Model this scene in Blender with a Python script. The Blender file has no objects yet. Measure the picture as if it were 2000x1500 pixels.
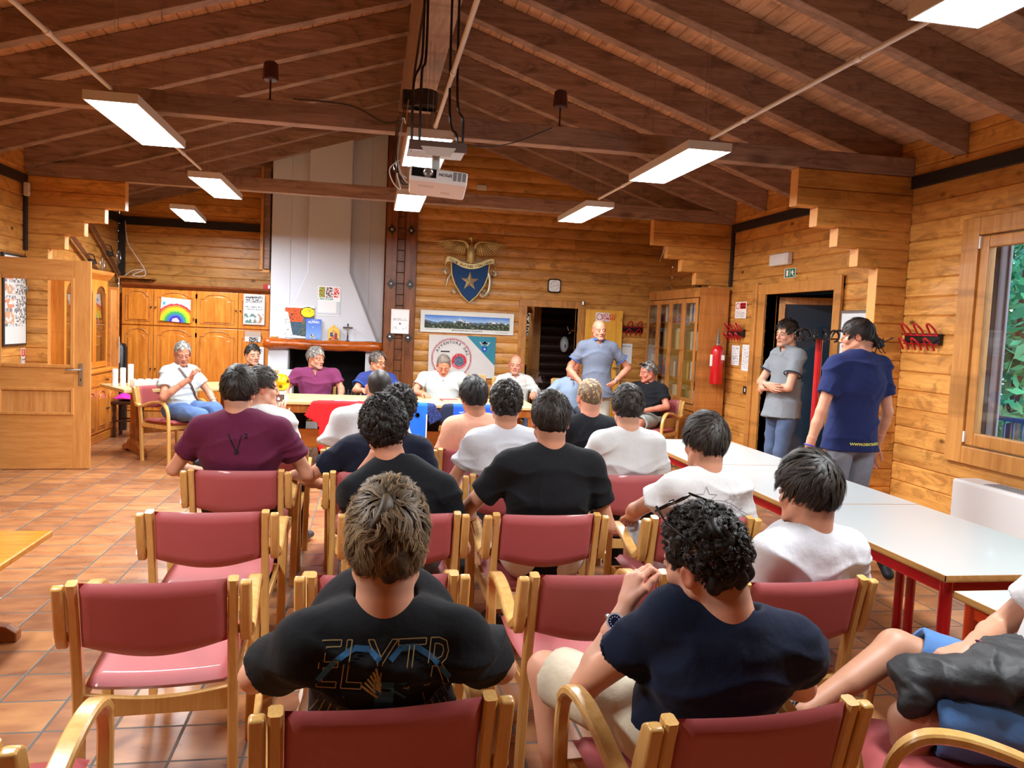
import bpy, bmesh, math, random
import numpy as np
from mathutils import Vector, Matrix, noise as mnoise
from mathutils.bvhtree import BVHTree
random.seed(7); RNG = np.random.default_rng(11)
PI = math.pi
scene = bpy.context.scene
COL = scene.collection

# ------------------------------------------------------------------ camera, exposure, world, lights
CAM_H, FOCAL = 1.60, 1542.0                      # metres, focal length in pixels of the 2000 px wide frame
cam_data = bpy.data.cameras.new('camera')
cam_data.sensor_width = 36.0
cam_data.lens = FOCAL / 2000 * 36.0
cam_data.clip_start = 0.05; cam_data.clip_end = 200
camera = bpy.data.objects.new('camera', cam_data); COL.objects.link(camera)
vy = Vector((725.1 - 1000, 628.2 - 750, FOCAL)).normalized()      # room's long axis seen from the camera
down = vy.cross(Vector((1, .044, 0))).normalized()
if down.y < 0: down = -down
vx = down.cross(vy)
if vx.x < 0: vx = -vx
cr = Vector((vx.x, vy.x, -down.x)); cd = Vector((vx.y, vy.y, -down.y)); cf = Vector((vx.z, vy.z, -down.z))
camera.matrix_world = Matrix(((cr.x, -cd.x, -cf.x, 0), (cr.y, -cd.y, -cf.y, 0), (cr.z, -cd.z, -cf.z, CAM_H), (0, 0, 0, 1)))
scene.camera = camera
scene.view_settings.view_transform = 'Standard'
scene.view_settings.look = 'None'
scene.view_settings.gamma = 1
scene.view_settings.use_curve_mapping = False
scene.view_settings.exposure = 0.5
world = bpy.data.worlds.new('world'); scene.world = world; world.use_nodes = True
wn = world.node_tree; bgn = wn.nodes['Background']
skyn = wn.nodes.new('ShaderNodeTexSky'); skyn.sky_type = 'NISHITA'; skyn.sun_disc = False
skyn.sun_elevation = math.radians(28); skyn.sun_rotation = math.radians(200)
wn.links.new(skyn.outputs[0], bgn.inputs[0]); bgn.inputs[1].default_value = 0.6
try:
    scene.cycles.max_bounces = 9; scene.cycles.diffuse_bounces = 7; scene.cycles.glossy_bounces = 3
    scene.cycles.transmission_bounces = 4; scene.cycles.transparent_max_bounces = 8
    scene.cycles.caustics_reflective = False; scene.cycles.caustics_refractive = False
    scene.cycles.sample_clamp_indirect = 10
    scene.cycles.use_adaptive_sampling = True; scene.cycles.adaptive_threshold = 0.02
except Exception: pass

LED_W = 64.0             # watts of each LED panel's light
LED_COL = (0.93, 0.97, 1.0)
# LED panels: centre x, centre y, width (x), length (y), rotation
PANELS = [('white LED panel hanging at the left, nearest of the left row', -1.52, 5.60, .30, 1.2, 0),
          ('white LED panel in the left row just before the second cross beam', -1.49, 8.06, .28, 1.2, 0),
          ('small white LED panel hanging above the cabinets at the far left', -2.25, 10.42, .27, 1.25, 5),
          ('white LED panel glowing right behind the projector', .34, 5.72, .30, 1.0, 0),
          ('white LED panel hanging in front of the twin posts', .34, 8.12, .28, 1.1, 0),
          ('white LED panel in the right row in front of the first cross beam', 2.12, 5.50, .30, 1.2, 0),
          ('white LED panel furthest along the right row', 2.14, 8.06, .28, 1.2, 0),
          ('white LED panel cut off by the top right corner', 2.07, 2.12, .30, 1.2, 0),
          ('white LED panel of the left row above the front chairs, out of view', -1.52, 2.12, .30, 1.2, 0)]
PANEL_Z = 2.80

# ------------------------------------------------------------------ helpers
def lin(c):
    if isinstance(c, str):
        c = c.lstrip('#'); c = tuple(int(c[i:i+2], 16) / 255 for i in (0, 2, 4))
    return tuple(x / 12.92 if x <= .04045 else ((x + .055) / 1.055) ** 2.4 for x in c[:3])

class MB:
    """collects shapes, builds ONE mesh object"""
    def __init__(s, M=None): s.v = []; s.f = []; s.c = []; s.M = M or Matrix.Identity(4); s.col = None
    def add(s, vs, fs, col=None):
        n = len(s.v); s.v += [tuple(s.M @ Vector(p)) for p in vs]; s.f += [tuple(i + n for i in f) for f in fs]
        s.c += [col or s.col or (1, 1, 1)] * len(fs); return s
    def box(s, x0, y0, z0, x1, y1, z1, col=None):
        return s.add([(x0,y0,z0),(x1,y0,z0),(x1,y1,z0),(x0,y1,z0),(x0,y0,z1),(x1,y0,z1),(x1,y1,z1),(x0,y1,z1)],
                     [(0,3,2,1),(4,5,6,7),(0,1,5,4),(1,2,6,5),(2,3,7,6),(3,0,4,7)], col)
    def bar(s, a, b, w, h, up=(0,0,1), col=None):
        """box beam from a to b, w across, h along 'up'"""
        a = Vector(a); b = Vector(b); d = (b - a).normalized(); u = Vector(up); r = d.cross(u).normalized(); u = r.cross(d)
        vs = [p + r * sx * w / 2 + u * sz * h / 2 for p in (a, b) for sx, sz in ((-1,-1),(1,-1),(1,1),(-1,1))]
        return s.add(vs, [(0,1,2,3),(7,6,5,4),(0,4,5,1),(1,5,6,2),(2,6,7,3),(3,7,4,0)], col)
    def cyl(s, a, b, r0, r1=None, n=12, caps=True, col=None):
        return s.tube([a, b], [r0, r0 if r1 is None else r1], n, caps, col)
    def tube(s, pts, r, n=8, caps=True, col=None, closed=False, flat=None):
        pts = [Vector(p) for p in pts]; m = len(pts)
        if not isinstance(r, (list, tuple)): r = [r] * m
        vs = []; prev = None
        for i, p in enumerate(pts):
            if closed: t = (pts[(i+1) % m] - pts[i-1]).normalized()
            else: t = (pts[min(i+1, m-1)] - pts[max(i-1, 0)]).normalized()
            if prev is None:
                a = Vector((0,0,1)) if abs(t.z) < .9 else Vector((1,0,0)); u = t.cross(a).normalized()
            else:
                u = (prev - t * prev.dot(t)).normalized()
            prev = u; w = t.cross(u)
            for k in range(n):
                th = 2 * PI * k / n
                vs.append(p + (u * math.cos(th) + w * math.sin(th)) * r[i])
        fs = []
        for i in range(m if closed else m - 1):
            j = (i + 1) % m
            for k in range(n):
                k2 = (k + 1) % n; fs.append((i*n+k, i*n+k2, j*n+k2, j*n+k))
        if caps and not closed: fs += [tuple(range(n))[::-1], tuple((m-1)*n + k for k in range(n))]
        return s.add(vs, fs, col)
    def ribbon(s, pts, wdir, w, th, col=None):
        """bent laminated strip: wdir is the width axis, th the in-plane thickness (number or list)"""
        pts = [Vector(p) for p in pts]; wd = Vector(wdir).normalized(); m = len(pts); vs = []
        for i, p in enumerate(pts):
            t = (pts[min(i+1, m-1)] - pts[max(i-1, 0)]).normalized(); nn = t.cross(wd).normalized()
            h = th[i] if isinstance(th, (list, tuple)) else th; ww = w[i] if isinstance(w, (list, tuple)) else w
            e = min(.006, h * .3)
            for a, b in ((-ww/2+e,-h/2),(ww/2-e,-h/2),(ww/2,-h/2+e),(ww/2,h/2-e),(ww/2-e,h/2),(-ww/2+e,h/2),(-ww/2,h/2-e),(-ww/2,-h/2+e)):
                vs.append(p + wd * a + nn * b)
        fs = []
        for i in range(m-1):
            for k in range(8): fs.append((i*8+k, i*8+(k+1)%8, (i+1)*8+(k+1)%8, (i+1)*8+k))
        fs += [tuple(range(8))[::-1], tuple((m-1)*8+k for k in range(8))]
        return s.add(vs, fs, col)
    def lathe(s, prof, c=(0,0,0), n=20, col=None, axis='z'):
        vs = []; m = len(prof)
        for r, z in prof:
            for k in range(n):
                t = 2*PI*k/n; x, y = r*math.cos(t), r*math.sin(t)
                p = {'z': (x, y, z), 'y': (x, z, y), 'x': (z, x, y)}[axis]
                vs.append((c[0]+p[0], c[1]+p[1], c[2]+p[2]))
        fs = [(i*n+k, i*n+(k+1)%n, (i+1)*n+(k+1)%n, (i+1)*n+k) for i in range(m-1) for k in range(n)]
        if prof[0][0] > 1e-5: fs.append(tuple(range(n))[::-1])
        if prof[-1][0] > 1e-5: fs.append(tuple((m-1)*n+k for k in range(n)))
        return s.add(vs, fs, col)
    def prism(s, poly, d0, d1, plane='xz', col=None):
        """polygon in a plane, extruded along the third axis"""
        f = {'xz': lambda a, b, d: (a, d, b), 'yz': lambda a, b, d: (d, a, b), 'xy': lambda a, b, d: (a, b, d)}[plane]
        n = len(poly)
        vs = [f(a, b, d0) for a, b in poly] + [f(a, b, d1) for a, b in poly]
        return s.add(vs, [tuple(range(n)), tuple(range(2*n-1, n-1, -1))] + [(i, i+n, (i+1)%n+n, (i+1)%n) for i in range(n)], col)
    def ball(s, c, r, n=12, m=8, col=None):
        r = r if isinstance(r, (list, tuple)) else (r, r, r); vs = [(c[0], c[1], c[2]-r[2])]
        for i in range(1, m):
            ph = -PI/2 + PI*i/m
            for k in range(n):
                t = 2*PI*k/n; vs.append((c[0]+r[0]*math.cos(ph)*math.cos(t), c[1]+r[1]*math.cos(ph)*math.sin(t), c[2]+r[2]*math.sin(ph)))
        vs.append((c[0], c[1], c[2]+r[2])); L = len(vs)-1
        fs = [(0, 1+(k+1)%n, 1+k) for k in range(n)] + [(L, L-n+k, L-n+(k+1)%n) for k in range(n)]
        for i in range(m-2):
            for k in range(n): a = 1+i*n; fs.append((a+k, a+(k+1)%n, a+n+(k+1)%n, a+n+k))
        return s.add(vs, fs, col)
    def grid(s, fn, nu, nv, col=None):
        """surface fn(u, v) -> point, u, v in 0..1; col may be a function of u, v"""
        vs = [fn(i/nu, j/nv) for j in range(nv+1) for i in range(nu+1)]; n0 = len(s.v)
        s.v += [tuple(s.M @ Vector(p)) for p in vs]
        for j in range(nv):
            for i in range(nu):
                a = n0 + j*(nu+1)+i; s.f.append((a, a+1, a+nu+2, a+nu+1))
                s.c.append(col((i+.5)/nu, (j+.5)/nv) if callable(col) else (col or s.col or (1,1,1)))
        return s
    def build(s, name, mat=None, parent=None, smooth=False, bevel=0, seg=2, loc=None, rz=0, recalc=True):
        me = bpy.data.meshes.new(name); me.from_pydata(s.v, [], s.f)
        if any(c != (1, 1, 1) for c in s.c):
            at = me.color_attributes.new('Col', 'FLOAT_COLOR', 'CORNER'); buf = []
            for p, c in zip(me.polygons, s.c): buf += [c[0], c[1], c[2], 1.0] * p.loop_total
            at.data.foreach_set('color', buf)
        if recalc:
            bm = bmesh.new(); bm.from_mesh(me); bmesh.ops.recalc_face_normals(bm, faces=bm.faces); bm.to_mesh(me); bm.free()
        if mat: me.materials.append(mat)
        o = bpy.data.objects.new(name, me); COL.objects.link(o)
        if parent: o.parent = parent
        if loc: o.location = loc
        if rz: o.rotation_euler = (0, 0, rz)
        if smooth:
            me.shade_smooth()
            if smooth != 'all': me.set_sharp_from_angle(angle=math.radians(smooth if smooth is not True else 40))
        if bevel:
            b = o.modifiers.new('bevel', 'BEVEL'); b.width = bevel; b.segments = seg; b.limit_method = 'ANGLE'
        return o

def thing(name, label, cat, loc=(0,0,0), rz=0, group=None):
    o = bpy.data.objects.new(name, None); COL.objects.link(o); o.location = loc; o.rotation_euler = (0,0,rz)
    o.empty_display_size = .05; o['label'] = label; o['category'] = cat
    if group: o['group'] = group
    return o
def tag(o, label, cat, group=None, kind=None):
    o['label'] = label; o['category'] = cat
    if group: o['group'] = group
    if kind: o['kind'] = kind
    return o
def struct(o): o['kind'] = 'structure'; return o
def dup(root, loc, rz=0, label=None, group=None):
    def cp(o, par):
        c = o.copy(); COL.objects.link(c)
        if par: c.parent = par
        for ch in list(o.children): cp(ch, c)
        return c
    r = cp(root, None); r.location = loc; r.rotation_euler = (0, 0, rz)
    if label: r['label'] = label
    if group: r['group'] = group
    return r
def bez(pts, n=6):
    """Catmull-Rom through pts"""
    P = [Vector(p) for p in pts]; out = []
    for i in range(len(P)-1):
        a, b, c, d = P[max(i-1,0)], P[i], P[i+1], P[min(i+2,len(P)-1)]
        for k in range(n):
            t = k/n
            out.append(.5*((2*b) + (c-a)*t + (2*a-5*b+4*c-d)*t*t + (3*b-a-3*c+d)*t**3))
    return out + [P[-1]]

# ------------------------------------------------------------------ materials
def newmat(name):
    m = bpy.data.materials.new(name); m.use_nodes = True; nt = m.node_tree
    return m, nt, nt.nodes['Principled BSDF']
class N:
    """tiny node helper"""
    def __init__(s, nt): s.nt = nt
    def __call__(s, t, ins=None, **props):
        n = s.nt.nodes.new('ShaderNode' + t)
        for k, v in props.items(): setattr(n, k, v)
        for k, v in (ins or {}).items():
            if hasattr(v, 'node'): s.nt.links.new(v, n.inputs[k])
            else: n.inputs[k].default_value = v
        return n
    def math(s, op, a, b=None, c=None):
        n = s.nt.nodes.new('ShaderNodeMath'); n.operation = op
        for i, v in enumerate((a, b, c)):
            if v is None: continue
            if hasattr(v, 'node'): s.nt.links.new(v, n.inputs[i])
            else: n.inputs[i].default_value = v
        return n.outputs[0]
    def mix(s, f, a, b, bt='MIX'):
        n = s.nt.nodes.new('ShaderNodeMix'); n.data_type = 'RGBA'; n.blend_type = bt
        for i, v in ((0, f), (6, a), (7, b)):
            if hasattr(v, 'node'): s.nt.links.new(v, n.inputs[i])
            else: n.inputs[i].default_value = v if i == 0 or len(v) == 4 else (*v, 1)
        return n.outputs[2]
    def link(s, a, b): s.nt.links.new(a, b)
def plain(name, col, rough=.5, metal=0, bump=0, bscale=300, coat=0, spec=.5, var=0, vscale=20, sheen=0):
    m, nt, p = newmat(name); n = N(nt); c = lin(col)
    p.inputs['Base Color'].default_value = (*c, 1); p.inputs['Roughness'].default_value = rough; p.inputs['Metallic'].default_value = metal
    p.inputs['Coat Weight'].default_value = coat; p.inputs['Specular IOR Level'].default_value = spec
    if sheen: p.inputs['Sheen Weight'].default_value = sheen
    tc = n('TexCoord')
    if var:
        nz = n('TexNoise', {'Vector': tc.outputs['Object'], 'Scale': vscale, 'Detail': 3.0})
        n.link(n.mix(nz.outputs['Fac'], tuple(x*(1-var) for x in c), tuple(min(1, x*(1+var)) for x in c)), p.inputs['Base Color'])
    if bump:
        nz = n('TexNoise', {'Vector': tc.outputs['Object'], 'Scale': bscale, 'Detail': 2.0})
        b = n('Bump', {'Height': nz.outputs['Fac'], 'Strength': bump, 'Distance': .004}); n.link(b.outputs[0], p.inputs['Normal'])
    return m
def vcol(name, rough=.6, coat=0, bump=0, bscale=200, spec=.4, metal=0, sheen=0):
    m, nt, p = newmat(name); n = N(nt)
    a = n('VertexColor', layer_name='Col'); n.link(a.outputs[0], p.inputs['Base Color'])
    p.inputs['Roughness'].default_value = rough; p.inputs['Coat Weight'].default_value = coat; p.inputs['Specular IOR Level'].default_value = spec
    p.inputs['Metallic'].default_value = metal
    if sheen: p.inputs['Sheen Weight'].default_value = sheen
    if bump:
        tc = n('TexCoord'); nz = n('TexNoise', {'Vector': tc.outputs['Object'], 'Scale': bscale, 'Detail': 2.0})
        b = n('Bump', {'Height': nz.outputs['Fac'], 'Strength': bump, 'Distance': .004}); n.link(b.outputs[0], p.inputs['Normal'])
    return m
def wood(name, c1, c2, knot='#5a2c10', axis=0, world_space=False, rough=.4, coat=.0, knots=.5, kscale=3.2, board=None, tone=.25, gscale=1.0, bump=.15, drop=None, fig=.6):
    """solid wood: grain runs along 'axis'. board = (axis, pitch, other axis, length): per-board tone"""
    m, nt, p = newmat(name); n = N(nt); A, B = lin(c1), lin(c2)
    if world_space: src = n('NewGeometry').outputs['Position']
    else: src = n('TexCoord').outputs['Object']
    sep = n('SeparateXYZ', {0: src}); ax = [sep.outputs[i] for i in range(3)]
    off = 0.0; rnd = None
    if board:
        bi = n.math('FLOOR', n.math('DIVIDE', n.math('ADD', ax[board[0]], board[4] if len(board) > 4 else 0.0), board[1]))
        if board[2] is None: key2 = 0.0
        else:
            wn0 = n('TexWhiteNoise', {'W': bi}, noise_dimensions='1D')
            key2 = n.math('FLOOR', n.math('DIVIDE', n.math('ADD', ax[board[2]], n.math('MULTIPLY', wn0.outputs[0], 9.0)), board[3]))
        cv = n('CombineXYZ', {0: bi, 1: key2}); wn1 = n('TexWhiteNoise', {'Vector': cv.outputs[0]}, noise_dimensions='3D'); rnd = wn1.outputs[0]
    st = [1.0, 1.0, 1.0]; st[axis] = .09
    sv = n('VectorMath', {0: src, 1: tuple(x*gscale for x in st)}, operation='MULTIPLY').outputs[0]
    if rnd:
        cm = n('CombineXYZ', {0: n.math('MULTIPLY', rnd, 17.0), 1: n.math('MULTIPLY', rnd, 9.0), 2: n.math('MULTIPLY', rnd, 5.0)})
        sv = n('VectorMath', {0: sv, 1: cm.outputs[0]}, operation='ADD').outputs[0]
    g1 = n('TexNoise', {'Vector': sv, 'Scale': 22.0, 'Detail': 3.0, 'Distortion': .6})
    g2 = n('TexNoise', {'Vector': sv, 'Scale': 90.0, 'Detail': 1.0})
    g = n.math('ADD', n.math('MULTIPLY', g1.outputs[0], .7), n.math('MULTIPLY', g2.outputs[0], .3))
    rr = n('ValToRGB', {0: g}); rr.color_ramp.elements[0].position = .32; rr.color_ramp.elements[1].position = .68
    rr.color_ramp.elements[0].color = (*B, 1); rr.color_ramp.elements[1].color = (*A, 1)
    c = rr.outputs[0]
    if rnd:
        t = n.math('ADD', n.math('MULTIPLY', rnd, tone), 1 - tone * .5)
        cc = n('CombineColor', {0: t, 1: t, 2: t}); c = n.mix(1.0, c, cc.outputs[0], 'MULTIPLY')
    if knots:
        ks = [1.0, 1.0, 1.0]; ks[axis] = .55
        dr_ = drop if drop is not None else (0 if axis == 1 else 1); ks[dr_] = 0
        fs_ = [1.0, 1.0, 1.0]; fs_[axis] = .45; fs_[dr_] = 0
        fv = n('VectorMath', {0: src, 1: tuple(fs_)}, operation='MULTIPLY').outputs[0]
        if rnd: fv = n('VectorMath', {0: fv, 1: cm.outputs[0]}, operation='ADD').outputs[0]
        fn_ = n('TexNoise', {'Vector': fv, 'Scale': 5.5, 'Detail': 3.0, 'Distortion': 1.6, 'Roughness': .65})
        fr = n('ValToRGB', {0: fn_.outputs[0]}); fr.color_ramp.elements[0].position = .50; fr.color_ramp.elements[1].position = .66; fr.color_ramp.elements[0].color = (0,0,0,1); fr.color_ramp.elements[1].color = (1,1,1,1)
        c = n.mix(n.math('MULTIPLY', fr.outputs[0], fig), c, tuple(x*.55 for x in B))
        kv = n('VectorMath', {0: src, 1: tuple(ks)}, operation='MULTIPLY').outputs[0]
        vo = n('TexVoronoi', {'Vector': kv, 'Scale': kscale}, feature='F1')
        kr = n('ValToRGB', {0: vo.outputs['Distance']}); kr.color_ramp.elements[0].position = .035; kr.color_ramp.elements[1].position = .10
        kr.color_ramp.elements[0].color = (1,1,1,1); kr.color_ramp.elements[1].color = (0,0,0,1)
        c = n.mix(n.math('MULTIPLY', kr.outputs[0], knots), c, lin(knot))
    n.link(c, p.inputs['Base Color'])
    p.inputs['Roughness'].default_value = rough; p.inputs['Coat Weight'].default_value = coat; p.inputs['Coat Roughness'].default_value = .25
    p.inputs['Specular IOR Level'].default_value = .4
    if bump:
        b = n('Bump', {'Height': g, 'Strength': bump, 'Distance': .003}); n.link(b.outputs[0], p.inputs['Normal'])
    return m
def glassy(name, tint=(1,1,1), refl=.12):
    m, nt, p = newmat(name); n = N(nt); nt.nodes.remove(p)
    tr = n('BsdfTransparent', {0: (*tint, 1)}); gl = n('BsdfGlossy', {0: (1,1,1,1), 'Roughness': .02})
    lw = n('LayerWeight', {'Blend': refl}); mx = n('MixShader', {0: n.math('ADD', n.math('MULTIPLY', lw.outputs['Fresnel'], .55), .02), 1: tr.outputs[0], 2: gl.outputs[0]})
    n.link(mx.outputs[0], nt.nodes['Material Output'].inputs[0]); return m
def emit(name, col, s):
    m, nt, p = newmat(name); p.inputs['Base Color'].default_value = (0,0,0,1); p.inputs['Emission Color'].default_value = (*lin(col), 1); p.inputs['Emission Strength'].default_value = s
    return m
CRS = .1535                                         # height of one log course
M = {}
M['wall_x'] = wood('wall_logs_along_x', '#dca254', '#b87836', axis=0, world_space=True, board=(2, CRS, 0, 3.1), tone=.32, rough=.38, knots=.9, kscale=3.6, knot='#4a2008')
M['wall_y'] = wood('wall_logs_along_y', '#dca254', '#b87836', axis=1, world_space=True, board=(2, CRS, 1, 3.1), tone=.32, rough=.38, knots=.9, kscale=3.6, knot='#4a2008')
M['log_end'] = plain('pale_cut_log_end', '#e2a45c', .5, var=.12, vscale=30)
M['beam_y'] = wood('dark_beam_along_y', '#b89c8a', '#8c7262', axis=1, world_space=True, rough=.5, knots=.5, kscale=1.4, knot='#3a1c14')
M['beam_x'] = wood('dark_beam_along_x', '#ac8e7c', '#806455', axis=0, world_space=True, rough=.5, knots=.55, kscale=1.3, knot='#33170f')
M['post'] = wood('dark_post_wood', '#8c5026', '#5c2f14', axis=2, world_space=True, rough=.35, knots=.6, kscale=1.6)
M['deck'] = wood('roof_boards', '#dcb490', '#ba9070', axis=1, world_space=True, board=(0, .108, None, 0), tone=.25, rough=.5, knots=.6, kscale=2.2, knot='#4a2412')
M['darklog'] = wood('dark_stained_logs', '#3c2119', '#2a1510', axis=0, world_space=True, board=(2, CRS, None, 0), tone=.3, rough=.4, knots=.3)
M['black'] = plain('matt_black_metal', '#1d1c1e', .45)
M['gblack'] = plain('gloss_black_plastic', '#141416', .2)
M['white'] = plain('white_plastic', '#e9e8e6', .4)
M['offwhite'] = plain('pale_plastic', '#d6d3cc', .45)
M['plaster'] = plain('white_plaster', '#cfd4dd', .85, bump=.6, bscale=60)
M['door_wood'] = wood('door_veneer', '#c98f50', '#b2763a', axis=2, rough=.35, knots=0, gscale=1.5, bump=.05)
M['door_wood_x'] = wood('door_veneer_across', '#c98f50', '#b2763a', axis=0, rough=.35, knots=0, gscale=1.5, bump=.05)
M['panel_wood'] = wood('door_panel_figure', '#d19a5a', '#b0713a', axis=2, rough=.35, knots=0, gscale=.7, bump=.05)
M['pine'] = wood('varnished_pine', '#dc9038', '#b8661e', axis=2, rough=.28, coat=.3, knots=.9, kscale=4.0, knot='#5a2206', gscale=.8, fig=.2)
M['pine_x'] = wood('varnished_pine_across', '#dc9038', '#b8661e', axis=0, rough=.28, coat=.3, knots=.8, kscale=4.0, knot='#5a2206', gscale=.8, fig=.2)
M['pine_red'] = wood('reddish_pine', '#cb8644', '#aa6a30', axis=2, rough=.4, knots=.9, kscale=2.4, knot='#4a1c0a', gscale=.8)
M['cornice'] = wood('dark_cornice', '#8a4a20', '#6b3415', axis=0, rough=.4, knots=.3)
M['trim'] = wood('door_trim_wood', '#d0934c', '#b07438', axis=2, world_space=True, rough=.38, knots=.4, kscale=2)
M['beech'] = wood('lacquered_beech', '#dcae6a', '#c89850', axis=2, rough=.25, coat=.4, knots=0, gscale=1.4, bump=.03)
M['trestle'] = wood('trestle_oak', '#b06a2c', '#864818', axis=2, rough=.35, knots=.3)
M['tabletop'] = wood('pale_table_top', '#d8c090', '#ccb07a', axis=0, rough=.3, coat=.2, knots=0, bump=.02)
M['tableY'] = wood('yellow_pine_table', '#e39a2e', '#c0741a', axis=1, rough=.25, coat=.4, knots=.8, kscale=2)
M['white_top'] = plain('white_laminate', '#b2b5b4', .28, coat=.2)
M['edge'] = wood('table_edge_band', '#c89656', '#a97638', axis=1, rough=.4, knots=0)
M['red_metal'] = plain('red_painted_tube', '#b4121c', .25, coat=.4)
M['orange_metal'] = plain('orange_painted_tube', '#c9401a', .25, coat=.4)
M['maroon_rail'] = plain('maroon_apron', '#7c1822', .35)
M['vinyl'] = plain('rose_red_vinyl', '#ad5456', .42, bump=.25, bscale=900, coat=.15, spec=.5)
M['steel'] = plain('brushed_steel', '#b8b8b8', .3, metal=1)
M['chrome'] = plain('chrome', '#d8d8d8', .12, metal=1)
M['bronze'] = plain('aged_brass', '#d2bd84', .34, metal=.55, var=.3, vscale=90, bump=.8, bscale=120)
M['iron'] = plain('dark_iron', '#3a3634', .45, metal=.6)
M['glass'] = glassy('window_glass')
M['dglass'] = glassy('cabinet_glass', (.9,.92,.9))
M['paper'] = vcol('printed_paper', .6); M['gloss_print'] = vcol('glossy_print', .25, coat=.3); M['cloth_print'] = vcol('printed_cloth', .8)
M['red_hook'] = plain('red_coat_hook', '#b01422', .25, coat=.3)
M['soot'] = plain('sooty_hearth', '#141212', .9)
M['led'] = emit('led_diffuser', '#ffffff', 9)
M['leaf'] = vcol('leaves', .5, spec=.3)
def floor_mat():
    m, nt, p = newmat('terracotta_tiles'); n = N(nt); pos = n('NewGeometry').outputs['Position']; sep = n('SeparateXYZ', {0: pos})
    T = .2555; ux = n.math('DIVIDE', n.math('ADD', sep.outputs[0], 1.944 + 40*T), T); uy = n.math('DIVIDE', n.math('ADD', sep.outputs[1], -6.46 + 60*T), T)
    fx = n.math('FRACT', ux); fy = n.math('FRACT', uy)
    ex = n.math('ABSOLUTE', n.math('SUBTRACT', fx, .5)); ey = n.math('ABSOLUTE', n.math('SUBTRACT', fy, .5)); e = n.math('MAXIMUM', ex, ey)
    gr = n('MapRange', {0: e, 1: .474, 2: .486}); grout = gr.outputs[0]
    cid = n('CombineXYZ', {0: n.math('FLOOR', ux), 1: n.math('FLOOR', uy)}); wn_ = n('TexWhiteNoise', {'Vector': cid.outputs[0]}, noise_dimensions='3D')
    sv = n('VectorMath', {0: pos, 1: (1.0, 2.2, 1.0)}, operation='MULTIPLY'); sv2 = n('VectorMath', {0: sv.outputs[0], 1: wn_.outputs['Color']}, operation='ADD')
    nz = n('TexNoise', {'Vector': sv2.outputs[0], 'Scale': 5.0, 'Detail': 4.0})
    f = n.math('ADD', n.math('MULTIPLY', nz.outputs[0], 1.1), n.math('MULTIPLY', n.math('SUBTRACT', wn_.outputs[0], .5), .45))
    rp = n('ValToRGB', {0: f}); el = rp.color_ramp.elements; el[0].position = .3; el[1].position = .85
    el[0].color = (*lin('#87583c'), 1); el[1].color = (*lin('#b98150'), 1); x = el.new(.55); x.color = (*lin('#a26c46'), 1)
    c = n.mix(grout, rp.outputs[0], lin('#565550')); n.link(c, p.inputs['Base Color'])
    n.link(n.math('ADD', n.math('MULTIPLY', grout, .4), n.math('ADD', n.math('MULTIPLY', nz.outputs[0], .15), .22)), p.inputs['Roughness'])
    b = n('Bump', {'Height': n.math('SUBTRACT', n.math('MULTIPLY', nz.outputs[0], .15), grout), 'Strength': .5, 'Distance': .004}); n.link(b.outputs[0], p.inputs['Normal'])
    p.inputs['Specular IOR Level'].default_value = .5
    return m
M['floor'] = floor_mat()

def text_mesh(s, size=1.0, bold=0, align='CENTER', res=2):
    cu = bpy.data.curves.new('t', 'FONT'); cu.body = s; cu.size = size; cu.align_x = align; cu.align_y = 'CENTER'; cu.offset = bold; cu.resolution_u = res
    ob = bpy.data.objects.new('t', cu); me = bpy.data.meshes.new_from_object(ob)
    vs = [tuple(v.co) for v in me.vertices]; fs = [tuple(p.vertices) for p in me.polygons]
    bpy.data.objects.remove(ob); bpy.data.meshes.remove(me); bpy.data.curves.remove(cu); return vs, fs
def text_on(mb, s, c, u, v, size, col, bold=0, arc=None, off=.0012):
    """add flat lettering to mb at c, u reading direction, v up"""
    vs, fs = text_mesh(s, size, bold); u = Vector(u).normalized(); v = Vector(v).normalized(); nn = u.cross(v); c = Vector(c)
    if arc:                                            # bend on a circle of radius arc
        vs = [((arc + y) * math.sin(x / arc), (arc + y) * math.cos(x / arc) - arc, 0) for x, y, _ in vs]
    mb.add([c + u*x + v*y + nn*off for x, y, _ in vs], fs, lin(col) if isinstance(col, str) else col)
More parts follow.
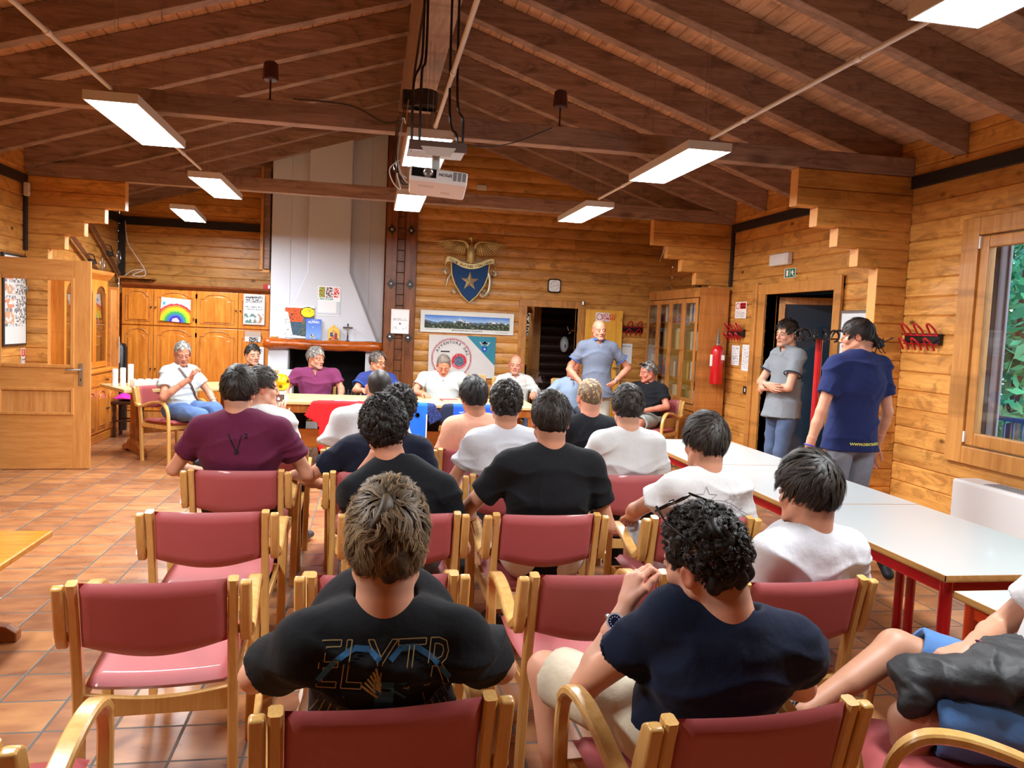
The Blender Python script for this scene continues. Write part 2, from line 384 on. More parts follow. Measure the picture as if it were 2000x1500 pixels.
# ================================================================== THE ROOM
WR, WL, YB, YB2, YF = 4.40, -3.66, 11.3, 12.5, -3.2      # right wall, left wall, back walls, wall behind the camera
RX, RS = .37, .325                                        # ridge x, roof slope
def deckz(x): return 3.29 + RS * ((WR - RX) - abs(x - RX))
def log_wall(name, axis, const, u0, u1, z0, z1, sgn, holes=(), mat='wall_x', gable=False, th=.12, bulge=.0, groove=.014):
    """wall of stacked logs; sgn = side of the wall the room is on"""
    mb = MB(); k0 = int(math.floor(z0 / CRS)); k = k0
    while k * CRS < z1 - 1e-6:
        a, b = max(k * CRS, z0), min((k+1) * CRS, z1); iv = [(u0, u1, a, b)]
        if gable:
            hw = (deckz(RX) + .05 - a) / RS
            iv = [(max(u0, RX - hw), min(u1, RX + hw), a, b)]
        for h0, h1, hz0, hz1 in holes:
            nv = []
            for (p, q, c, d) in iv:
                if h1 <= p or h0 >= q or hz1 <= c or hz0 >= d: nv.append((p, q, c, d)); continue
                if h0 > p: nv.append((p, h0, c, d))
                if h1 < q: nv.append((h1, q, c, d))
                if hz0 > c: nv.append((max(p, h0), min(q, h1), c, hz0))
                if hz1 < d: nv.append((max(p, h0), min(q, h1), hz1, d))
            iv = nv
        for (p, q, c, d) in iv:
            if q - p < .005 or d - c < .002: continue
            H = d - c; e = min(.01, H * .3)
            prof = [(-groove, c), (-.001, c+e)] + ([(bulge, c + H*.3), (bulge*1.25, c+H*.5), (bulge, c + H*.7)] if bulge else []) + [(-.001, d-e), (-groove, d), (-th, d), (-th, c)]
            poly = [(const + sgn*x, z) for x, z in prof]
            mb.prism(poly, p, q, 'yz' if axis == 'y' else 'xz')
        k += 1
    o = mb.build(name, M[mat]); return struct(o)
# floor
f = MB(); f.box(WL-.15, YF-.15, -.1, WR+.15, YB2+.1, 0); struct(f.build('floor', M['floor']))
# walls
DH = (7.0, 8.35, 0, 2.10)                                 # doorway in the right wall
WH = (3.15, 5.25, .84, 2.46)                              # window in the right wall
log_wall('wall_right', 'x', WR, YF, YB, 0, 3.30, -1, [DH, WH], 'wall_y')
log_wall('wall_left', 'x', WL, YF, YB2, 0, 3.30, 1, [(7.42, 8.36, 0, 2.1)], 'wall_y')
BD = (2.22, 2.98, 0, 1.92)                                # doorway in the back wall
log_wall('wall_back', 'y', YB, .33, WR, 0, 4.75, -1, [BD], 'wall_x', gable=True, bulge=.008)
log_wall('wall_back_alcove', 'y', YB2, WL, .4, 0, 4.75, -1, [], 'wall_x', gable=True)
log_wall('wall_alcove_side', 'x', .33, YB, YB2, 0, 4.6, -1, [], 'wall_y', th=.1)
log_wall('wall_front', 'y', YF, WL, WR, 0, 4.75, 1, [], 'wall_x', gable=True)
# roof boards and rafters
for nm, s in (('ceiling_right', 1), ('ceiling_left', -1)):
    mb = MB(); w = (WR - RX) / 37.0
    for i in range(38):
        x0, x1 = RX + s*i*w, RX + s*(i+1)*w
        g = .006
        prof = [(x0, deckz(x0)+.012), (x0 + s*g, deckz(x0+s*g)), (x1 - s*g, deckz(x1-s*g)), (x1, deckz(x1)+.012), (x1, deckz(x1)+.06), (x0, deckz(x0)+.06)]
        mb.prism(prof, YF-.1, YB2+.1, 'xz')
    struct(mb.build(nm, M['deck']))
RAFT_Y = [5.39 + .775*k for k in range(-11, 10)]
for s in (1, -1):
    for y in RAFT_Y:
        if y > YB2 - .05: continue
        mb = MB(); xo = RX + s*4.03; xi = RX + s*.10
        mb.prism([(xi, deckz(xi)-.23), (xo, deckz(xo)-.23), (xo, deckz(xo)-.002), (xi, deckz(xi)-.002)], y, y+.11, 'xz')
        o = mb.build('rafter', M['beam_x'], bevel=.004, seg=1); struct(o)
# ridge beam, tie beams
mb = MB(); mb.box(.265, YF, 3.44, .455, YB-.002, 4.45); struct(mb.build('ridge_beam', M['beam_y'], bevel=.006))
for y in (5.98, 9.3):
    mb = MB(); mb.box(WL+.002, y, 2.995, WR-.002, y+.12, 3.145); struct(mb.build('tie_beam', M['beam_x'], bevel=.006))
# stepped log brackets under the tie beams + the cross-wall stubs they stand on
def bracket(y, s, xw, xs):
    t = [2.995, 2.69, 2.537, 2.384, 2.231]                # heights of the steps
    for i in range(5):
        za = t[i+1] if i < 4 else 0
        hi = t[i]; x = xs[i]
        k = hi
        while k > za + .01:
            kk = max(k - CRS, za); mb = MB()
            a, b = (x, xw) if s > 0 else (xw, x)
            prof = [(y+.012, kk), (y, kk+.01), (y, k-.01), (y+.012, k), (y+.11, k), (y+.12, k-.01), (y+.12, kk+.01), (y+.11, kk)]
            mb.prism(prof, a, b, 'yz'); out.append(mb); k = kk
for y, s, nm in ((5.98, 1, 'wall_stub_right_near'), (9.3, 1, 'wall_stub_right_far'), (9.3, -1, 'wall_stub_left')):
    xs = [3.36, 3.55, 3.745, 3.94, 4.13] if s > 0 else [-2.67, -2.875, -3.08, -3.275, -3.44]
    out = []; bracket(y, s, WR-.003 if s > 0 else WL+.003, xs)
    A = MB(); 
    for m_ in out: A.add(m_.v, m_.f)
    o = struct(A.build(nm, M['wall_x']))
    E_ = MB(); zs = [2.995, 2.69, 2.537, 2.384, 2.231, 0]   # pale cut ends
    for i in range(5):
        x = xs[i]; E_.box(min(x, x - s*.004), y+.003, zs[i+1]+.004, max(x, x - s*.004), y+.117, zs[i]-.004)
    e = struct(E_.build('cut_log_ends', M['log_end'], o))
# black ribs
for nm, b in (('trim_1', (WR-.03, YF, 2.89, WR-.001, 5.978, 2.992)), ('trim_2', (WR-.03, 6.102, 2.89, WR-.001, 9.298, 2.992)), ('trim_3', (WR-.03, 9.422, 2.89, WR-.001, YB-.01, 2.992)),
              ('trim_4', (WL+.001, YF, 2.89, WL+.03, 9.298, 2.992)), ('trim_5', (WL+.001, 9.422, 2.87, WL+.05, YB2-.04, 2.99)), ('trim_6', (WL+.05, YB2-.05, 2.86, -1.56, YB2-.001, 2.975))):
    mb = MB(); mb.box(*b); struct(mb.build(nm, M['black'], bevel=.004))
mb = MB(); mb.box(WL+.01, YB2-.07, 2.12, WL+.09, YB2-.01, 2.86); struct(mb.build('trim_7', M['black']))
mb = MB(); mb.box(WL+.001, 9.24, 2.2, WL+.03, 9.297, 2.89); struct(mb.build('trim_8', M['black']))
mb = MB(); mb.box(WR-.03, 9.24, 2.23, WR-.001, 9.297, 2.89); struct(mb.build('trim_9', M['black']))
# fascia boards at rafter feet
for s, x in ((1, WR), (-1, WL)):
    mb = MB()
    for y in RAFT_Y:
        if y > YB2-.2 or (s > 0 and y > YB-.2): continue
        a, b = (x-.02, x-.001) if s > 0 else (x+.001, x+.02)
        mb.box(a, y+.115, 3.05, b, y+.15, 3.28); mb.box(a, y-.005, 3.03, b, y+.15, 3.06)
    struct(mb.build('trim_%d' % (10 if s > 0 else 11), M['trim']))
# twin posts at the end of the back wall
for i, (x0, x1) in enumerate(((.17, .325), (.435, .60))):
    mb = MB(); mb.box(x0, YB-.13, 0, x1, YB-.02, 4.4); struct(mb.build('wall_post', M['post'], bevel=.008))
mb = MB()
for k in range(26): mb.box(.33, YB-.07, k*CRS+.004, .43, YB-.03, (k+1)*CRS-.004)
struct(mb.build('log_ends_between_posts', M['post'], bevel=.004))
mb = MB()
for k in range(26):
    z = k*CRS; mb.add([(.332+i*.0122, YB-.0715, z + (.008 if i % 2 else -.004)) for i in range(9)] + [(.332+i*.0122, YB-.0715, z + (.013 if i % 2 else .001)) for i in range(9)], [(i, i+1, i+10, i+9) for i in range(8)])
struct(mb.build('zigzag_joints', M['black']))
bolt0 = None; Q = ['top left', 'top right', 'middle left', 'middle right', 'bottom left', 'bottom right']
for i, (x, z) in enumerate(((.245, 2.885), (.51, 2.885), (.255, 2.135), (.515, 2.14), (.265, 1.40), (.515, 1.395))):
    lb = 'black diamond shaped iron bolt plate on the twin posts, %s one' % Q[i]
    if bolt0 is None:
        bolt0 = thing('bolt_plate', lb, 'bolt plate', (x, YB-.133, z), 0, 'iron bolt plates on the twin posts')
        b = MB(); b.prism([(0,-.075),(.06,0),(0,.075),(-.06,0)], -.008, 0, 'xz'); b.build('plate', M['iron'], bolt0, bevel=.003)
        b = MB(); b.lathe([(.02,0),(.02,.016),(.012,.022),(0,.024)], (0,0,0), 6, axis='y'); 
        b.v = [(x_, -abs(y_)-.006, z_) for x_, y_, z_ in b.v]; b.build('nut', M['steel'], bolt0)
    else: dup(bolt0, (x, YB-.133, z), 0, lb)
# ---------------- doorway right: frame, lining, vestibule
o = MB()
o.box(WR-.025, 8.35, 0, WR+.13, 8.58, 2.22); o.box(WR-.025, 6.86, 0, WR+.13, 7.0, 2.22); o.box(WR-.03, 6.86, 2.10, WR+.13, 8.58, 2.22)
o.box(WR-.05, 8.50, 0, WR-.02, 8.60, 2.24); o.box(WR-.05, 6.84, 0, WR-.02, 6.94, 2.24)
struct(o.build('door_1', M['trim'], bevel=.006))
o = MB(); o.box(WR+.12, 6.8, -.1, 6.1, 11.7, -.005); struct(o.build('floor_vestibule', plain('violet_stone_floor', '#7d6e84', .4)))
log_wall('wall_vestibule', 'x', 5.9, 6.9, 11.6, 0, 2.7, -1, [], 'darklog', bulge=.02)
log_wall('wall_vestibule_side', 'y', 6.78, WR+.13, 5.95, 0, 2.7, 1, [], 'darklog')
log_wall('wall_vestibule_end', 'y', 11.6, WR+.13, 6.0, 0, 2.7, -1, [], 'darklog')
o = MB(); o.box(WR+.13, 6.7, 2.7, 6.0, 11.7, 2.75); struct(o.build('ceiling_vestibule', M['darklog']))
vd = thing('glazed_door', 'dark blue reflecting glazed door standing open in the right doorway behind the grey polo man', 'door', (WR+.16, 8.34, 0), math.radians(-38))
o = MB(); o.box(0,-.045,0,.07,0,2.08); o.box(.78,-.045,0,.85,0,2.08); o.box(0,-.045,2.0,.85,0,2.08); o.box(0,-.045,0,.85,0,.12); o.build('door_frame', M['trim'], vd, bevel=.004)
o = MB(); o.box(.07,-.03,.12,.78,-.02,2.0); o.build('pane', plain('dark_blue_reflecting_glass', '#20303e', .08, coat=.5), vd)
# ---------------- window right
w = MB()
w.box(WR-.035, 5.17, .74, WR+.1, 5.34, 2.56); w.box(WR-.035, 3.05, .74, WR+.1, 3.2, 2.56); w.box(WR-.034, 3.2, 2.43, WR+.1, 5.17, 2.56); w.box(WR-.034, 3.2, .74, WR+.1, 5.17, .87)
wo = struct(w.build('window_1', M['trim'], bevel=.006))
for a, b in ((4.20, 5.17), (3.21, 4.19)):
    s_ = MB(); x0, x1 = WR-.015, WR+.05
    s_.box(x0, a, .88, x1, a+.085, 2.42); s_.box(x0, b-.085, .88, x1, b, 2.42); s_.box(x0+.001, a+.085, .88, x1, b-.085, .975); s_.box(x0+.001, a+.085, 2.335, x1, b-.085, 2.42)
    so = struct(s_.build('window_sash', M['trim'], wo, bevel=.008))
    g = MB(); g.box(WR+.01, a+.08, .97, WR+.016, b-.08, 2.34); struct(g.build('window_pane', M['glass'], so))
h = MB(); h.box(WR-.03, 4.215, 1.5, WR-.015, 4.25, 1.66); h.tube([(WR-.03, 4.232, 1.63), (WR-.075, 4.232, 1.63), (WR-.08, 4.232, 1.52)], .011, 8)
struct(h.build('window_handle', M['offwhite'], wo, smooth=True))
h = MB(); h.box(WR-.03, 5.155, 2.33, WR-.012, 5.18, 2.42); h.box(WR-.03, 5.155, .9, WR-.012, 5.18, .98); struct(h.build('window_hinge', M['white'], wo))
# ---------------- outside the window
o = MB(); o.box(4.6, -6, -.4, 30, 25, -.3); struct(o.build('ground_outside', plain('garden_ground', '#6d7a63', .9, var=.3, vscale=3)))
def foliage(name, label, cx, cy, cz, rx, ry, rz, n, size, seed, hue):
    r = np.random.default_rng(seed); mb = MB()
    for i in range(n):
        d = r.normal(size=3); d /= np.linalg.norm(d); q = r.uniform(.55, 1.0)
        c = Vector((cx + d[0]*rx*q, cy + d[1]*ry*q, cz + d[2]*rz*q)); a = Vector(r.normal(size=3)).normalized(); b = a.cross(Vector(r.normal(size=3))).normalized()
        s = size * r.uniform(.6, 1.3); t = r.uniform(.5, 1.2); col = tuple(min(1, x*t) for x in hue)
        mb.add([c - a*s, c + b*s*.45, c + a*s, c - b*s*.45], [(0,1,2,3)], col)
    mb.tube([(cx, cy, -.3), (cx+.05, cy, cz)], [.12, .05], 8, col=lin('#4a3a2a'))
    return tag(mb.build(name, M['leaf'], recalc=False), label, 'tree')
foliage('leafy_tree', 'bright green leafy tree outside the window', 8.3, 9.0, 2.9, 2.0, 2.8, 2.3, 6500, .11, 3, lin('#4fae86'))
foliage('leafy_tree', 'dense green trees further back behind the garden fence', 14.5, 13.5, 2.4, 3.4, 5.5, 3.0, 6000, .2, 5, lin('#5a9a62'))
fe = thing('garden_fence', 'blue grey bar fence outside the window', 'fence', (6.6, 8.6, -.3))
o = MB(); o.box(-.02,-3.5,1.15,.02,3.5,1.2); o.box(-.02,-3.5,.1,.02,3.5,.15); o.build('rail', plain('fence_paint', '#46587a', .5), fe)
o = MB()
for i in range(60): y = -3.5 + i*.118; o.cyl((0,y,0),(0,y,1.17),.011,n=6)
o.build('bars', plain('fence_paint_bars', '#46587a', .5), fe)
cu = thing('curtain', 'dusky mauve grey curtain hanging outside the right window pane', 'curtain', (4.66, 5.38, -.3))
o = MB(); o.grid(lambda u, v: (math.sin(u*40)*.03, -.20+u*.46, v*3.0), 60, 2); oo = o.build('curtain_cloth', plain('mauve_cloth', '#8b8790', .8), cu, smooth=True); oo.modifiers.new('s', 'SOLIDIFY').thickness = .01
# ---------------- doorway in the back wall + rooms behind
o = MB()
o.box(2.10, YB-.03, 0, 2.22, YB+.1, 2.0); o.box(2.98, YB-.03, 0, 3.08, YB+.1, 2.0); o.box(2.10, YB-.035, 1.92, 3.08, YB+.1, 2.02)
struct(o.build('door_2', M['trim'], bevel=.006))
o = MB(); o.box(1.2, YB+.1, -.1, 5, 15.2, -.005); struct(o.build('floor_back_room', M['floor']))
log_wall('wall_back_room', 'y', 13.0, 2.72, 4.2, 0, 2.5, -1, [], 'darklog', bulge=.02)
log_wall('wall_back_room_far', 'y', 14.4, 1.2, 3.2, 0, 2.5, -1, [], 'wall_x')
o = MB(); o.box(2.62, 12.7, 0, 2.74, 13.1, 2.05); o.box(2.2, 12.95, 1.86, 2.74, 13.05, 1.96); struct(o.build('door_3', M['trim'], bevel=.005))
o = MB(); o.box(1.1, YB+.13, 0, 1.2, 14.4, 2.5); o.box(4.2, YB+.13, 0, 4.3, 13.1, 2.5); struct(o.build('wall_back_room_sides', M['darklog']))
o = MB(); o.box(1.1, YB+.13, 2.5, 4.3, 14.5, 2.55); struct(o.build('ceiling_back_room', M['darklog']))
l = bpy.data.lights.new('back_room_lamp', 'AREA'); l.energy = 14; l.size = .5; l.color = (1, .93, .82); lo = bpy.data.objects.new('back_room_lamp', l); lo.location = (2.1, 13.7, 2.44); COL.objects.link(lo)
tag(lo, 'ceiling light of the small room beyond the back doorway', 'lamp')
# door leaf, open against the wall
dl = thing('pine_door', 'yellow pine door leaf standing open against the back wall', 'door', (3.09, YB-.035, 0), math.radians(-6))
M['door_yellow'] = wood('yellow_lacquered_pine', '#f0b444', '#dc9a2c', axis=2, rough=.3, coat=.3, knots=.5, kscale=4, fig=.1)
o = MB(); o.box(0,-.04,.01,.55,0,1.92); o.build('leaf', M['door_yellow'], dl, bevel=.004)
o = MB(); 
for z0, z1 in ((.12, .95), (1.05, 1.62)):
    o.box(.09,-.048,z0,.46,-.04,z1)
o.build('raised_panel', M['door_yellow'], dl, bevel=.006)
o = MB(); o.box(.49,-.052,.95,.53,-.04,1.15); o.tube([(.51,-.05,1.08),(.51,-.09,1.08),(.42,-.09,1.08)], .009, 8); o.build('handle', M['steel'], dl, smooth=True)
o = MB(); o.lathe([(.03,0),(.03,.05),(.015,.06),(0,.06)], (0,0,0), 10); cl = o.build('door_closer', M['steel'], None, smooth=True, loc=(3.04, YB-.07, 1.98)); tag(cl, 'small metal lock knob above the yellow pine door', 'hardware')
# ---------------- chimney and fireplace
ch = MB(); ch.box(-1.43, 11.78, 0, -1.16, 12.48, 4.3); ch.box(-.05, 11.78, 0, .165, 12.48, 4.5); ch.box(-1.16, 11.78, 1.3, -.05, 12.48, 4.5)
co = struct(ch.build('chimney_wall', M['plaster'], bevel=.01))
ch = MB()
prof = [(-1.30, 1.305), (.09, 1.305), (-.32, 2.28), (-.32, 4.5), (-.91, 4.5), (-.91, 2.28)]
ch.prism(prof, 11.60, 11.79, 'xz'); struct(ch.build('chimney_hood', M['plaster'], bevel=.015))
ch = MB(); ch.box(-1.42, 11.55, 0, -1.14, 11.79, 1.16); ch.box(-.07, 11.55, 0, .16, 11.79, 1.16); struct(ch.build('hearth_pier', M['plaster'], bevel=.02, seg=3))
ch = MB(); ch.box(-1.14, 11.5, 0, -.07, 12.4, .40); struct(ch.build('hearth_bench', plain('grey_hearth_stone', '#8d8d8d', .7, bump=.3, bscale=40), bevel=.01))
ch = MB(); ch.box(-1.16, 12.40, .4, -.05, 12.46, 1.3); ch.box(-1.16, 11.79, .4, -1.14, 12.46, 1.3); ch.box(-.07, 11.79, .4, -.05, 12.46, 1.3); ch.box(-1.16, 11.7, 1.16, -.05, 12.46, 1.30)
struct(ch.build('firebox', M['soot']))
gr = thing('fire_grate', 'black iron grate with uprights inside the dark fireplace', 'grate', (-.42, 11.75, .40))
o = MB()
for i in range(11): o.cyl((-.28+i*.05, 0, 0), (-.28+i*.05, 0, .18), .006, n=6); o.ball((-.28+i*.05, 0, .185), .011, 6, 5)
o.build('uprights', M['steel'], gr); o = MB(); o.box(-.3,-.01,.04,.24,.01,.055); o.box(-.3,-.01,.13,.24,.01,.145); o.build('rails', M['iron'], gr)
# mantel log
mt = MB(); pts = []; rr = []
for i in range(30):
    t = i/29; x = -1.47 + t*1.64; pts.append((x, 11.50, 1.237 + math.sin(t*9)*.004)); rr.append(.075*(1 + .05*math.sin(t*23) + .03*math.sin(t*51)) * (.86 if i in (0, 29) else 1))
mt.tube(pts, rr, 18)
mw = wood('bark_stripped_log', '#c8651c', '#8a3a0c', axis=0, rough=.25, coat=.3, knots=.7, kscale=5, knot='#4a1606', bump=.5)
mo = mt.build('mantel_log', mw, smooth='all'); tag(mo, 'polished round log forming the mantel over the fireplace', 'mantel')
o = MB(); o.box(-1.42, 11.55, 1.27, .15, 11.62, 1.312); tag(o.build('mantel_shelf', M['plaster'], bevel=.004), 'white plaster ledge on top of the mantel log', 'ledge')
# dark hanging panel left of the chimney
hp = thing('hanging_cupboard', 'dark wooden box panel hanging high beside the white chimney', 'panel', (-1.52, 12.2, 2.3))
o = MB(); o.box(-.049, -.199, 0, .04, .25, 1.45); o.build('board', M['beam_x'], hp, bevel=.004)
o = MB(); o.box(-.09, -.24, -.04, -.05, -.2, 1.45); o.box(-.09, -.24, -.06, .05, -.2, -.02); o.build('edge_strip', M['trim'], hp, bevel=.003)
# ---------------- big door at the left
dr = thing('glazed_wooden_door', 'veneered wooden door with a glass upper half, standing open at the left edge', 'door', (WL+.03, 8.40, 0), math.radians(5.5))
L, H_, T = .90, 2.07, .045
o = MB(); o.box(0,-T,.01,.10,0,H_); o.box(L-.155,-T,.01,L,0,H_); o.build('stile', M['door_wood'], dr, bevel=.003)
o = MB(); o.box(.10,-T,1.89,L-.155,0,H_); o.box(.10,-T,.80,L-.155,0,1.02); o.box(.10,-T,.01,L-.155,0,.55); o.build('rail', M['door_wood_x'], dr, bevel=.003)
o = MB(); o.box(.12,-T+.010,.56,L-.175,-.01,.80); o.build('lower_panel', M['panel_wood'], dr)
def frame(mb, x0, z0, x1, z1, w, y0, y1):
    mb.box(x0, y0, z0, x0+w, y1, z1); mb.box(x1-w, y0, z0, x1, y1, z1); mb.box(x0+w, y0, z0, x1-w, y1, z0+w); mb.box(x0+w, y0, z1-w, x1-w, y1, z1)
o = MB(); frame(o, .09, 1.01, L-.145, 1.90, .035, -T-.012, -T+.004); frame(o, .09, .545, L-.145, .815, .03, -T-.01, -T+.004); o.build('moulding', M['door_wood'], dr, bevel=.006)
o = MB(); o.box(.115,-.026,1.04,L-.17,-.02,1.87); o.build('pane', M['glass'], dr)
o = MB(); o.box(L-.105,-T-.006,.84,L-.065,-T,1.06); hd = o.build('handle_plate', M['steel'], dr, bevel=.003)
o = MB(); o.tube([(L-.085,-T-.004,1.0),(L-.085,-T-.05,1.0),(L-.1,-T-.055,1.0),(L-.21,-T-.055,.995)], .010, 8); o.build('lever', M['steel'], hd, smooth=True)
o = MB(); o.cyl((L-.085,-T-.009,.905),(L-.085,-T-.005,.905),.006,n=8); o.box(L-.088,-T-.009,.885,L-.082,-T-.005,.905); o.build('keyhole', M['gblack'], hd)
# hall behind left doorway so the wall opening is closed
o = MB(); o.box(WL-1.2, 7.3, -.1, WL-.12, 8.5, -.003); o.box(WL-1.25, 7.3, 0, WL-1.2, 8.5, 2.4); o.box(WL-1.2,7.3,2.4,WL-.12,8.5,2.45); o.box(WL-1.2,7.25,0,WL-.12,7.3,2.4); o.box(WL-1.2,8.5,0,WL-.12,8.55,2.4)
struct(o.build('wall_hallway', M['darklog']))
# ================================================================== LIGHTS OVERHEAD
for lb, x, y, w, l, rz in PANELS:
    t = thing('led_panel', lb, 'ceiling light', (x, y, PANEL_Z), math.radians(rz), 'white LED panels')
    o = MB(); a, b = w/2, l/2
    o.box(-a,-b,.0,-a+.008,b,.055); o.box(a-.008,-b,0,a,b,.055); o.box(-a+.008,-b,0,a-.008,-b+.008,.055); o.box(-a+.008,b-.008,0,a-.008,b,.055); o.box(-a+.008,-b+.008,.045,a-.008,b-.008,.055)
    o.build('housing', M['offwhite'], t)
    o = MB(); o.box(-a+.009,-b+.009,.008,a-.009,b-.009,.014); o.build('diffuser', M['led'], t)
    L = bpy.data.lights.new('led_light', 'AREA'); L.shape = 'RECTANGLE'; L.size = w-.02; L.size_y = l-.02; L.energy = LED_W * (l*w)/.36; L.color = LED_COL
    lo = bpy.data.objects.new('led_light', L); COL.objects.link(lo); lo.parent = t; lo.location = (0, 0, .004)
    o = MB()
    for yy in (-b+.1, b-.1):
        for xx in (-.05, .05): o = MB(); o.cyl((xx*.4, yy, .055), (0, yy, deckz(x) - .235 - PANEL_Z), .0012, n=4); o.build('suspension_wire', M['steel'], t)
for lb, x, segs in (('thin white conduit tube of the left light row', -1.52, ((-2.0, 5.0), (6.2, 7.46))), ('thin white conduit tube running to the centre light', .37, ((-2.0, 5.22),)), ('thin white conduit tube of the right light row', 2.12, ((2.72, 4.9), (6.1, 7.46)))):
    t = thing('conduit_tube', lb, 'conduit', (x, 0, PANEL_Z+.075), 0, 'white conduit tubes of the light rows')
    for a, b in segs:
        o = MB(); o.cyl((0,a,0),(0,b,0),.0125,n=10); o.build('tube', M['offwhite'], t, smooth=True)
        yy = a + .6
        while yy < b: o = MB(); o.cyl((0,yy-.02,0),(0,yy+.02,0),.016,n=10); o.build('clip', M['white'], t, smooth=True); yy += 1.1
# two old pendant roses on the first tie beam
for i, (x, lb) in enumerate(((-.765, 'small dark brown bell shaded fixture on a stem, left on the near cross beam'), (1.375, 'small dark red brown fixture on a stem at the right of the near cross beam'))):
    t = thing('beam_lamp', lb, 'lamp', (x, 6.04, 3.145), 0)
    m_ = plain('brown_red_shade', '#4c2622', .4)
    o = MB(); o.cyl((0,0,0),(0,0,.17),.007,n=8); o.cyl((0,0,0),(0,0,.012),.03,n=10); o.build('stem', m_, t)
    o = MB(); o.lathe([(.05,.15),(.057,.16),(.05,.27),(.03,.285),(0,.287)], n=8); o.build('shade', m_, t); o = MB(); o.lathe([(0,.155),(.048,.156)], n=8); o.build('reflector', M['offwhite'], t)
# ================================================================== PROJECTOR
pj = thing('projector_mount', 'grey steel projector plate hung from the ridge on black rods and cables', 'bracket', (.31, 4.25, 2.5))
o = MB(); o.box(-.15,-.14,.0,.145,.14,.006); o.box(-.15,-.146,-.02,.145,-.14,.03); o.build('plate', M['steel'], pj)
for nm, pts in (('rod', [(-.13,0,.0),(-.13,0,.35),(-.09,.02,.5),(-.09,.02,.95)]), ('rod', [(-.09,0,.0),(-.09,0,.4),(-.07,.02,.5),(-.07,.02,.95)]), ('rod', [(.135,0,.0),(.135,0,.18),(.10,0,.3),(.09,0,.95)]), ('rod', [(.115,.1,.0),(.115,.1,.12),(.07,.08,.24),(.06,.08,.95)])):
    o = MB(); o.tube(bez(pts), .007, 8); o.build(nm, M['gblack'], pj, smooth=True)
o = MB(); o.box(-.085,.02,.012,.12,.12,.045); o.build('power_box', M['black'], pj, bevel=.004)
o = MB(); o.cyl((0,0,-.1),(0,0,0),.022,n=16); o.lathe([(.055,-.1),(.075,-.112),(.075,-.118),(0,-.12)], n=20); o.prism([(-.06,-.135),(.06,-.135),(.075,-.14),(.03,-.15),(-.03,-.15),(-.075,-.14)], .0, -.012, 'xy'); o.build('swivel', M['offwhite'], pj, smooth=True)
o = MB(); o.prism([(-.09,.0),(.09,0),(.06,-.045),(-.06,-.045)], -.152, -.148, 'xz'); o.build('collar', M['offwhite'], pj)
pr = thing('projector', 'white projector with a round lens hanging upside down', 'projector', (.325, 4.28, 2.345))
pr.rotation_euler = (math.radians(-9), math.radians(3.5), math.radians(-3))
o = MB(); o.box(-.15,-.12,-.035,.15,.12,.042); o.build('body', M['white'], pr, bevel=.014, seg=3)
o = MB(); o.box(-.148,-.1,.036,.148,.118,.046); o.build('base_plate', M['gblack'], pr, bevel=.004)
o = MB(); o.box(-.14,-.1225,-.012,-.012,-.119,.035); lp = o.build('lens_panel', M['gblack'], pr, bevel=.003)
o = MB(); o.lathe([(.022,-.125),(.026,-.128),(.026,-.122)], (-.055,0,.012), 24, axis='y'); o.lathe([(0,-.127),(.017,-.1255),(.02,-.124)], (-.055,0,.012), 24, axis='y'); o.build('lens', M['steel'], lp, smooth=True)
o = MB()
for c in range(3):
    for k in range(7): o.box(.075+c*.024,-.1225,-.012+k*.0065,.093+c*.024,-.119,-.009+k*.0065)
o.build('vent', M['black'], pr)
o = MB(); text_on(o, 'EPSON', (.035,-.1205,.012), (-1,0,0), (0,0,-1), .022, '#30343c', .0006, off=.0006); o.build('lettering', M['paper'], pr, recalc=False)
o = MB(); o.box(-.1,-.06,-.0365,-.02,-.03,-.0345); o.box(.02,.02,-.0365,.07,.05,-.0345); o.build('bottom_label', M['offwhite'], pr)
o = MB(); o.box(-.13,0,-.01,.12,.11,.11); o.lathe([(.09,-.02),(.09,.1)], (.03,.02,.01), 20); bx = o.build('junction_box', M['black'], None, smooth=35, bevel=.01, loc=(.30, 5.80, 3.15)); tag(bx, 'black cable junction box on the cross beam above the projector', 'junction box')
def cables(name, label, pts, r=.004, m=None):
    o = MB(); o.tube(bez(pts, 8), r, 6); return tag(o.build(name, m or M['gblack'], None, smooth=True), label, 'cable')
for i, (dx, r, m_) in enumerate(((0, .004, 'gblack'), (.012, .003, 'offwhite'), (-.014, .004, 'gblack'))):
    cables('hanging_cable', ['black cable looping down beside the projector', 'white cable looping down beside the projector', 'second black cable hanging at the left of the projector'][i],
       [(.2+dx, 5.78, 3.18), (.17+dx, 5.3, 2.9), (.13+dx, 4.6, 2.75), (.10+dx, 4.3, 2.5-.03*i), (.13+dx, 4.25, 2.34+.02*i), (.17+dx, 4.27, 2.33)], r, M[m_])
cables('beam_cable', 'thin black cable drooping along the near cross beam', [(-.6, 5.96, 3.16), (-.2, 5.96, 3.15), (.05, 5.95, 3.05), (.2, 5.9, 3.08)], .005)
cables('beam_cable', 'thin dark cable drooping from the right pendant fixture to the projector', [(.5, 5.95, 2.97), (.75, 5.93, 2.93), (1.0, 5.94, 2.98), (1.3, 5.95, 3.12)], .004)
cables('tangled_wire', 'loop of thin pale wires beside the projector', [(.12, 4.25, 2.45), (.07, 4.25, 2.40), (.09, 4.24, 2.33), (.13, 4.25, 2.30), (.11, 4.25, 2.38), (.16, 4.26, 2.36)], .003, M['offwhite'])
cables('black_cable', 'black cable running along the ridge beam', [(.25, 3.2, 3.46), (.25, 4.2, 3.46), (.25, 5.0, 3.45), (.24, 5.75, 3.3)], .008)
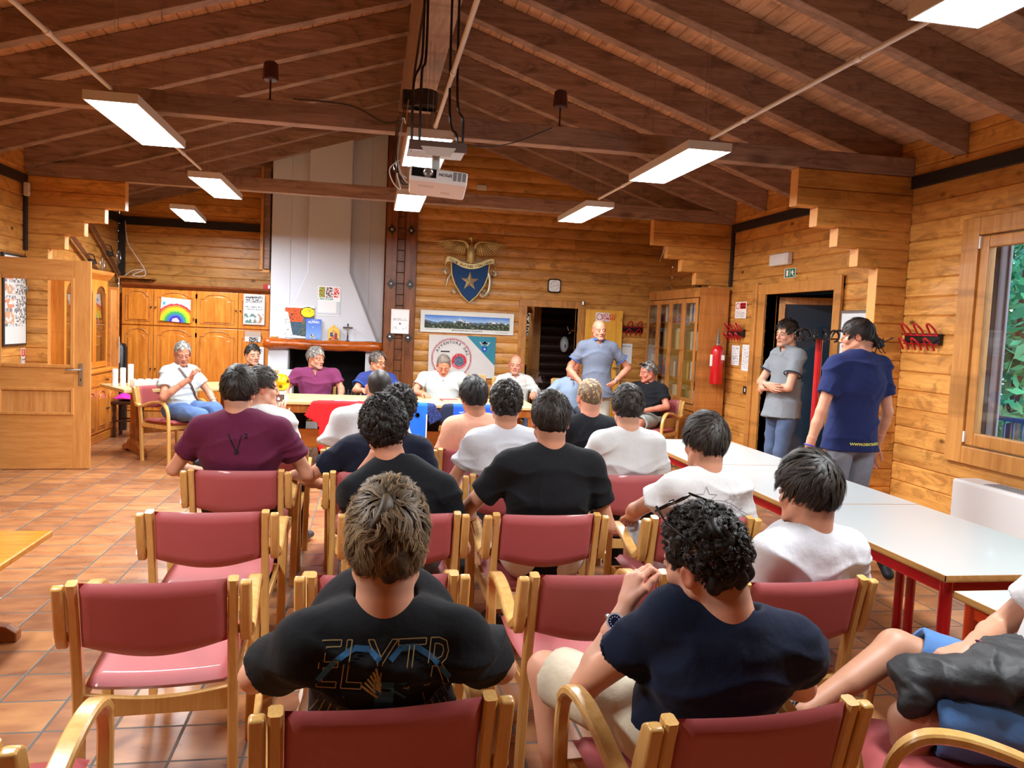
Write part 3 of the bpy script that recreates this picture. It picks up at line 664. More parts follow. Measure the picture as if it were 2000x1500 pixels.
# ================================================================== CHAIRS
def make_chair(label, group='red vinyl armchairs set out in rows', loc=(0,0,0), rz=0):
    t = thing('armchair', label, 'chair', loc, rz, group); t.scale = (.95, 1, 1)
    for s in (-1, 1):
        o = MB(); pts = [(s*.238,-.20,0),(s*.236,-.215,.2),(s*.234,-.228,.42),(s*.234,-.262,.62),(s*.236,-.302,.80)]
        P = bez(pts, 4); o.ribbon(P, (1,0,0), .032, [.042 - .008*abs(i/len(P)-.45) for i in range(len(P))]); o.build('rear_post', M['beech'], t, smooth=35)
        o = MB()
        path = bez([(s*.275,-.255,.625),(s*.275,-.20,.596),(s*.275,-.12,.612),(s*.275,-.02,.645),(s*.275,.09,.662),(s*.275,.175,.645),(s*.272,.228,.575),(s*.268,.243,.45),(s*.262,.245,.2),(s*.26,.247,0)], 5)
        m_ = len(path); o.ribbon(path, (1,0,0), [.050 if i < m_*.62 else .040 for i in range(m_)], [.026 if i > 3 else .034 for i in range(m_)])
        o.build('arm', M['beech'], t, smooth=35)
        o = MB()                                         # rounded paddle beside the backrest
        pl = [(-.324,.79),(-.300,.797),(-.276,.785),(-.245,.70),(-.228,.63),(-.232,.592),(-.262,.585),(-.285,.63),(-.305,.71)]
        o.prism(pl, s*.256, s*.292, 'yz'); o.build('arm_paddle', M['beech'], t, smooth=40, bevel=.008, seg=3)
    def bk(side):
        def f(u, v):
            x = -.217 + .434*u; z = .592 + .208*v - (1-v)*.035*math.sin(PI*u); yc = -.268 - (z-.62)*.20 - .022*math.sin(PI*u)
            ed = min(1, min(u, 1-u)/.05, min(v, 1-v)/.10); th = .021 * math.sqrt(max(0, 1-(1-ed)**2))
            return (x, yc + side*th, z)
        return f
    o = MB(); o.grid(bk(-1), 24, 10); o.grid(bk(1), 24, 10); o.build('backrest', M['vinyl'], t, smooth='all')
    def st(side):
        def f(u, v):
            w = .222 + .012*math.sin(PI*v); x = -w + 2*w*u; y = -.205 + .475*v
            ed = min(1, min(u, 1-u)/.06, min(v, 1-v)/.08); h = .024 * math.sqrt(max(0, 1-(1-ed)**2))
            z = .432 + .012*(2*u-1)**2 + (.010*v if v < .8 else .010*v - .03*(v-.8)**2*20*.2)
            return (x, y, z + side*h)
        return f
    o = MB(); o.grid(st(-1), 20, 16); o.grid(st(1), 20, 16); o.build('seat', M['vinyl'], t, smooth='all')
    o = MB(); n = 16
    top = [(-.22+.44*i/n, .425 - .022*math.sin(PI*i/n)**1.0 + .004) for i in range(n+1)]
    o.prism(top + [(.22,.355),(-.22,.355)], -.238, -.214, 'xz'); o.build('rear_rail', M['beech'], t, bevel=.003)
    o = MB(); o.box(-.25,-.21,.375,-.232,.24,.415); o.box(.232,-.21,.375,.25,.24,.415); o.box(-.24,.222,.375,.24,.24,.415); o.build('side_rail', M['beech'], t, bevel=.003)
    return t
CH = {}
C0 = make_chair('empty red armchair in the left column, third row from the front edge')
spots = {  # name: (x, y, rotation, label)
 'A1': (-.885, 1.83, 0, 'red armchair cut off by the bottom left corner'),
 'A2': (.035, 1.93, 4, 'red armchair at the bottom edge under the dragon print T-shirt'),
 'A3': (.83, 1.83, 6, 'red armchair at the bottom edge under the man holding his chin'),
 'A4': (1.63, 1.79, 60, 'red armchair turned sideways in the bottom right corner'),
 'B1': (-.635, 2.76, 4, 'empty red armchair at the left end of the second row'),
 'B2': (.065, 2.80, 0, 'red armchair hidden behind the tousled light brown head'),
 'B3': (.765, 2.78, 2, 'empty red armchair in the middle of the second row, seat in full view'),
 'B4': (1.44, 2.68, 4, 'red armchair under the white T-shirt man nearest the white tables'),
 'C1': (-.635, 3.64, 1, 'empty red armchair directly behind the maroon shirt man'),
 'C2': (.165, 3.62, 0, 'red armchair under the curly man in the loose black T-shirt'),
 'C3': (.78, 3.60, 0, 'red armchair under the broad man in the plain black T-shirt'),
 'C4': (1.475, 3.55, 0, 'red armchair under the star print white T-shirt'),
 'D1': (-.665, 4.55, 0, 'red armchair under the maroon T-shirt man'),
 'D2': (.05, 4.53, 0, 'red armchair under the man in the dark navy T-shirt with wavy hair'),
 'D3': (.80, 4.48, -2, 'red armchair under the plain white T-shirt man in the middle'),
 'D4': (1.465, 4.54, 0, 'red armchair under the white T-shirt man beside the white tables'),
 'E1': (-.645, 5.28, 2, 'red armchair under the young man holding up a phone'),
 'E2': (-.01, 5.31, 0, 'red armchair under the buzz cut man in the white T-shirt'),
 'E3': (.69, 5.36, 0, 'red armchair under the peach T-shirt'),
 'E4': (1.36, 5.34, 0, 'red armchair under the short blond hair man in black'),
 'Q1': (-2.08, 9.02, -128, 'red armchair of the grey haired man beside the cup table'),
 'Q9': (3.42, 9.15, 132, 'red armchair of the man with sunglasses beside the bookcase'),
}
first = True
for k, (x, y, a, lb) in spots.items():
    if first: C0.location = (x, y, 0); C0.rotation_euler = (0, 0, math.radians(a)); C0['label'] = lb; CH[k] = C0; first = False
    else: CH[k] = dup(C0, (x, y, 0), math.radians(a), lb)
    if k in ('Q1', 'Q9'): CH[k]['group'] = 'red vinyl armchairs at the sides of the head table'
# wooden chairs behind the head table
def make_wchair(lb, x, y):
    t = thing('wooden_chair', lb, 'chair', (x, y, 0), PI, 'wooden slat back chairs behind the head table')
    for sx in (-1, 1):
        o = MB(); o.ribbon(bez([(sx*.19,-.2,0),(sx*.19,-.2,.45),(sx*.19,-.26,.95)]), (1,0,0), .035, .035); o.build('rear_post', M['beech'], t)
        o = MB(); o.box(sx*.19-.018,.17,0,sx*.19+.018,.205,.43); o.build('front_leg', M['beech'], t)
    o = MB(); o.box(-.21,-.21,.43,.21,.22,.46); o.build('seat', M['beech'], t, bevel=.01)
    o = MB()
    for i in range(5): o.bar((-.12+i*.06,-.225,.5),(-.12+i*.06,-.262,.92),.03,.012,(0,1,0))
    o.build('back_slat', M['beech'], t)
    o = MB(); o.bar((-.19,-.262,.93),(.19,-.262,.93),.06,.025,(0,1,0)); o.build('top_rail', M['beech'], t, bevel=.006)
    return t
W0 = make_wchair('wooden slat chair under the young man in black at the table', -1.32, 9.86)
for x, y, lb in ((-.60, 9.45, 'wooden slat chair under the man in the burgundy polo'), (.10, 9.62, 'wooden slat chair under the man in the blue polo with glasses'), (.84, 9.45, 'wooden slat chair under the man in the white polo looking down'),
                 (1.78, 9.90, 'wooden slat chair under the bald man in the white shirt'), (2.58, 9.95, 'wooden slat chair under the man in the pale blue shirt'), (1.32, 10.15, 'empty wooden slat chair between the white polo man and the bald man')):
    dup(W0, (x, y, 0), PI, lb)
# ================================================================== TABLES
def trestle_table(name, label, cat, loc, rz, L, Wd, H, mt, top_th=.04, tx=None):
    t = thing(name, label, cat, loc, rz)
    o = MB(); o.box(-L/2,-Wd/2,H-top_th,L/2,Wd/2,H); o.build('table_top', mt, t, bevel=.008, seg=3)
    for s in (-1, 1):
        x = s*(L/2-.25); o = MB(); o.box(x-.022,-.09,.10,x+.022,.09,H-top_th-.05); o.build('leg_board', M['trestle'], t, bevel=.006)
        o = MB(); hw = Wd*.40
        pf = [(-hw,0),(-hw,.045),(-hw*.82,.075),(-hw*.6,.085),(-hw*.42,.14),(-hw*.2,.16),(hw*.2,.16),(hw*.42,.14),(hw*.6,.085),(hw*.82,.075),(hw,.045),(hw,0),(hw*.7,.0),(hw*.6,.025),(-hw*.6,.025),(-hw*.7,0)]
        o.prism(pf, x-.032, x+.032, 'yz'); o.build('foot', M['trestle'], t, bevel=.006)
        o = MB(); o.box(x-.03,-hw*.85,H-top_th-.06,x+.03,hw*.85,H-top_th); o.build('bearer', M['trestle'], t, bevel=.006)
    o = MB(); o.box(-(L/2-.2),-.02,.22,L/2-.2,.02,.34); o.build('stretcher', M['trestle'], t, bevel=.006)
    return t
trestle_table('cup_table', 'pale topped trestle table carrying plastic cups at the left', 'table', (-2.16, 9.77, 0), math.radians(34), 1.55, .80, .76, M['tabletop'])
trestle_table('low_table', 'low yellow pine trestle table at the left edge', 'table', (-1.86, 3.62, 0), math.radians(90), 1.35, .60, .47, M['tableY'], .032)
for x, lb in ((-.285, 'left of the two pale topped speakers tables, under the red jersey'), (1.105, 'right of the two pale topped speakers tables, under the blue jerseys')):
    t = thing('head_table', lb, 'table', (x, 8.68, 0), 0, 'pale topped tables joined as the head table')
    o = MB(); o.box(-.69,-.43,.725,.69,.43,.76); o.build('table_top', M['tabletop'], t, bevel=.006)
    o = MB(); o.box(-.66,-.40,.64,.66,.40,.725); o.build('apron', M['trestle'], t)
    for sx in (-1, 1):
        for sy in (-1, 1):
            o = MB(); o.box(sx*.62-.03,sy*.36-.03,0,sx*.62+.03,sy*.36+.03,.64); o.build('leg', M['trestle'], t, bevel=.004)
    o = MB(); o.box(-.62,.0,.22,.62,.04,.42); o.build('stretcher', M['pine_x'], t, bevel=.005)
def school_table(label, x0, y0, x1, y1, H, mleg, group='white topped tables with red legs in a row on the right'):
    t = thing('white_table', label, 'table', ((x0+x1)/2, (y0+y1)/2, 0), 0, group); a, b = (x1-x0)/2, (y1-y0)/2
    o = MB(); o.box(-a+.003,-b+.003,H-.022,a-.003,b-.003,H); o.build('table_top', M['white_top'], t, bevel=.002)
    o = MB(); o.box(-a,-b,H-.024,-a+.003,b,H-.001); o.box(a-.003,-b,H-.024,a,b,H-.001); o.box(-a,-b,H-.024,a,-b+.003,H-.001); o.box(-a,b-.003,H-.024,a,b,H-.001); o.box(-a,-b,H-.026,a,b,H-.0225); o.build('edge_band', M['edge'], t)
    o = MB(); e = .035; o.box(-a+e,-b+e,H-.085,-a+e+.02,b-e,H-.026); o.box(a-e-.02,-b+e,H-.085,a-e,b-e,H-.026); o.box(-a+e,-b+e,H-.085,a-e,-b+e+.02,H-.026); o.box(-a+e,b-e-.02,H-.085,a-e,b-e,H-.026); o.build('apron', mleg, t, bevel=.003)
    for sx in (-1, 1):
        for sy in (-1, 1):
            o = MB(); o.cyl((sx*(a-.045),sy*(b-.045),.01),(sx*(a-.045),sy*(b-.045),H-.026),.024,n=16); lg = o.build('leg', mleg, t, smooth=True)
            o = MB(); o.cyl((sx*(a-.045),sy*(b-.045),0),(sx*(a-.045),sy*(b-.045),.012),.025,n=14); o.build('foot_cap', M['gblack'], lg)
    return t
ta = school_table('white topped table with red legs, nearest of the joined row', 2.16, 2.58, 2.96, 3.775, .74, M['red_metal'])
o = MB(); o.box(-.372,.40,.665,-.366,.50,.69); o.build('maker_plate', M['steel'], ta)
school_table('white topped table with red legs, middle one of the three joined in a row', 2.165, 3.782, 2.965, 4.95, .74, M['red_metal'])
school_table('white topped table with red legs, far end of the joined row', 2.17, 4.957, 2.97, 6.15, .74, M['red_metal'])
tb = school_table('white topped table with orange red legs in the bottom right, apart from the row', 2.13, 1.30, 2.93, 2.50, .71, M['orange_metal'])
o = MB(); o.box(-.372,.30,.63,-.366,.42,.655); o.build('maker_plate', M['offwhite'], tb)
# ================================================================== HEAD TABLE THINGS
def cloth_shape(name, label, poly, y_front, z_top, col, x0, painter=None, back=.16, group=None, wave=.02):
    """garment laid over the table's front edge. poly = outline in (x, s): s<=0 lies on the table, s>0 hangs down"""
    def inside(x, s):
        c = False; n = len(poly)
        for i in range(n):
            (xa, sa), (xb, sb) = poly[i], poly[i-1]
            if (sa > s) != (sb > s) and x < (xb-xa)*(s-sa)/(sb-sa)+xa: c = not c
        return c
    xs = [p[0] for p in poly]; ss = [p[1] for p in poly]; st = .0125
    nx = int((max(xs)-min(xs))/st)+1; ns = int((max(ss)-min(ss))/st)+1
    mb = MB(); idx = {}
    def pt(i, j):
        if (i, j) in idx: return idx[(i, j)]
        x = min(xs)+i*st; s = min(ss)+j*st
        wv = wave*(mnoise.noise(Vector((x*5, s*2.0, 3.1+x0)))*.9 + .35*math.sin(x*22+s*3))*max(0, min(1, s*6))
        if s <= 0: p = (x0+x, y_front - s, z_top+.004 + .003*mnoise.noise(Vector((x*12, s*12, 0))))
        elif s < .03: a = s/.03*PI/2; p = (x0+x, y_front - .008*math.sin(a), z_top + .004 - .012*(1-math.cos(a)))
        else: p = (x0+x, y_front-.012 - abs(wv) - .01*s, z_top-.01-(s-.03))
        mb.v.append(p); idx[(i, j)] = len(mb.v)-1; return idx[(i, j)]
    for i in range(nx):
        for j in range(ns):
            x = min(xs)+(i+.5)*st; s = min(ss)+(j+.5)*st
            if inside(x, s):
                mb.f.append((pt(i,j), pt(i+1,j), pt(i+1,j+1), pt(i,j+1))); c = painter(x, s) if painter else None; mb.c.append(c or lin(col))
    o = mb.build(name, M['cloth_print'], smooth='all'); md = o.modifiers.new('thick', 'SOLIDIFY'); md.thickness = .004; md.offset = 1
    return tag(o, label, 'jersey', group)
def jersey_poly(w, h, sl): return [(-w/2,-.10),(-.09,-.14),(-.05,-.10),(.05,-.10),(.09,-.14),(w/2,-.10),(w/2+sl,.16),(w/2+sl-.13,.24),(w/2-.01,.12),(w/2-.02,h),(-w/2+.02,h),(-w/2+.01,.12),(-w/2-sl+.13,.24),(-w/2-sl,.16)]
RED, WHT = lin('#e8141c'), lin('#f2f0f0')
def red_p(x, s):
    if abs(x) > .33 and (abs(x)-.33)*.55 + s*.8 > .205: return WHT
    if s < -.07 and abs(x) < .12: return WHT if s < -.095 else RED
    return RED
rj = cloth_shape('red_jersey', 'bright red football jersey with white sponsor print hanging over the table edge', jersey_poly(.56, .52, .13), 8.245, .76, '#e8141c', -.23, red_p, group=None)
o = MB()
text_on(o, 'WILDER BURSCH', (-.05, 8.19, .632), (1,0,0), (0,0,1), .034, '#ffffff', .001, off=.012); text_on(o, 'SPEZIA', (-.09, 8.19, .60), (1,0,0), (0,0,1), .030, '#f4d6d6', 0, off=.012)
text_on(o, 'DUMONT', (-.09, 8.19, .572), (1,0,0), (0,0,1), .026, '#f4d6d6', 0, off=.012)
sq = [(-.245,.565),(-.175,.565),(-.175,.64),(-.245,.64)]
for (a, b) in zip(sq, sq[1:]+sq[:1]): o.bar((a[0],8.178,a[1]),(b[0],8.178,b[1]),.002,.005,(0,1,0),col=WHT)
for p in ([(-.24,.57),(-.21,.60),(-.235,.625)],[(-.21,.60),(-.18,.57),(-.19,.61)],[(-.21,.60),(-.205,.635),(-.185,.63)],[(-.22,.60),(-.2,.61),(-.21,.63)]): o.add([(x,8.177,z) for x, z in p], [(0,1,2)], WHT)
o.build('sponsor_print', M['cloth_print'], rj, recalc=False)
BL, NV, = lin('#1668d8'), lin('#1c2a5c')
def bl_p(x, s):
    if abs(x) > .215 and s < .3: return NV if mnoise.noise(Vector((x*60, s*60, 1))) < .1 else lin('#2c3f86')
    if abs(x) > .20 and s > .12: return WHT
    return BL
bj = cloth_shape('blue_jersey', 'bright blue jersey with dark patterned sleeves and a round badge, left of the blue pair', jersey_poly(.45, .44, .14), 8.233, .764, '#1668d8', .395, bl_p, group='blue jerseys on the head table')
o = MB(); o.lathe([(0,-.006),(.024,-.006)], (.50,8.19,.655), 16, axis='y', col=lin('#e9e2ea')); o.lathe([(0,-.008),(.016,-.008)], (.50,8.19,.655), 12, axis='y', col=lin('#c22a3a')); text_on(o, 'LICENTI', (.47, 8.185, .44), (1,0,0), (0,0,1), .03, '#8fd0f5', 0, off=.012); o.build('badge_and_print', M['cloth_print'], bj, recalc=False)
def b2_p(x, s):
    if abs(x) > .22: return lin('#1a2440')
    return lin('#1a58d8')
bj2 = cloth_shape('blue_jersey', 'blue jersey with plain dark navy sleeves and white sponsor letters, right of the blue pair', jersey_poly(.54, .22, .14), 8.245, .76, '#1a58d8', 1.10, b2_p, group='blue jerseys on the head table')
o = MB(); text_on(o, 'TiFotti', (1.10, 8.19, .615), (1,0,0), (0,0,1), .085, '#ffffff', .002, off=.012)
o.add([(x, 8.172, z) for x, z in ((.93,.70),(.945,.688),(1.0,.705),(.95,.698))], [(0,1,2,3)], WHT); o.build('sponsor_print', M['cloth_print'], bj2, recalc=False)
# trophy
tr = thing('ball_trophy', 'gold football trophy on a clear glass base at the left end of the head table', 'trophy', (-.91, 8.52, .76))
gold = plain('shiny_gold', '#f2c81e', .22, metal=.55, var=.2, vscale=60); gls = plain('clear_crystal', '#dfe6e6', .08, spec=.8)
o = MB(); o.lathe([(.0,0),(.085,0),(.085,.012),(.06,.02),(.045,.045),(.06,.075),(.05,.08),(0,.08)], n=10); o.build('base', gls, tr)
bm = bmesh.new(); bmesh.ops.create_icosphere(bm, subdivisions=3, radius=.092)
for v in bm.verts: v.co *= 1 + .012*mnoise.noise(v.co*30)
me = bpy.data.meshes.new('ball'); bm.to_mesh(me); bm.free(); me.materials.append(gold); me.shade_smooth(); bo = bpy.data.objects.new('ball', me); COL.objects.link(bo); bo.parent = tr; bo.location = (0,0,.165)
o = MB()
for i in range(9):
    a = i*2.4; zz = -.8+.2*i; rr = math.sqrt(max(0, 1-zz*zz)); c = Vector((math.cos(a)*rr, math.sin(a)*rr, zz)); u = c.cross(Vector((.3,.2,1))).normalized(); w = c.cross(u)
    o.add([c*.0945 + (u*math.cos(k*2*PI/5)+w*math.sin(k*2*PI/5))*.022 + Vector((0,0,.165)) for k in range(5)], [(0,1,2,3,4)])
o.build('dark_patch', plain('dark_brown_gold', '#6a4a12', .3, metal=.5), tr)
nb = thing('notebook', 'small pink red notebook lying on the head table', 'notebook', (.88, 8.75, .76), math.radians(12))
o = MB(); o.box(-.09,-.06,.0,.09,.06,.003); o.box(-.09,-.06,.015,.09,.06,.018); o.box(-.092,-.06,0,-.088,.06,.018); o.build('cover', plain('pink_red_cover', '#d8485c', .4), nb); o = MB(); o.box(-.087,-.057,.003,.088,.057,.015); o.build('pages', M['offwhite'], nb)
gg = MB(); gg.tube(bez([(-.06,0,.02),(-.03,-.02,.03),(0,0,.02),(.04,-.02,.03),(.07,.01,.02)]), .003, 6); gg.tube([(-.06,0,.02),(-.03,.09,.01)], .002, 5); gg.tube([(.07,.01,.02),(.04,.1,.01)], .002, 5)
tag(gg.build('eyeglasses', M['gblack'], None, loc=(1.56, 8.62, .755)), 'folded dark eyeglasses on the head table before the bald man', 'eyeglasses')
# plastic cups
def cup(nm='plastic_cup'):
    pass
cm = plain('clear_plastic_cup', '#ecebe4', .25, spec=.6); 
CT = Matrix.Translation((-2.10, 9.81, .76)) @ Matrix.Rotation(math.radians(34), 4, 'Z')
cp0 = None
for r in range(3):
    for c in range(6):
        p = CT @ Vector((-.66 + c*.082 + r*.01, -.22 + r*.085, 0))
        if cp0 is None:
            mb = MB(); mb.lathe([(.034,0),(.035,.004),(.027,.082),(.0265,.085),(0,.085)], n=14)
            for z in (.03, .045, .06): mb.lathe([(.0325-z*.06,z),(.0335-z*.06,z+.002),(.0325-z*.06,z+.004)], n=14)
            cp0 = mb.build('plastic_cup', cm, smooth=True, loc=p); tag(cp0, 'clear plastic cup standing upside down in the rows on the cup table', 'cup', 'single plastic cups in rows on the cup table')
        else: o = cp0.copy(); o.location = p; COL.objects.link(o)
for i, (c, hh, lb) in enumerate(((-.78, .19, 'leftmost'), (-.69, .20, 'middle'), (-.60, .24, 'rightmost and tallest'))):
    mb = MB(); z = 0; pr_ = []
    mb.lathe([(.034,0),(.036,.002),(.030,.07)] + [q for k in range(int((hh-.07)/.011)) for q in ((.0305,.07+k*.011),(.033,.072+k*.011),(.030,.078+k*.011))] + [(.026,hh),(0,hh)], n=14)
    tag(mb.build('cup_stack', cm, None, smooth=30, loc=CT @ Vector((c, .10+.02*i, 0))), '%s of the three tall stacks of clear cups on the cup table' % lb, 'cup stack', 'stacks of plastic cups')
tag(MB().box(-.05,-.02,0,.06,.02,.01).build('pen_case', M['gblack'], None, loc=CT @ Vector((.60, -.25, .0))), 'flat black object lying at the right end of the cup table', 'case')
# stool with magenta cloth, black cylinder
st_ = thing('stool', 'dark turned wooden stool under the cup table', 'stool', (-3.02, 10.75, 0)); dk = plain('dark_walnut', '#3a1d12', .35)
for sx in (-1, 1):
    for sy in (-1, 1):
        o = MB(); o.lathe([(.022,0),(.022,.12),(.014,.16),(.024,.24),(.014,.30),(.022,.34),(.022,.44)], (sx*.13, sy*.13, 0), 10); o.build('leg', dk, st_, smooth=True)
o = MB(); o.box(-.17,-.17,.42,.17,.17,.46); o.build('seat', dk, st_, bevel=.008); o = MB(); o.box(-.14,-.14,.2,.14,-.12,.22); o.box(-.14,.12,.2,.14,.14,.22); o.build('rung', dk, st_)
o = MB(); o.grid(lambda u, v: (-.14+.3*u, -.16+.32*v, .47 + .06*math.sin(u*5)*math.sin(v*4)+.03), 14, 14); o2 = o.build('magenta_cloth', plain('magenta_fabric', '#c818a0', .7), None, smooth='all', loc=(-3.02, 10.75, .0)); o2.modifiers.new('t', 'SOLIDIFY').thickness = .012
tag(o2, 'crumpled magenta cloth on the dark stool', 'cloth')
bc = thing('black_cylinder', 'tall glossy black cylinder with a pale bracket behind the cup table', 'appliance', (-3.30, 11.35, 0))
o = MB(); o.lathe([(.0,0),(.09,0),(.09,1.1),(.07,1.16),(0,1.18)], n=20); o.build('body', M['gblack'], bc, smooth=True); o = MB(); o.box(-.07,-.13,.9,.02,-.085,1.26); o.build('bracket', M['offwhite'], bc, bevel=.01)
# ================================================================== CABINETS
def arch(x0, x1, z0, z1, top=.10, n=14, ins=0):
    """panel outline with an arched top"""
    w = x1-x0; pts = [(x0, z0), (x1, z0), (x1, z1-top)]
    pts.append((x1-w*.12, z1-top))
    for i in range(n+1):
        a = PI*i/n; pts.append(((x0+x1)/2 + math.cos(a)*w*.38, z1-top+.0 + math.sin(a)*top*.82 + .01))
    pts += [(x0+w*.12, z1-top), (x0, z1-top)]
    return pts
def panel_door(t, x0, z0, x1, z1, y, glass=False, knob='r', top=.09, nm='door'):
    d = MB(); fw = .055; d.box(x0+.003, y-.022, z0+.003, x1-.003, y, z1-.003)
    do = d.build(nm, M['pine'], t, bevel=.004)
    a = arch(x0+fw, x1-fw, z0+fw, z1-fw*.7, top)
    g = MB(); g.tube([(px, y-.023, pz) for px, pz in a], .009, 6, closed=True); g.build('moulding', M['pine_red'], do)
    cx, cz = (x0+x1)/2, (z0+z1)/2; b = [(cx+(px-cx)*.80, cz+(pz-cz)*.90-.004) for px, pz in a]
    g = MB(); g.prism(b, y-.036, y-.020, 'xz'); g.build('raised_panel', M['pine'], do, bevel=.010)
    kx = x1-.03 if knob == 'r' else x0+.03
    g = MB(); g.ball((kx, y-.04, cz), .012, 8, 6); g.cyl((kx, y-.035, cz), (kx, y-.02, cz), .005, n=6); g.build('knob', M['iron'], do, smooth=True)
    return do
xs = [-3.44, -3.02, -2.45, -1.88, -1.445]
ord_ = ['leftmost narrow', 'second, with the rainbow drawing,', 'third', 'rightmost, with the posters,']
for i in range(4):
    t = thing('pine_cabinet', '%s pine wall cabinet with arched doors at the back left' % ord_[i], 'cabinet', (0, 11.9, 0), 0, 'pine cabinets along the alcove wall'); a, b = xs[i], xs[i+1]
    o = MB(); o.box(a+.001, .004, 0, b-.001, .55, 1.95); o.build('body', M['pine'], t)
    o = MB(); o.box(a+.001, -.012, 0, b-.001, .004, .19); o.build('plinth', M['pine_red'], t)
    panel_door(t, a, .20, b, 1.405, .0, knob='r' if i % 2 == 0 else 'l', top=.08); panel_door(t, a, 1.415, b, 1.925, 0, knob='r' if i % 2 == 0 else 'l', top=.07)
    o = MB(); o.prism([(-.01,1.93),(-.06,1.975),(-.065,2.0),(.55,2.0),(.55,1.93)], a+.0005, b-.0005, 'yz'); o.build('cornice', M['cornice'], t)
    if i in (1, 2):
        o = MB()
        for z in (.4, 1.3, 1.5, 1.85): o.box((b if i == 1 else a)-.012, -.028, z-.03, (b if i == 1 else a)+.012 , -.022, z+.03)
        o.build('hinge', M['iron'], t)
# sheets and drawings on the doors
def sheet(name, label, cat, w, h, painter, nu, nv, loc, rx=(1,0,0), up=(0,0,1), mat='paper', th=.002, group=None, curl=None):
    """thin printed sheet: painter(u, v) -> colour, v upwards"""
    R_ = Vector(rx).normalized(); U = Vector(up).normalized(); nn = R_.cross(U); mb = MB()
    def f(u, v):
        p = R_*(u-.5)*w + U*(v-.5)*h
        if curl: p = p + nn*curl(u, v)
        return p
    mb.grid(f, nu, nv, painter)
    o = mb.build(name, M[mat], None, recalc=False, loc=loc); 
    md = o.modifiers.new('thick', 'SOLIDIFY'); md.thickness = th; md.offset = -1
    return tag(o, label, cat, group)
def hexs(d): return {k: lin(v) for k, v in d.items()}
def rainbow(u, v):
    dx, dy = (u-.52), (v-.02)*.82; r = math.hypot(dx*.95, dy); w = .02*mnoise.noise(Vector((u*20, v*20, 0)))
    r += w
    for r0, r1, c in ((.12,.20,'#3a2fa8'),(.20,.26,'#3f6fd0'),(.26,.34,'#2f9a6a'),(.34,.41,'#8fc43a'),(.41,.50,'#f2c21c'),(.50,.56,'#f08a2a'),(.56,.62,'#dc3a4a')):
        if r0 < r < r1: return lin(c)
    if r < .12: return lin('#d8c0ea')
    if abs(u-.1) < .05 and abs(v-.75) < .06: return lin('#4aa8d8')
    return lin('#eef0ee')
sheet('rainbow_drawing', 'childs rainbow drawing with a curled corner on a pine cabinet door', 'drawing', .40, .33, rainbow, 56, 44, (-2.72, 11.855, 1.64), rx=(1,0,-.06), up=(.06,0,1),
      curl=lambda u, v: .05*max(0, u+v-1.35)**1.2*2 + .004)
def poster(title_rows, pic=None, base='#eef0f2', ink='#3a3c44'):
    B_, I_ = lin(base), lin(ink)
    def f(u, v):
        for (a, b, d) in title_rows:
            if a < v < b and .08 < u < .92 and mnoise.noise(Vector((u*38, v*90, d*7))) > d: return I_
        if pic:
            c = pic(u, v)
            if c: return c
        return B_
    return f
def pic1(u, v):
    if .04 < v < .36 and .04 < u < .96:
        n_ = mnoise.noise(Vector((u*8, v*8, 2)))
        if u < .56: return lin('#5f7f78') if n_ > 0 else lin('#c8d6d4')
        return lin('#a8784a') if n_ > .1 else lin('#b8c4d8')
    return None
p1 = sheet('event_poster', 'white event poster with two photos on the rightmost pine cabinet', 'poster', .29, .43, poster([(.86,.95,-.1),(.76,.84,-.05),(.56,.60,.0),(.48,.53,.0)], pic1), 34, 50, (-1.66, 11.852, 1.70))
o = MB(); text_on(o, 'MONTEVECCHIA', (0,0,.165), (1,0,0), (0,0,1), .032, '#23242a', .0008); text_on(o, 'MONSTERRANDO', (0,0,.10), (1,0,0), (0,0,1), .028, '#23242a', .0008); o.build('title', M['paper'], p1, recalc=False)
sheet('group_photo', 'black and white group photo on the rightmost pine cabinet', 'photo', .22, .15, lambda u, v: lin('#3c3c40') if v < .45 and mnoise.noise(Vector((u*14, v*12, 0))) > -.15 and .25 < u < .85 else (lin('#a8988c') if v > .5 else lin('#c8c4c2')), 26, 18, (-1.67, 11.852, 1.31))
sheet('notice_sheet', 'white notice sheet pinned below the group photo', 'notice', .17, .27, poster([(.62,.9,.12),(.3,.36,.2)], lambda u, v: lin('#9aa0a4') if abs(math.hypot((u-.5), (v-.2)*1.5)-.12) < .025 else None, base='#eef0ee'), 20, 30, (-1.60, 11.852, 1.03))
# shelf with white cable in the alcove corner
o = MB(); o.box(-3.58, 12.2, 2.07, -3.14, YB2-.002, 2.10); o.box(-3.55, 12.4, 1.95, -3.2, YB2-.002, 2.07); tag(o.build('corner_shelf', M['trim'], bevel=.003), 'small wooden shelf in the alcove corner above the cabinets', 'shelf')
cables('white_cable', 'white cable hanging in a loop down to the corner shelf', [(-3.56, YB2-.08, 2.9), (-3.52, YB2-.09, 2.6), (-3.40, YB2-.1, 2.4), (-3.28, YB2-.12, 2.22), (-3.26, 12.3, 2.12), (-3.42, 12.3, 2.12), (-3.28, 12.33, 2.20), (-3.42, 12.33, 2.19), (-3.54, 12.35, 2.11)], .006, M['white'])
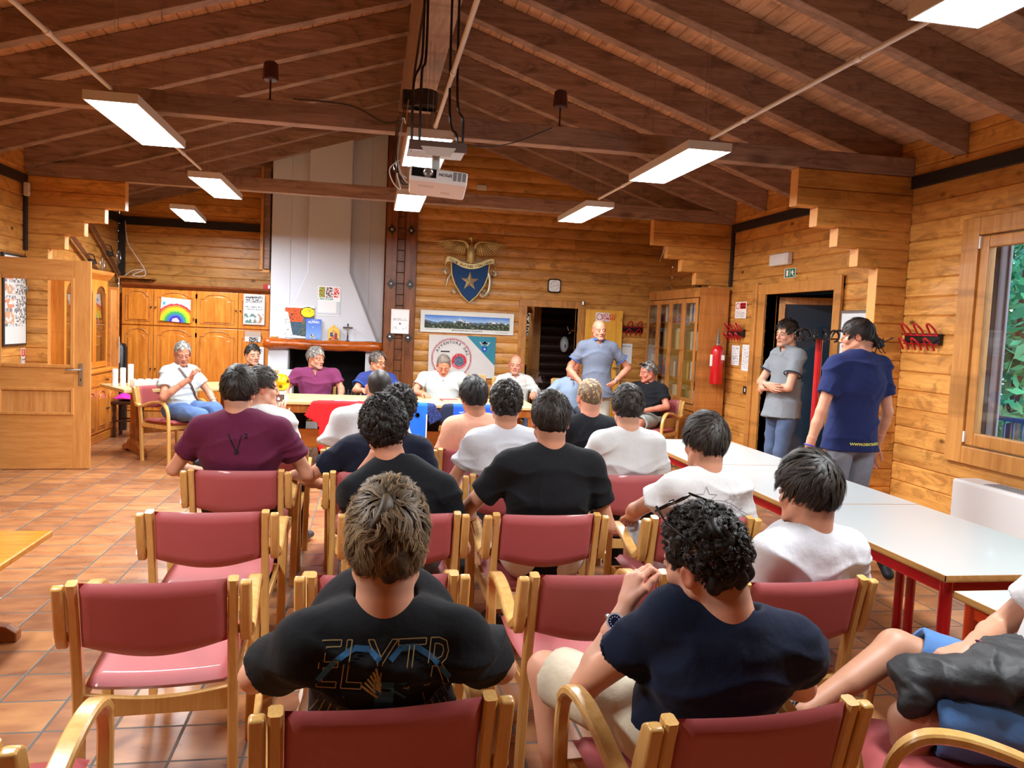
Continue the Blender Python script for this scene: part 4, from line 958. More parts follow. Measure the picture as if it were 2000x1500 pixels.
# glazed hutch on the left wall
hu = thing('glazed_hutch', 'pine dresser with an arched glass door on the left wall', 'dresser', (-3.22, 10.1, 0), PI/2)
HM = MB(); HM.box(-.75, .0, 0, .75, .42, .84); HM.build('lower_body', M['pine'], hu, bevel=.004)
o = MB(); o.box(-.77,-.02,0,.77,.0,.10); o.build('plinth', M['pine_x'], hu, bevel=.006)
o = MB(); o.box(-.78,-.03,.84,.78,.43,.88); o.build('worktop', M['pine_x'], hu, bevel=.008)
for i in range(4): panel_door(hu, -.75+i*.375, .12, -.375+i*.375, .66, .0, knob='r' if i % 2 == 0 else 'l', top=.06)
for i in range(2):
    o = MB(); o.box(-.74+i*.75,-.02,.68,-.01+i*.75,.0,.82); dd = o.build('drawer', M['pine_x'], hu, bevel=.005); o = MB(); o.tube(bez([(-.42+i*.75,-.02,.75),(-.375+i*.75,-.045,.74),(-.33+i*.75,-.02,.75)]), .006, 6); o.build('handle', M['iron'], dd)
o = MB(); o.box(-.72,.40,.88,.72,.42,1.98); o.box(-.72,.1,.88,-.70,.42,1.98); o.box(.70,.1,.88,.72,.42,1.98); o.box(-.72,.1,1.96,.72,.42,1.98)
for z in (1.15, 1.42, 1.70): o.box(-.7,.14,z,.7,.4,z+.012)
o.build('upper_case', M['pine'], hu)
for i in range(3):
    a, b = -.72+i*.48, -.24+i*.48; o = MB(); 
    o.box(a, .08, .89, a+.06, .1, 1.96); o.box(b-.06, .08, .89, b, .1, 1.96); o.box(a+.06,.08,.89,b-.06,.1,.96)
    n = 10; arc_ = [(a+.06, 1.96), (a+.06, 1.80)] + [((a+b)/2 - math.cos(PI*k/n)*.16, 1.80+.09*math.sin(PI*k/n)) for k in range(n+1)] + [(b-.06, 1.80), (b-.06, 1.96)]
    o.prism(arc_, .08, .1, 'xz'); dd = o.build('glazed_door', M['pine'], hu)
    g = MB(); g.box(a+.05,.088,.95,b-.05,.091,1.90); g.build('pane', M['dglass'], dd)
o = MB(); o.prism([(.08,1.96),(.02,2.03),(.0,2.07),(.42,2.07),(.42,1.96)], -.74, .74, 'yz'); o.build('cornice', M['pine_x'], hu)
o = MB(); o.box(.76,.05,.0,1.0,.44,1.86); o.box(1.0,.03,.0,1.03,.44,1.90)
tag(o.build('side_cupboard', M['pine_red'], None, loc=(-3.22, 10.1, 0), rz=PI/2, bevel=.006), 'plain reddish pine side cupboard beyond the glazed dresser', 'cupboard')
mb = MB()
for i in range(14): a = i*.5; mb.tube(bez([(0,0,.12),(math.cos(a)*.05,math.sin(a)*.05,.1),(math.cos(a)*.07,math.sin(a)*.06,0),(math.cos(a)*.04,math.sin(a)*.04,-.1)]), .007, 5, col=lin('#e6ddd4') if i % 3 else lin('#a8202a'))
tag(mb.build('pennant_tassels', M['cloth_print'], None, loc=(-3.42, 10.62, 1.45)), 'bundle of white and red tassels inside the glass dresser', 'tassels')
sheet('framed_photo', 'small black framed photo inside the glass dresser', 'photo', .16, .22, lambda u, v: lin('#1c1c20') if min(u, 1-u, v, 1-v) < .1 else lin('#a8a8aa'), 10, 14, (-3.40, 10.6, 1.02), rx=(0,1,0))
# ---- notice board, fire sign, alarm sensor, skis
nbd = thing('notice_board', 'white notice board with a black frame seen through the door glass', 'notice board', (WL+.001, 8.99, 1.66))
o = MB(); o.box(0,-.27,-.475,.03,.27,.475); o.build('frame', M['black'], nbd, bevel=.004)
def board(u, v):
    for k, z in enumerate((.8, .62, .46, .3)):
        if abs(v-z) < .06:
            if u < .45 and mnoise.noise(Vector((u*9, v*20, k))) > -.1: return lin('#d8886a') if k % 2 == 0 else lin('#c8a080')
            if u > .5 and mnoise.noise(Vector((u*30, v*60, k))) > .1: return lin('#54585c')
        if abs(v-z+.08) < .015 and mnoise.noise(Vector((u*50, v*10, k))) > 0: return lin('#7a7e84')
    return lin('#d6dcde')
mb = MB(); mb.grid(lambda u, v: (.0315, -.245+.49*u, -.45+.9*v), 30, 60, board); mb.build('papers', M['paper'], nbd, recalc=False)
o = MB(); o.box(.03,.25,.1,.05,.275,.16); o.build('latch', M['steel'], nbd)
def sign(name, label, cat, loc, rx, w, h, fn, nu=24, nv=36, mat='gloss_print', texts=()):
    o = sheet(name, label, cat, w, h, fn, nu, nv, loc, rx=rx, mat=mat, th=.004)
    if texts:
        mb = MB()
        for s, u, v, sz, c in texts: text_on(mb, s, Vector(rx)*(u-.5)*w + Vector((0,0,1))*(v-.5)*h, rx, (0,0,1), sz, c, sz*.02, off=.003)
        mb.build('lettering', M['paper'], o, recalc=False)
    return o
RD = lin('#d0202c'); WT = lin('#f0eeee')
def fire(u, v):
    if v > .42 and .1 < u < .9 and .48 < v < .94: return WT if .42 < u < .6 and .55 < v < .88 else RD
    if v < .38 and mnoise.noise(Vector((u*20, v*40, 1))) > .2: return lin('#444444')
    return WT
sign('fire_sign', 'small red and white extinguisher sign on the left wall under the notice board', 'sign', (WL+.006, 9.235, 1.07), (0,1,0), .10, .17, fire, texts=(('ESTINTORE', .5, .28, .016, '#333333'),))
sign('fire_sign', 'small red and white extinguisher sign above the fire extinguisher on the right', 'sign', (4.235, 9.285, 1.93), (1,0,0), .10, .19, fire, texts=(('ESTINTORE', .5, .28, .016, '#333333'),))
al = thing('alarm_sensor', 'white motion sensor high in the left wall corner', 'sensor', (WL+.03, 9.20, 2.83)); o = MB(); o.box(0,-.03,-.07,.05,.03,.07); o.build('case', M['offwhite'], al, bevel=.01, seg=3); o = MB(); o.ball((.05,0,-.035),(.008,.018,.018)); o.build('eye', M['white'], al, smooth=True)
for i, (y0, z0, y1, z1, lb) in enumerate(((10.35, 2.52, 11.55, 2.03, 'old wooden ski with binding hung on the left wall, lower of the pair'), (10.95, 2.78, 12.3, 2.12, 'old wooden ski with binding hung on the left wall, upper of the pair'))):
    t = thing('old_ski', lb, 'ski', (WL+.05, (y0+y1)/2, (z0+z1)/2), 0, 'pair of old wooden skis on the left wall')
    hy, hz = (y1-y0)/2, (z1-z0)/2; m_ = wood('ski_wood', '#7a4a30', '#4e2c1c', axis=1, rough=.4, knots=0)
    o = MB(); P = bez([(.03,-hy-.1,-hz+.12),(.02,-hy,-hz),(.02,0,0),(.02,hy,hz)]); o.ribbon(P, (0,hz,-hy), .07, .014); o.build('ski_board', m_, t)
    o = MB(); c = Vector((.045, .12, .04*-1)); dy = hy*.2
    o.box(.03, dy-.1, hz*.2-.04, .07, dy+.06, hz*.2+.02); o.tube([(.06, dy-.2, hz*-.1), (.09, dy-.1, 0.02), (.06, dy+.12, hz*.3)], .008, 6); o.build('binding', M['iron'], t, bevel=.004)
    o = MB(); o.tube([(.09, dy+.24+.085*math.cos(a), hz*.3+.085*math.sin(a)) for a in np.linspace(0, 2*PI, 25)[:-1]], .006, 6, closed=True)
    for k in range(4): a = k*PI/4; o.tube([(.09, dy+.24+.08*math.cos(a), hz*.3+.08*math.sin(a)), (.09, dy+.24-.08*math.cos(a), hz*.3-.08*math.sin(a))], .003, 4)
    o.cyl((.0, dy+.24, hz*.3), (.09, dy+.24, hz*.3), .006, n=6); o.build('ski_pole_basket', M['steel'], t)
# ================================================================== MANTEL THINGS
def mount_paint(u, v):
    x, y = u, v; n_ = mnoise.noise(Vector((x*7, y*16, 0)))
    d = math.hypot((x-.78)/.27, (y-.80)/.17)
    if d < 1: return lin('#2c2a20') if (.88 < d) or abs(mnoise.noise(Vector((x*22, y*22, 4)))) < .03 and y > .8 else lin('#f5d81e')
    if x < .06 + .22*(1-y)*1.2 - .02 and y < .8: return lin('#f2f2f0') if mnoise.noise(Vector((x*30, y*30, 9))) < .35 or x > .3 else lin('#3a3a3a')
    if y > .93: return lin('#f2f2f0')
    if y < .12 - x*.1: return lin('#f0f0ee')
    if y > .50:
        if abs(n_) < .05: return lin('#3a3028')
        return lin('#e0561c') if x < .62 else lin('#50608a')
    return lin('#2a3a38') if abs(n_) < .06 else (lin('#5a6248') if n_ > .1 and x > .5 else lin('#3e5a70'))
sheet('mountain_painting', 'colourful painting of an orange rock face and a yellow sun on the mantel', 'painting', .40, .46, mount_paint, 60, 70, (-1.0, 11.575, 1.552), up=(0,.06,1))
def cal(u, v):
    if v > .62 and .04 < u < .96 and v < .97:
        k = int(u*3); n_ = mnoise.noise(Vector((u*22, v*22, k)))
        return ([lin('#7fc24a'), lin('#3a2430'), lin('#d8202c')][k] if n_ > -.05 else [lin('#b8283a'), lin('#e8d8e0'), lin('#f0ece8')][k]) if abs(u*3-round(u*3)) > .04 else WT
    if .53 < v < .60 and u < .7 and mnoise.noise(Vector((u*40, v*40, 2))) > 0: return lin('#7aa8a8')
    if v < .48 and (u > .84 or v < .1) and .03 < v: return lin('#c4ccd6')
    return lin('#e6eaee') if v < .5 else lin('#f0f2f4')
ca = sheet('wall_calendar', 'wall calendar with three small photos hanging on the white chimney', 'calendar', .31, .42, cal, 48, 60, (-.60, 11.594, 1.865))
o = MB(); text_on(o, 'LUGLIO', (-.07,0,.028), (1,0,0), (0,0,1), .026, '#6a9a9a'); text_on(o, '2025', (.03,0,.028), (1,0,0), (0,0,1), .026, '#6a9a9a'); o.build('month', M['paper'], ca, recalc=False)
bk = thing('mountain_book', 'blue mountain magazine propped on the mantel before the painting', 'book', (-.80, 11.53, 1.312)); bk.rotation_euler = (math.radians(-7), 0, math.radians(4))
def bkf(u, v):
    if abs(u-.45) < .03 and abs(v-.60) < .02: return WT
    r_ = .30 - abs(u-.45)*.9 + .05*mnoise.noise(Vector((u*12, v*3, 1)))
    if v < r_ and v > .08: return lin('#3c3a48') if mnoise.noise(Vector((u*14, v*18, 3))) > 0 else lin('#d8dce4')
    return lin('#6a96c8') if v < .1 else tuple(a*(1-v)+b*v for a, b in zip(lin('#7aa4ea'), lin('#3c6ad0')))
o = MB(); o.box(-.105,0,0,.105,.012,.29); o.build('cover', M['offwhite'], bk, bevel=.002)
o = MB(); o.grid(lambda u, v: (-.105+.21*u, -.001, .29*v), 30, 40, bkf); fc = o.build('front', M['gloss_print'], bk, recalc=False)
o = MB(); text_on(o, 'ALPINO', (0,-.001,.245), (1,0,0), (0,0,1), .045, '#f0f2f8', .001); text_on(o, 'IL MONDO', (0,-.001,.275), (1,0,0), (0,0,1), .018, '#d0e0f8', 0); o.build('title', M['paper'], fc, recalc=False)
ic = thing('wooden_icon', 'small gabled wooden icon of a holy family on the mantel', 'icon', (-.52, 11.53, 1.312)); ic.rotation_euler = (math.radians(-5), 0, 0)
pent = [(-.08,0),(.08,0),(.08,.15),(0,.225),(-.08,.15)]
o = MB(); o.prism(pent, 0, .018, 'xz'); o.build('board', plain('gilded_board', '#e0a838', .35, metal=.2), ic, bevel=.003)
def icf(u, v):
    x, z = u-.5, v
    if math.hypot(x+.03, (z-.80)*1.1) < .10: return lin('#c88a5a') if math.hypot(x+.03, z-.80) < .06 else lin('#8a4a20')
    if math.hypot(x-.20, (z-.68)) < .09: return lin('#c88a5a') if math.hypot(x-.20, z-.67) < .055 else lin('#7a3020')
    if math.hypot(x+.02, (z-.52)) < .09: return lin('#d8a070')
    if x > .08 and z < .6 and x < .38: return lin('#7a2a34')
    if x < -.05 and x > -.38 and z < .66 and z > .25: return lin('#22405e')
    if abs(x) < .25 and z < .4: return lin('#e0582c')
    if z < .12: return lin('#4a2a1a')
    return lin('#eab648')
o = MB(); o.grid(lambda u, v: (-.066+.132*u, -.001, .008+.155*v), 26, 30, icf); o.build('painted_figures', M['gloss_print'], ic, recalc=False)
o = MB(); o.tube([(.009*math.cos(a), -.001, .19+.009*math.sin(a)) for a in np.linspace(0, 2*PI, 13)[:-1]], .0016, 5, closed=True); o.build('emblem', M['trestle'], ic)
cx = thing('crucifix', 'dark standing crucifix with a silver figure on the mantel', 'crucifix', (-.325, 11.53, 1.312)); dw = plain('dark_cross_wood', '#3a1a14', .4)
o = MB(); o.box(-.011,-.006,0,.011,.006,.245); o.box(-.068,-.006,.175,.068,.006,.197); o.box(-.03,-.02,0,.03,.02,.006); o.build('cross', dw, cx, bevel=.002)
o = MB(); o.tube(bez([(-.05,-.01,.196),(-.02,-.012,.186),(0,-.013,.182),(.02,-.012,.186),(.05,-.01,.196)]), .004, 6); o.tube([(0,-.013,.19),(0,-.015,.15),(.004,-.013,.11),(0,-.01,.08)], [.007,.009,.007,.004], 8); o.ball((0,-.014,.203), .009, 8, 6); o.build('figure', M['steel'], cx, smooth=True)
sb = thing('soap_dish', 'small yellowish dish at the left end of the mantel', 'dish', (-1.33, 11.53, 1.312)); o = MB(); o.lathe([(.0,0),(.045,0),(.06,.02),(.055,.025),(0,.012)], n=14); o.build('dish', plain('cream_ceramic', '#e0cc90', .4), sb, smooth=True)
tag(MB().box(-.14,-.13,0,.14,.13,.42).build('white_box', M['white'], None, bevel=.006, loc=(-1.19, 11.36, .46)), 'plain white box beside the fireplace behind the gold trophy', 'box')
tag(MB().box(-.2,-.16,0,.2,.16,.46).build('box_stand', M['pine_x'], None, bevel=.006, loc=(-1.19, 11.36, 0)), 'low wooden crate under the plain white box by the fireplace', 'crate')
ft = thing('exit_light', 'small red lamp unit on top of the rightmost pine cabinet', 'lamp', (-1.50, 11.95, 2.0)); o = MB(); o.box(-.05,-.03,0,.05,.03,.07); o.build('case', plain('red_plastic', '#b01820', .3), ft, bevel=.006); o = MB(); o.box(.02,-.035,.01,.045,-.03,.06); o.build('lens', M['white'], ft)
# ================================================================== BACK WALL THINGS
YW = YB - .012
# emblem: eagle, shield, ribbon, star, ice axe and rope
em = thing('eagle_shield_emblem', 'large brass eagle and blue shield emblem with a lettered ribbon on the back wall', 'emblem', (1.36, YW-.03, 2.30))
shield = [(-.27,.20),(.27,.20),(.27,.16),(.26,.02),(.21,-.12),(.11,-.27),(0,-.37),(-.11,-.27),(-.21,-.12),(-.26,.02),(-.27,.16)]
o = MB(); o.prism([(x*.94, z*.95) for x, z in shield], -.028, 0, 'xz'); o.build('shield_field', plain('hammered_blue_enamel', '#0a3c70', .6, coat=0, bump=1.0, bscale=45, spec=.3), em, bevel=.006)
o = MB(); o.tube([(x, -.026, z) for x, z in shield], .013, 8, closed=True); o.build('shield_rim', M['bronze'], em, smooth=True)
o = MB(); st = []
for k in range(10): a = PI/2 + k*PI/5; r_ = .135 if k % 2 == 0 else .052; st.append((r_*math.cos(a), -.03, -.07 + r_*math.sin(a)))
o.add(st + [(0,-.062,-.07)], [(i, (i+1) % 10, 10) for i in range(10)]); o.build('star', plain('pale_brass', '#d8c89a', .3, metal=.6), em)
o = MB(); P = [(-.36,-.03,.15),(-.33,-.05,.225),(-.24,-.05,.215),(-.12,-.055,.16),(0,-.058,.14),(.12,-.055,.16),(.24,-.05,.215),(.33,-.05,.225),(.36,-.03,.15)]; o.ribbon(bez(P), (0,0,1), .075, .006); rb = o.build('ribbon', M['bronze'], em, smooth=True)
o = MB(); s_ = 'CLUB ALPINO ITALIANO'
for i, ch_ in enumerate(s_):
    if ch_ == ' ': continue
    x = -.29 + .58*i/(len(s_)-1); z = .135 + .085*(abs(x)/.29)**1.6; sl = .085*1.6*(abs(x)/.29)**.6/.29*(1 if x > 0 else -1)*.8
    text_on(o, ch_, (x, -.0655 + abs(x)*.03, z), (1, 0, sl), (-sl, 0, 1), .047, '#4a3c20', .001)
o.build('ribbon_letters', M['paper'], rb, recalc=False)
for s in (-1, 1):
    o = MB()
    for row, (n_, l0, dz) in enumerate(((13, .0, 0), (11, .02, .014), (9, .03, .024))):
        for i in range(n_):
            t = i/(n_-1); bx_ = s*(.075 + .21*t); bz = .455 + .035*t - .0*dz; ang = (-80 + 74*t)
            L_ = (.16 + .10*t)*(1 - .26*row); dx, dz_ = math.cos(math.radians(ang))*L_, math.sin(math.radians(ang))*L_
            o.tube([(bx_, -.02-.010*row, bz), (bx_ + s*dx*.55, -.034-.010*row, bz+dz_*.6), (bx_ + s*dx, -.02-.008*row, bz+dz_)], [.009,.012,.003], 6)
    o.tube(bez([(s*.03,-.045,.38),(s*.07,-.055,.455),(s*.13,-.055,.49),(s*.26,-.045,.495),(s*.42,-.02,.505)]), [.03-.0012*i for i in range(25)], 8)
    o.build('wing', M['bronze'], em, smooth=True)
o = MB(); o.tube(bez([(0,-.03,.20),(0,-.06,.28),(0,-.06,.38),(.005,-.055,.46),(.0,-.055,.51)]), [.05+.02*math.sin(i/17*PI) - (.045 if i > 17 else .0025*i*.6) for i in range(25)], 12)
o.ball((-.008,-.06,.535), (.032,.028,.03), 12, 8); o.tube([(-.03,-.065,.54),(-.055,-.068,.53),(-.058,-.066,.515)], [.011,.007,.002], 6)
for s in (-1, 1): o.tube([(s*.03,-.05,.30),(s*.035,-.055,.24),(s*.05,-.06,.21)], [.03,.02,.012], 8)
o.build('eagle_body', M['bronze'], em, smooth=True)
o = MB(); o.tube(bez([(-.33,-.02,.10),(-.36,-.03,.06),(-.34,-.03,.02),(-.37,-.03,.05),(-.40,-.03,.04)]), .016, 8); o.tube(bez([(.33,-.02,.10),(.37,-.03,.07),(.35,-.03,.03),(.40,-.03,.05)]), .016, 8)
o.tube([(-.26,-.02,.05),(-.31,-.02,-.05),(-.335,-.02,-.16)], [.012,.016,.004], 8); o.tube([(-.24,-.02,-.2),(-.20,-.02,-.24)], .03, 8)
o.tube(bez([(.27,-.02,.06),(.29,-.03,-.06),(.27,-.03,-.20),(.20,-.03,-.27),(.15,-.03,-.24)]), .024, 8); o.tube([(.16,-.02,-.18),(.30,-.02,-.24)], .01, 6); o.build('axe_and_rope', plain('pale_metal', '#c9c0a4', .35, metal=.6), em, smooth=True)
# panorama
def pano(u, v):
    ax, az = u, v
    if not (.04 < u < .96 and .18 < v < .80): 
        if .10 < v < .15 and .36 < u < .64 and 0: return lin('#333333')
        return lin('#e4e6de')
    vv = (v-.18)/.62; ridge = .52 + .14*mnoise.noise(Vector((u*9, 1, 0))) + .07*mnoise.noise(Vector((u*30, 2, 0))) + .16*math.exp(-((u-.43)/.07)**2) + .12*math.exp(-((u-.83)/.12)**2)
    if vv > ridge:
        t = (vv-ridge)/(1-ridge); return tuple(a*(1-t)+b*t for a, b in zip(lin('#a8cdf0'), lin('#2f74d8')))
    n_ = mnoise.noise(Vector((u*40, v*14, 3))); d = ridge-vv
    if d < .09 and (abs(u-.43) < .09 or abs(u-.83) < .1) and n_ > -.1: return lin('#eef2f6')
    if d < .15: return lin('#54677c')
    base = lin('#4a5a3c') if n_ > .05 else lin('#2e3a34')
    return lin('#8a9a80') if n_ > .38 else base
pn = sheet('mountain_panorama', 'long framed mountain panorama print on the back wall', 'framed print', 1.33, .30, pano, 200, 44, (1.355, YW-.022, 1.645), mat='gloss_print', th=.015)
o = MB(); text_on(o, 'MONTAGNE DELLA VALSASSINA', (0,0,-.118), (1,0,0), (0,0,1), .030, '#3a3e44', .0005); text_on(o, 'Parco Regionale Grigna', (-.50,0,-.112), (1,0,0), (0,0,1), .018, '#555555'); text_on(o, 'Parco Regionale Grigna', (.50,0,-.125), (1,0,0), (0,0,1), .018, '#555555'); o.build('caption', M['paper'], pn, recalc=False)
o = MB(); frame(o, -.67, -.155, .67, .155, .012, -.008, .018); o.build('frame', M['white'], pn, bevel=.002)
# banner
TEAL = lin('#3a8aa0')
def ban(u, v):
    x, z = u*.96, v*.60                                   # metres from the lower left corner
    if x > .54 and (x-.54)/.42 > (.60-z)/.42*1.0 and z > .17: 
        ex, ez = .80, .475
        if abs(x-ex) < .045 and ez-.10 < z < ez-.02 and abs(x-ex) < .045*(1-((ez-.02-z)/.09)**2): 
            return WT if math.hypot(x-ex, z-ez+.055) < .012 else lin('#2858b8')
        return TEAL
    r_ = math.hypot(x-.33, z-.27)
    if .268 < r_ < .280 or .287 < r_ < .293: return lin('#b0404e')
    r2 = math.hypot(x-.44, z-.235)
    if r2 < .072: return lin('#4a5a78') if mnoise.noise(Vector((x*60, z*60, 2))) > -.05 else lin('#7a8a98')
    if r2 < .108: return lin('#d2323e')
    if .115 < r2 < .118: return lin('#d2323e')
    if abs(z-.367) < .012 and .17 < x < .30: return lin('#26262a')
    return lin('#dad7d4')
bn = sheet('club_banner', 'cream and teal fabric banner with a round adventure logo on the back wall', 'banner', .96, .60, ban, 150, 94, (1.295, YW-.024, 1.155), mat='cloth_print', th=.003, curl=lambda u, v: .008*mnoise.noise(Vector((u*4, v*4, 0)))+.004*math.sin(u*17))
o = MB()
s_ = 'AVVENTURE DAL'
for i, ch_ in enumerate(s_):
    if ch_ == ' ': continue
    a = math.radians(152 - i*11.3); c = Vector((-.15 + .235*math.cos(a), -.012, -.03 + .235*math.sin(a)))
    text_on(o, ch_, c, (math.sin(a), 0, -math.cos(a)), (math.cos(a), 0, math.sin(a)), .052, '#3c3c48', .0006)
for s_, cx_, cz_, R_, a0, st_a, up in (('C.A.I.', -.04, -.065, .088, 112, 14, 1), ('MONTEVECCHIA', -.04, -.065, .092, 208, -11.5, -1)):
    for i, ch_ in enumerate(s_):
        a = math.radians(a0 - i*st_a) if up > 0 else math.radians(a0 + i*-st_a); c = Vector((cx_ + R_*math.cos(a), -.012, cz_ + R_*math.sin(a)))
        if up > 0: text_on(o, ch_, c, (math.sin(a), 0, -math.cos(a)), (math.cos(a), 0, math.sin(a)), .022, '#ffffff')
        else: text_on(o, ch_, c, (-math.sin(a), 0, math.cos(a)), (-math.cos(a), 0, -math.sin(a)), .022, '#ffffff')
for s in (-1, 1):
    for k in range(5): o.add([(.32+s*.01, -.014, .21), (.32+s*(.085-.008*k), -.014, .225-.012*k), (.32+s*(.075-.01*k), -.014, .216-.012*k), (.32+s*.01, -.014, .195)], [(0,1,2,3)], lin('#d8dadc'))
o.lathe([(0,-.014),(.016,-.014)], (.32,0,.215), 10, axis='y', col=lin('#d8dadc'))
o.build('lettering', M['cloth_print'], bn, recalc=False)
# framed diploma on the posts
dp = thing('framed_certificate', 'small white framed certificate on the twin posts', 'frame', (.395, YB-.145, 1.62)); o = MB(); frame(o, -.125, -.17, .125, .17, .015, -.008, .01); o.build('frame', M['white'], dp, bevel=.002)
mb = MB(); mb.grid(lambda u, v: (-.112+.224*u, -.004, -.157+.314*v), 30, 44, poster([(.60,.63,.1),(.54,.575,-.1),(.22,.25,.15),(.16,.19,.15)], lambda u, v: lin('#3a4a6a') if math.hypot(u-.5, (v-.40)*1.4) < .06 else None, base='#f0f1f3')); mb.build('document', M['paper'], dp, recalc=False)
# clock
ck = thing('wall_clock', 'square white wall clock with a rounded black frame', 'clock', (2.60, YW-.012, 2.235)); n_ = 40
sq = [(.098*math.copysign(abs(math.cos(a))**.35, math.cos(a)), .098*math.copysign(abs(math.sin(a))**.35, math.sin(a))) for a in [2*PI*k/n_+.01 for k in range(n_)]]
o = MB(); o.prism(sq, -.025, 0, 'xz'); o.build('case', M['gblack'], ck, smooth=30, bevel=.004); o = MB(); o.prism([(x*.84, z*.84) for x, z in sq], -.027, -.02, 'xz'); o.build('dial', M['white'], ck)
o = MB()
for h_ in range(1, 13): a = PI/2 - h_*PI/6; text_on(o, str(h_), (.062*math.cos(a), -.0275, .062*math.sin(a)), (1,0,0), (0,0,1), .022, '#3a3a3e', .0004)
o.build('numerals', M['paper'], ck, recalc=False)
o = MB(); o.bar((0,-.0295,0),(.05,-.0295,.006),.003,.004,(0,1,0)); o.bar((0,-.0295,0),(-.038,-.0295,-.018),.003,.006,(0,1,0)); o.build('hand', M['gblack'], ck)
# white sensor up in the gable, wall thermostat
tag(MB().box(-.075,-.03,-.04,.075,0,.04).build('wifi_box', M['offwhite'], None, bevel=.015, seg=3, loc=(1.48, YW-.012, 3.56)), 'white rounded box high on the back wall beside the projector', 'sensor')
# coat racks
def coat_rack(label, loc, rz, n=3):
    t = thing('coat_rack', label, 'coat rack', loc, rz, 'black wall coat racks with red hooks')
    o = MB(); o.box(-.21,-.03,-.045,.21,0,.045); o.build('rail', M['gblack'], t, bevel=.006)
    for row, z in ((0, .06), (1, -.055)):
        for i in range(n):
            x = -.15 + i*.15 - (.02 if row else 0); o = MB()
            o.tube(bez([(x-.035,-.035,z-.035),(x-.035,-.06,z+.01),(x-.022,-.09,z+.045),(x,-.1,z+.058),(x+.022,-.09,z+.045),(x+.035,-.06,z+.01),(x+.035,-.035,z-.035)], 5), .0085, 8); o.build('hook', M['red_hook'], t, smooth=True)
    o = MB(); o.tube([(-.2,-.04,.03),(.2,-.04,.03)], .006, 6); o.tube([(-.2,-.04,-.04),(.2,-.04,-.04)], .006, 6); o.build('red_bar', M['red_hook'], t, smooth=True)
    return t
cr0 = coat_rack('black coat rack with red hooks on the right wall between corner and window', (WR-.002, 5.70, 1.655), math.radians(-90))
dup(cr0, (WR-.002, 9.02, 1.655), math.radians(-90), 'black coat rack with red hooks left of the right doorway')
dup(cr0, (3.77, YW, 1.655), 0, 'black coat rack with red hooks on the back wall beside the yellow door')
# signs
def nosm(u, v):
    if v > .45 or True:
        d = math.hypot((u-.2)/.15, (v-.5)/.38)
        if .78 < d < 1: return RD
        if u > .4 and min(u-.4, .98-u) > 0 and (.92 < v < .97 or .03 < v < .08): return RD
    return WT
sg = sign('no_smoking_sign', 'red and white no smoking sign on the yellow door leaf', 'sign', (3.37, 11.195, 1.815), (1,-.1,0), .28, .13, nosm, 40, 20, texts=(('VIETATO', .69, .66, .055, '#d0202c'), ('FUMARE', .69, .34, .055, '#d0202c')))
def nosm2(u, v):
    if v > .5:
        d = math.hypot((u-.22)/.16, (v-.75)/.19)
        if .72 < d < 1: return RD
        if u > .42 and .55 < v < .95 and u < .96: return RD
        return WT
    return lin('#55585c') if mnoise.noise(Vector((u*30, v*50, 0))) > .25 and .1 < u < .9 and .08 < v < .44 else WT
sign('no_smoking_sign', 'no smoking sign with small print on the right wall left of the doorway', 'sign', (WR-.008, 8.96, 1.935), (0,-1,0), .29, .20, nosm2, 40, 30, texts=(('VIETATO', .69, .83, .032, '#ffffff'), ('FUMARE', .69, .66, .032, '#ffffff')))
def txtpage(seed):
    def f(u, v): return lin('#6c7074') if .1 < u < .88 and .06 < v < .93 and (v*22) % 1 < .5 and mnoise.noise(Vector((u*26, v*60, seed))) > .05 else lin('#eceef0')
    return f
sheet('paper_notice', 'shorter white printed page left of the doorway', 'notice', .21, .24, txtpage(3), 26, 34, (WR-.006, 9.03, 1.385), rx=(0,-1,0)); sheet('paper_notice', 'longer white printed page close beside the doorway frame', 'notice', .19, .31, txtpage(5), 26, 44, (WR-.006, 8.76, 1.365), rx=(0,-1,0))
qs = sheet('info_sheet', 'white information sheet on the back wall beside the yellow door', 'notice', .22, .30, lambda u, v: lin('#f0f0ee'), 2, 2, (3.73, YW-.006, 1.29)); o = MB(); text_on(o, 'CONTATTACI!', (0,0,.11), (1,0,0), (0,0,1), .026, '#2c2c30', .0005); o.build('heading', M['paper'], qs, recalc=False)
def exitf(u, v):
    if min(u, 1-u) < .04 or min(v, 1-v) < .06: return WT
    if .16 < u < .34 and .2 < v < .8: return WT
    if abs(u-.5) < .02 and .2 < v < .8: return WT
    if math.hypot(u-.72, (v-.72)*.8) < .05 or (abs((u-.70)+(v-.5)*.15) < .05 and .3 < v < .66) or (abs((u-.70)-(.45-v)*.5) < .03 and .15 < v < .4) or (abs(v-.55) < .05 and .6 < u < .85): return WT
    return lin('#17785a')
sign('exit_sign', 'small green and white exit sign over the right doorway', 'sign', (WR-.008, 7.865, 2.315), (0,-1,0), .23, .10, exitf, 50, 22)
eml = thing('emergency_light', 'white ribbed emergency lamp on the wall above the green exit sign', 'lamp', (WR-.002, 8.04, 2.47)); o = MB(); o.box(-.06,-.2,-.065,0,.2,.065); o.build('case', M['offwhite'], eml, bevel=.012, seg=3)
o = MB(); 
for k in range(6): o.box(-.066,-.17,-.05+k*.018,-.06,.15,-.042+k*.018)
o.build('ribs', M['white'], eml)
for nm, lb, loc, ax in (('light_switch', 'metal framed light switch beside the right doorway', (WR-.002, 8.71, .985), 'x'),):
    t = thing(nm, lb, 'switch', loc); o = MB(); o.box(-.01,-.055,-.045,0,.055,.045); o.build('plate', M['iron'], t, bevel=.003); o = MB(); o.box(-.014,-.01,-.02,-.01,.01,.02); o.build('rocker', M['white'], t)
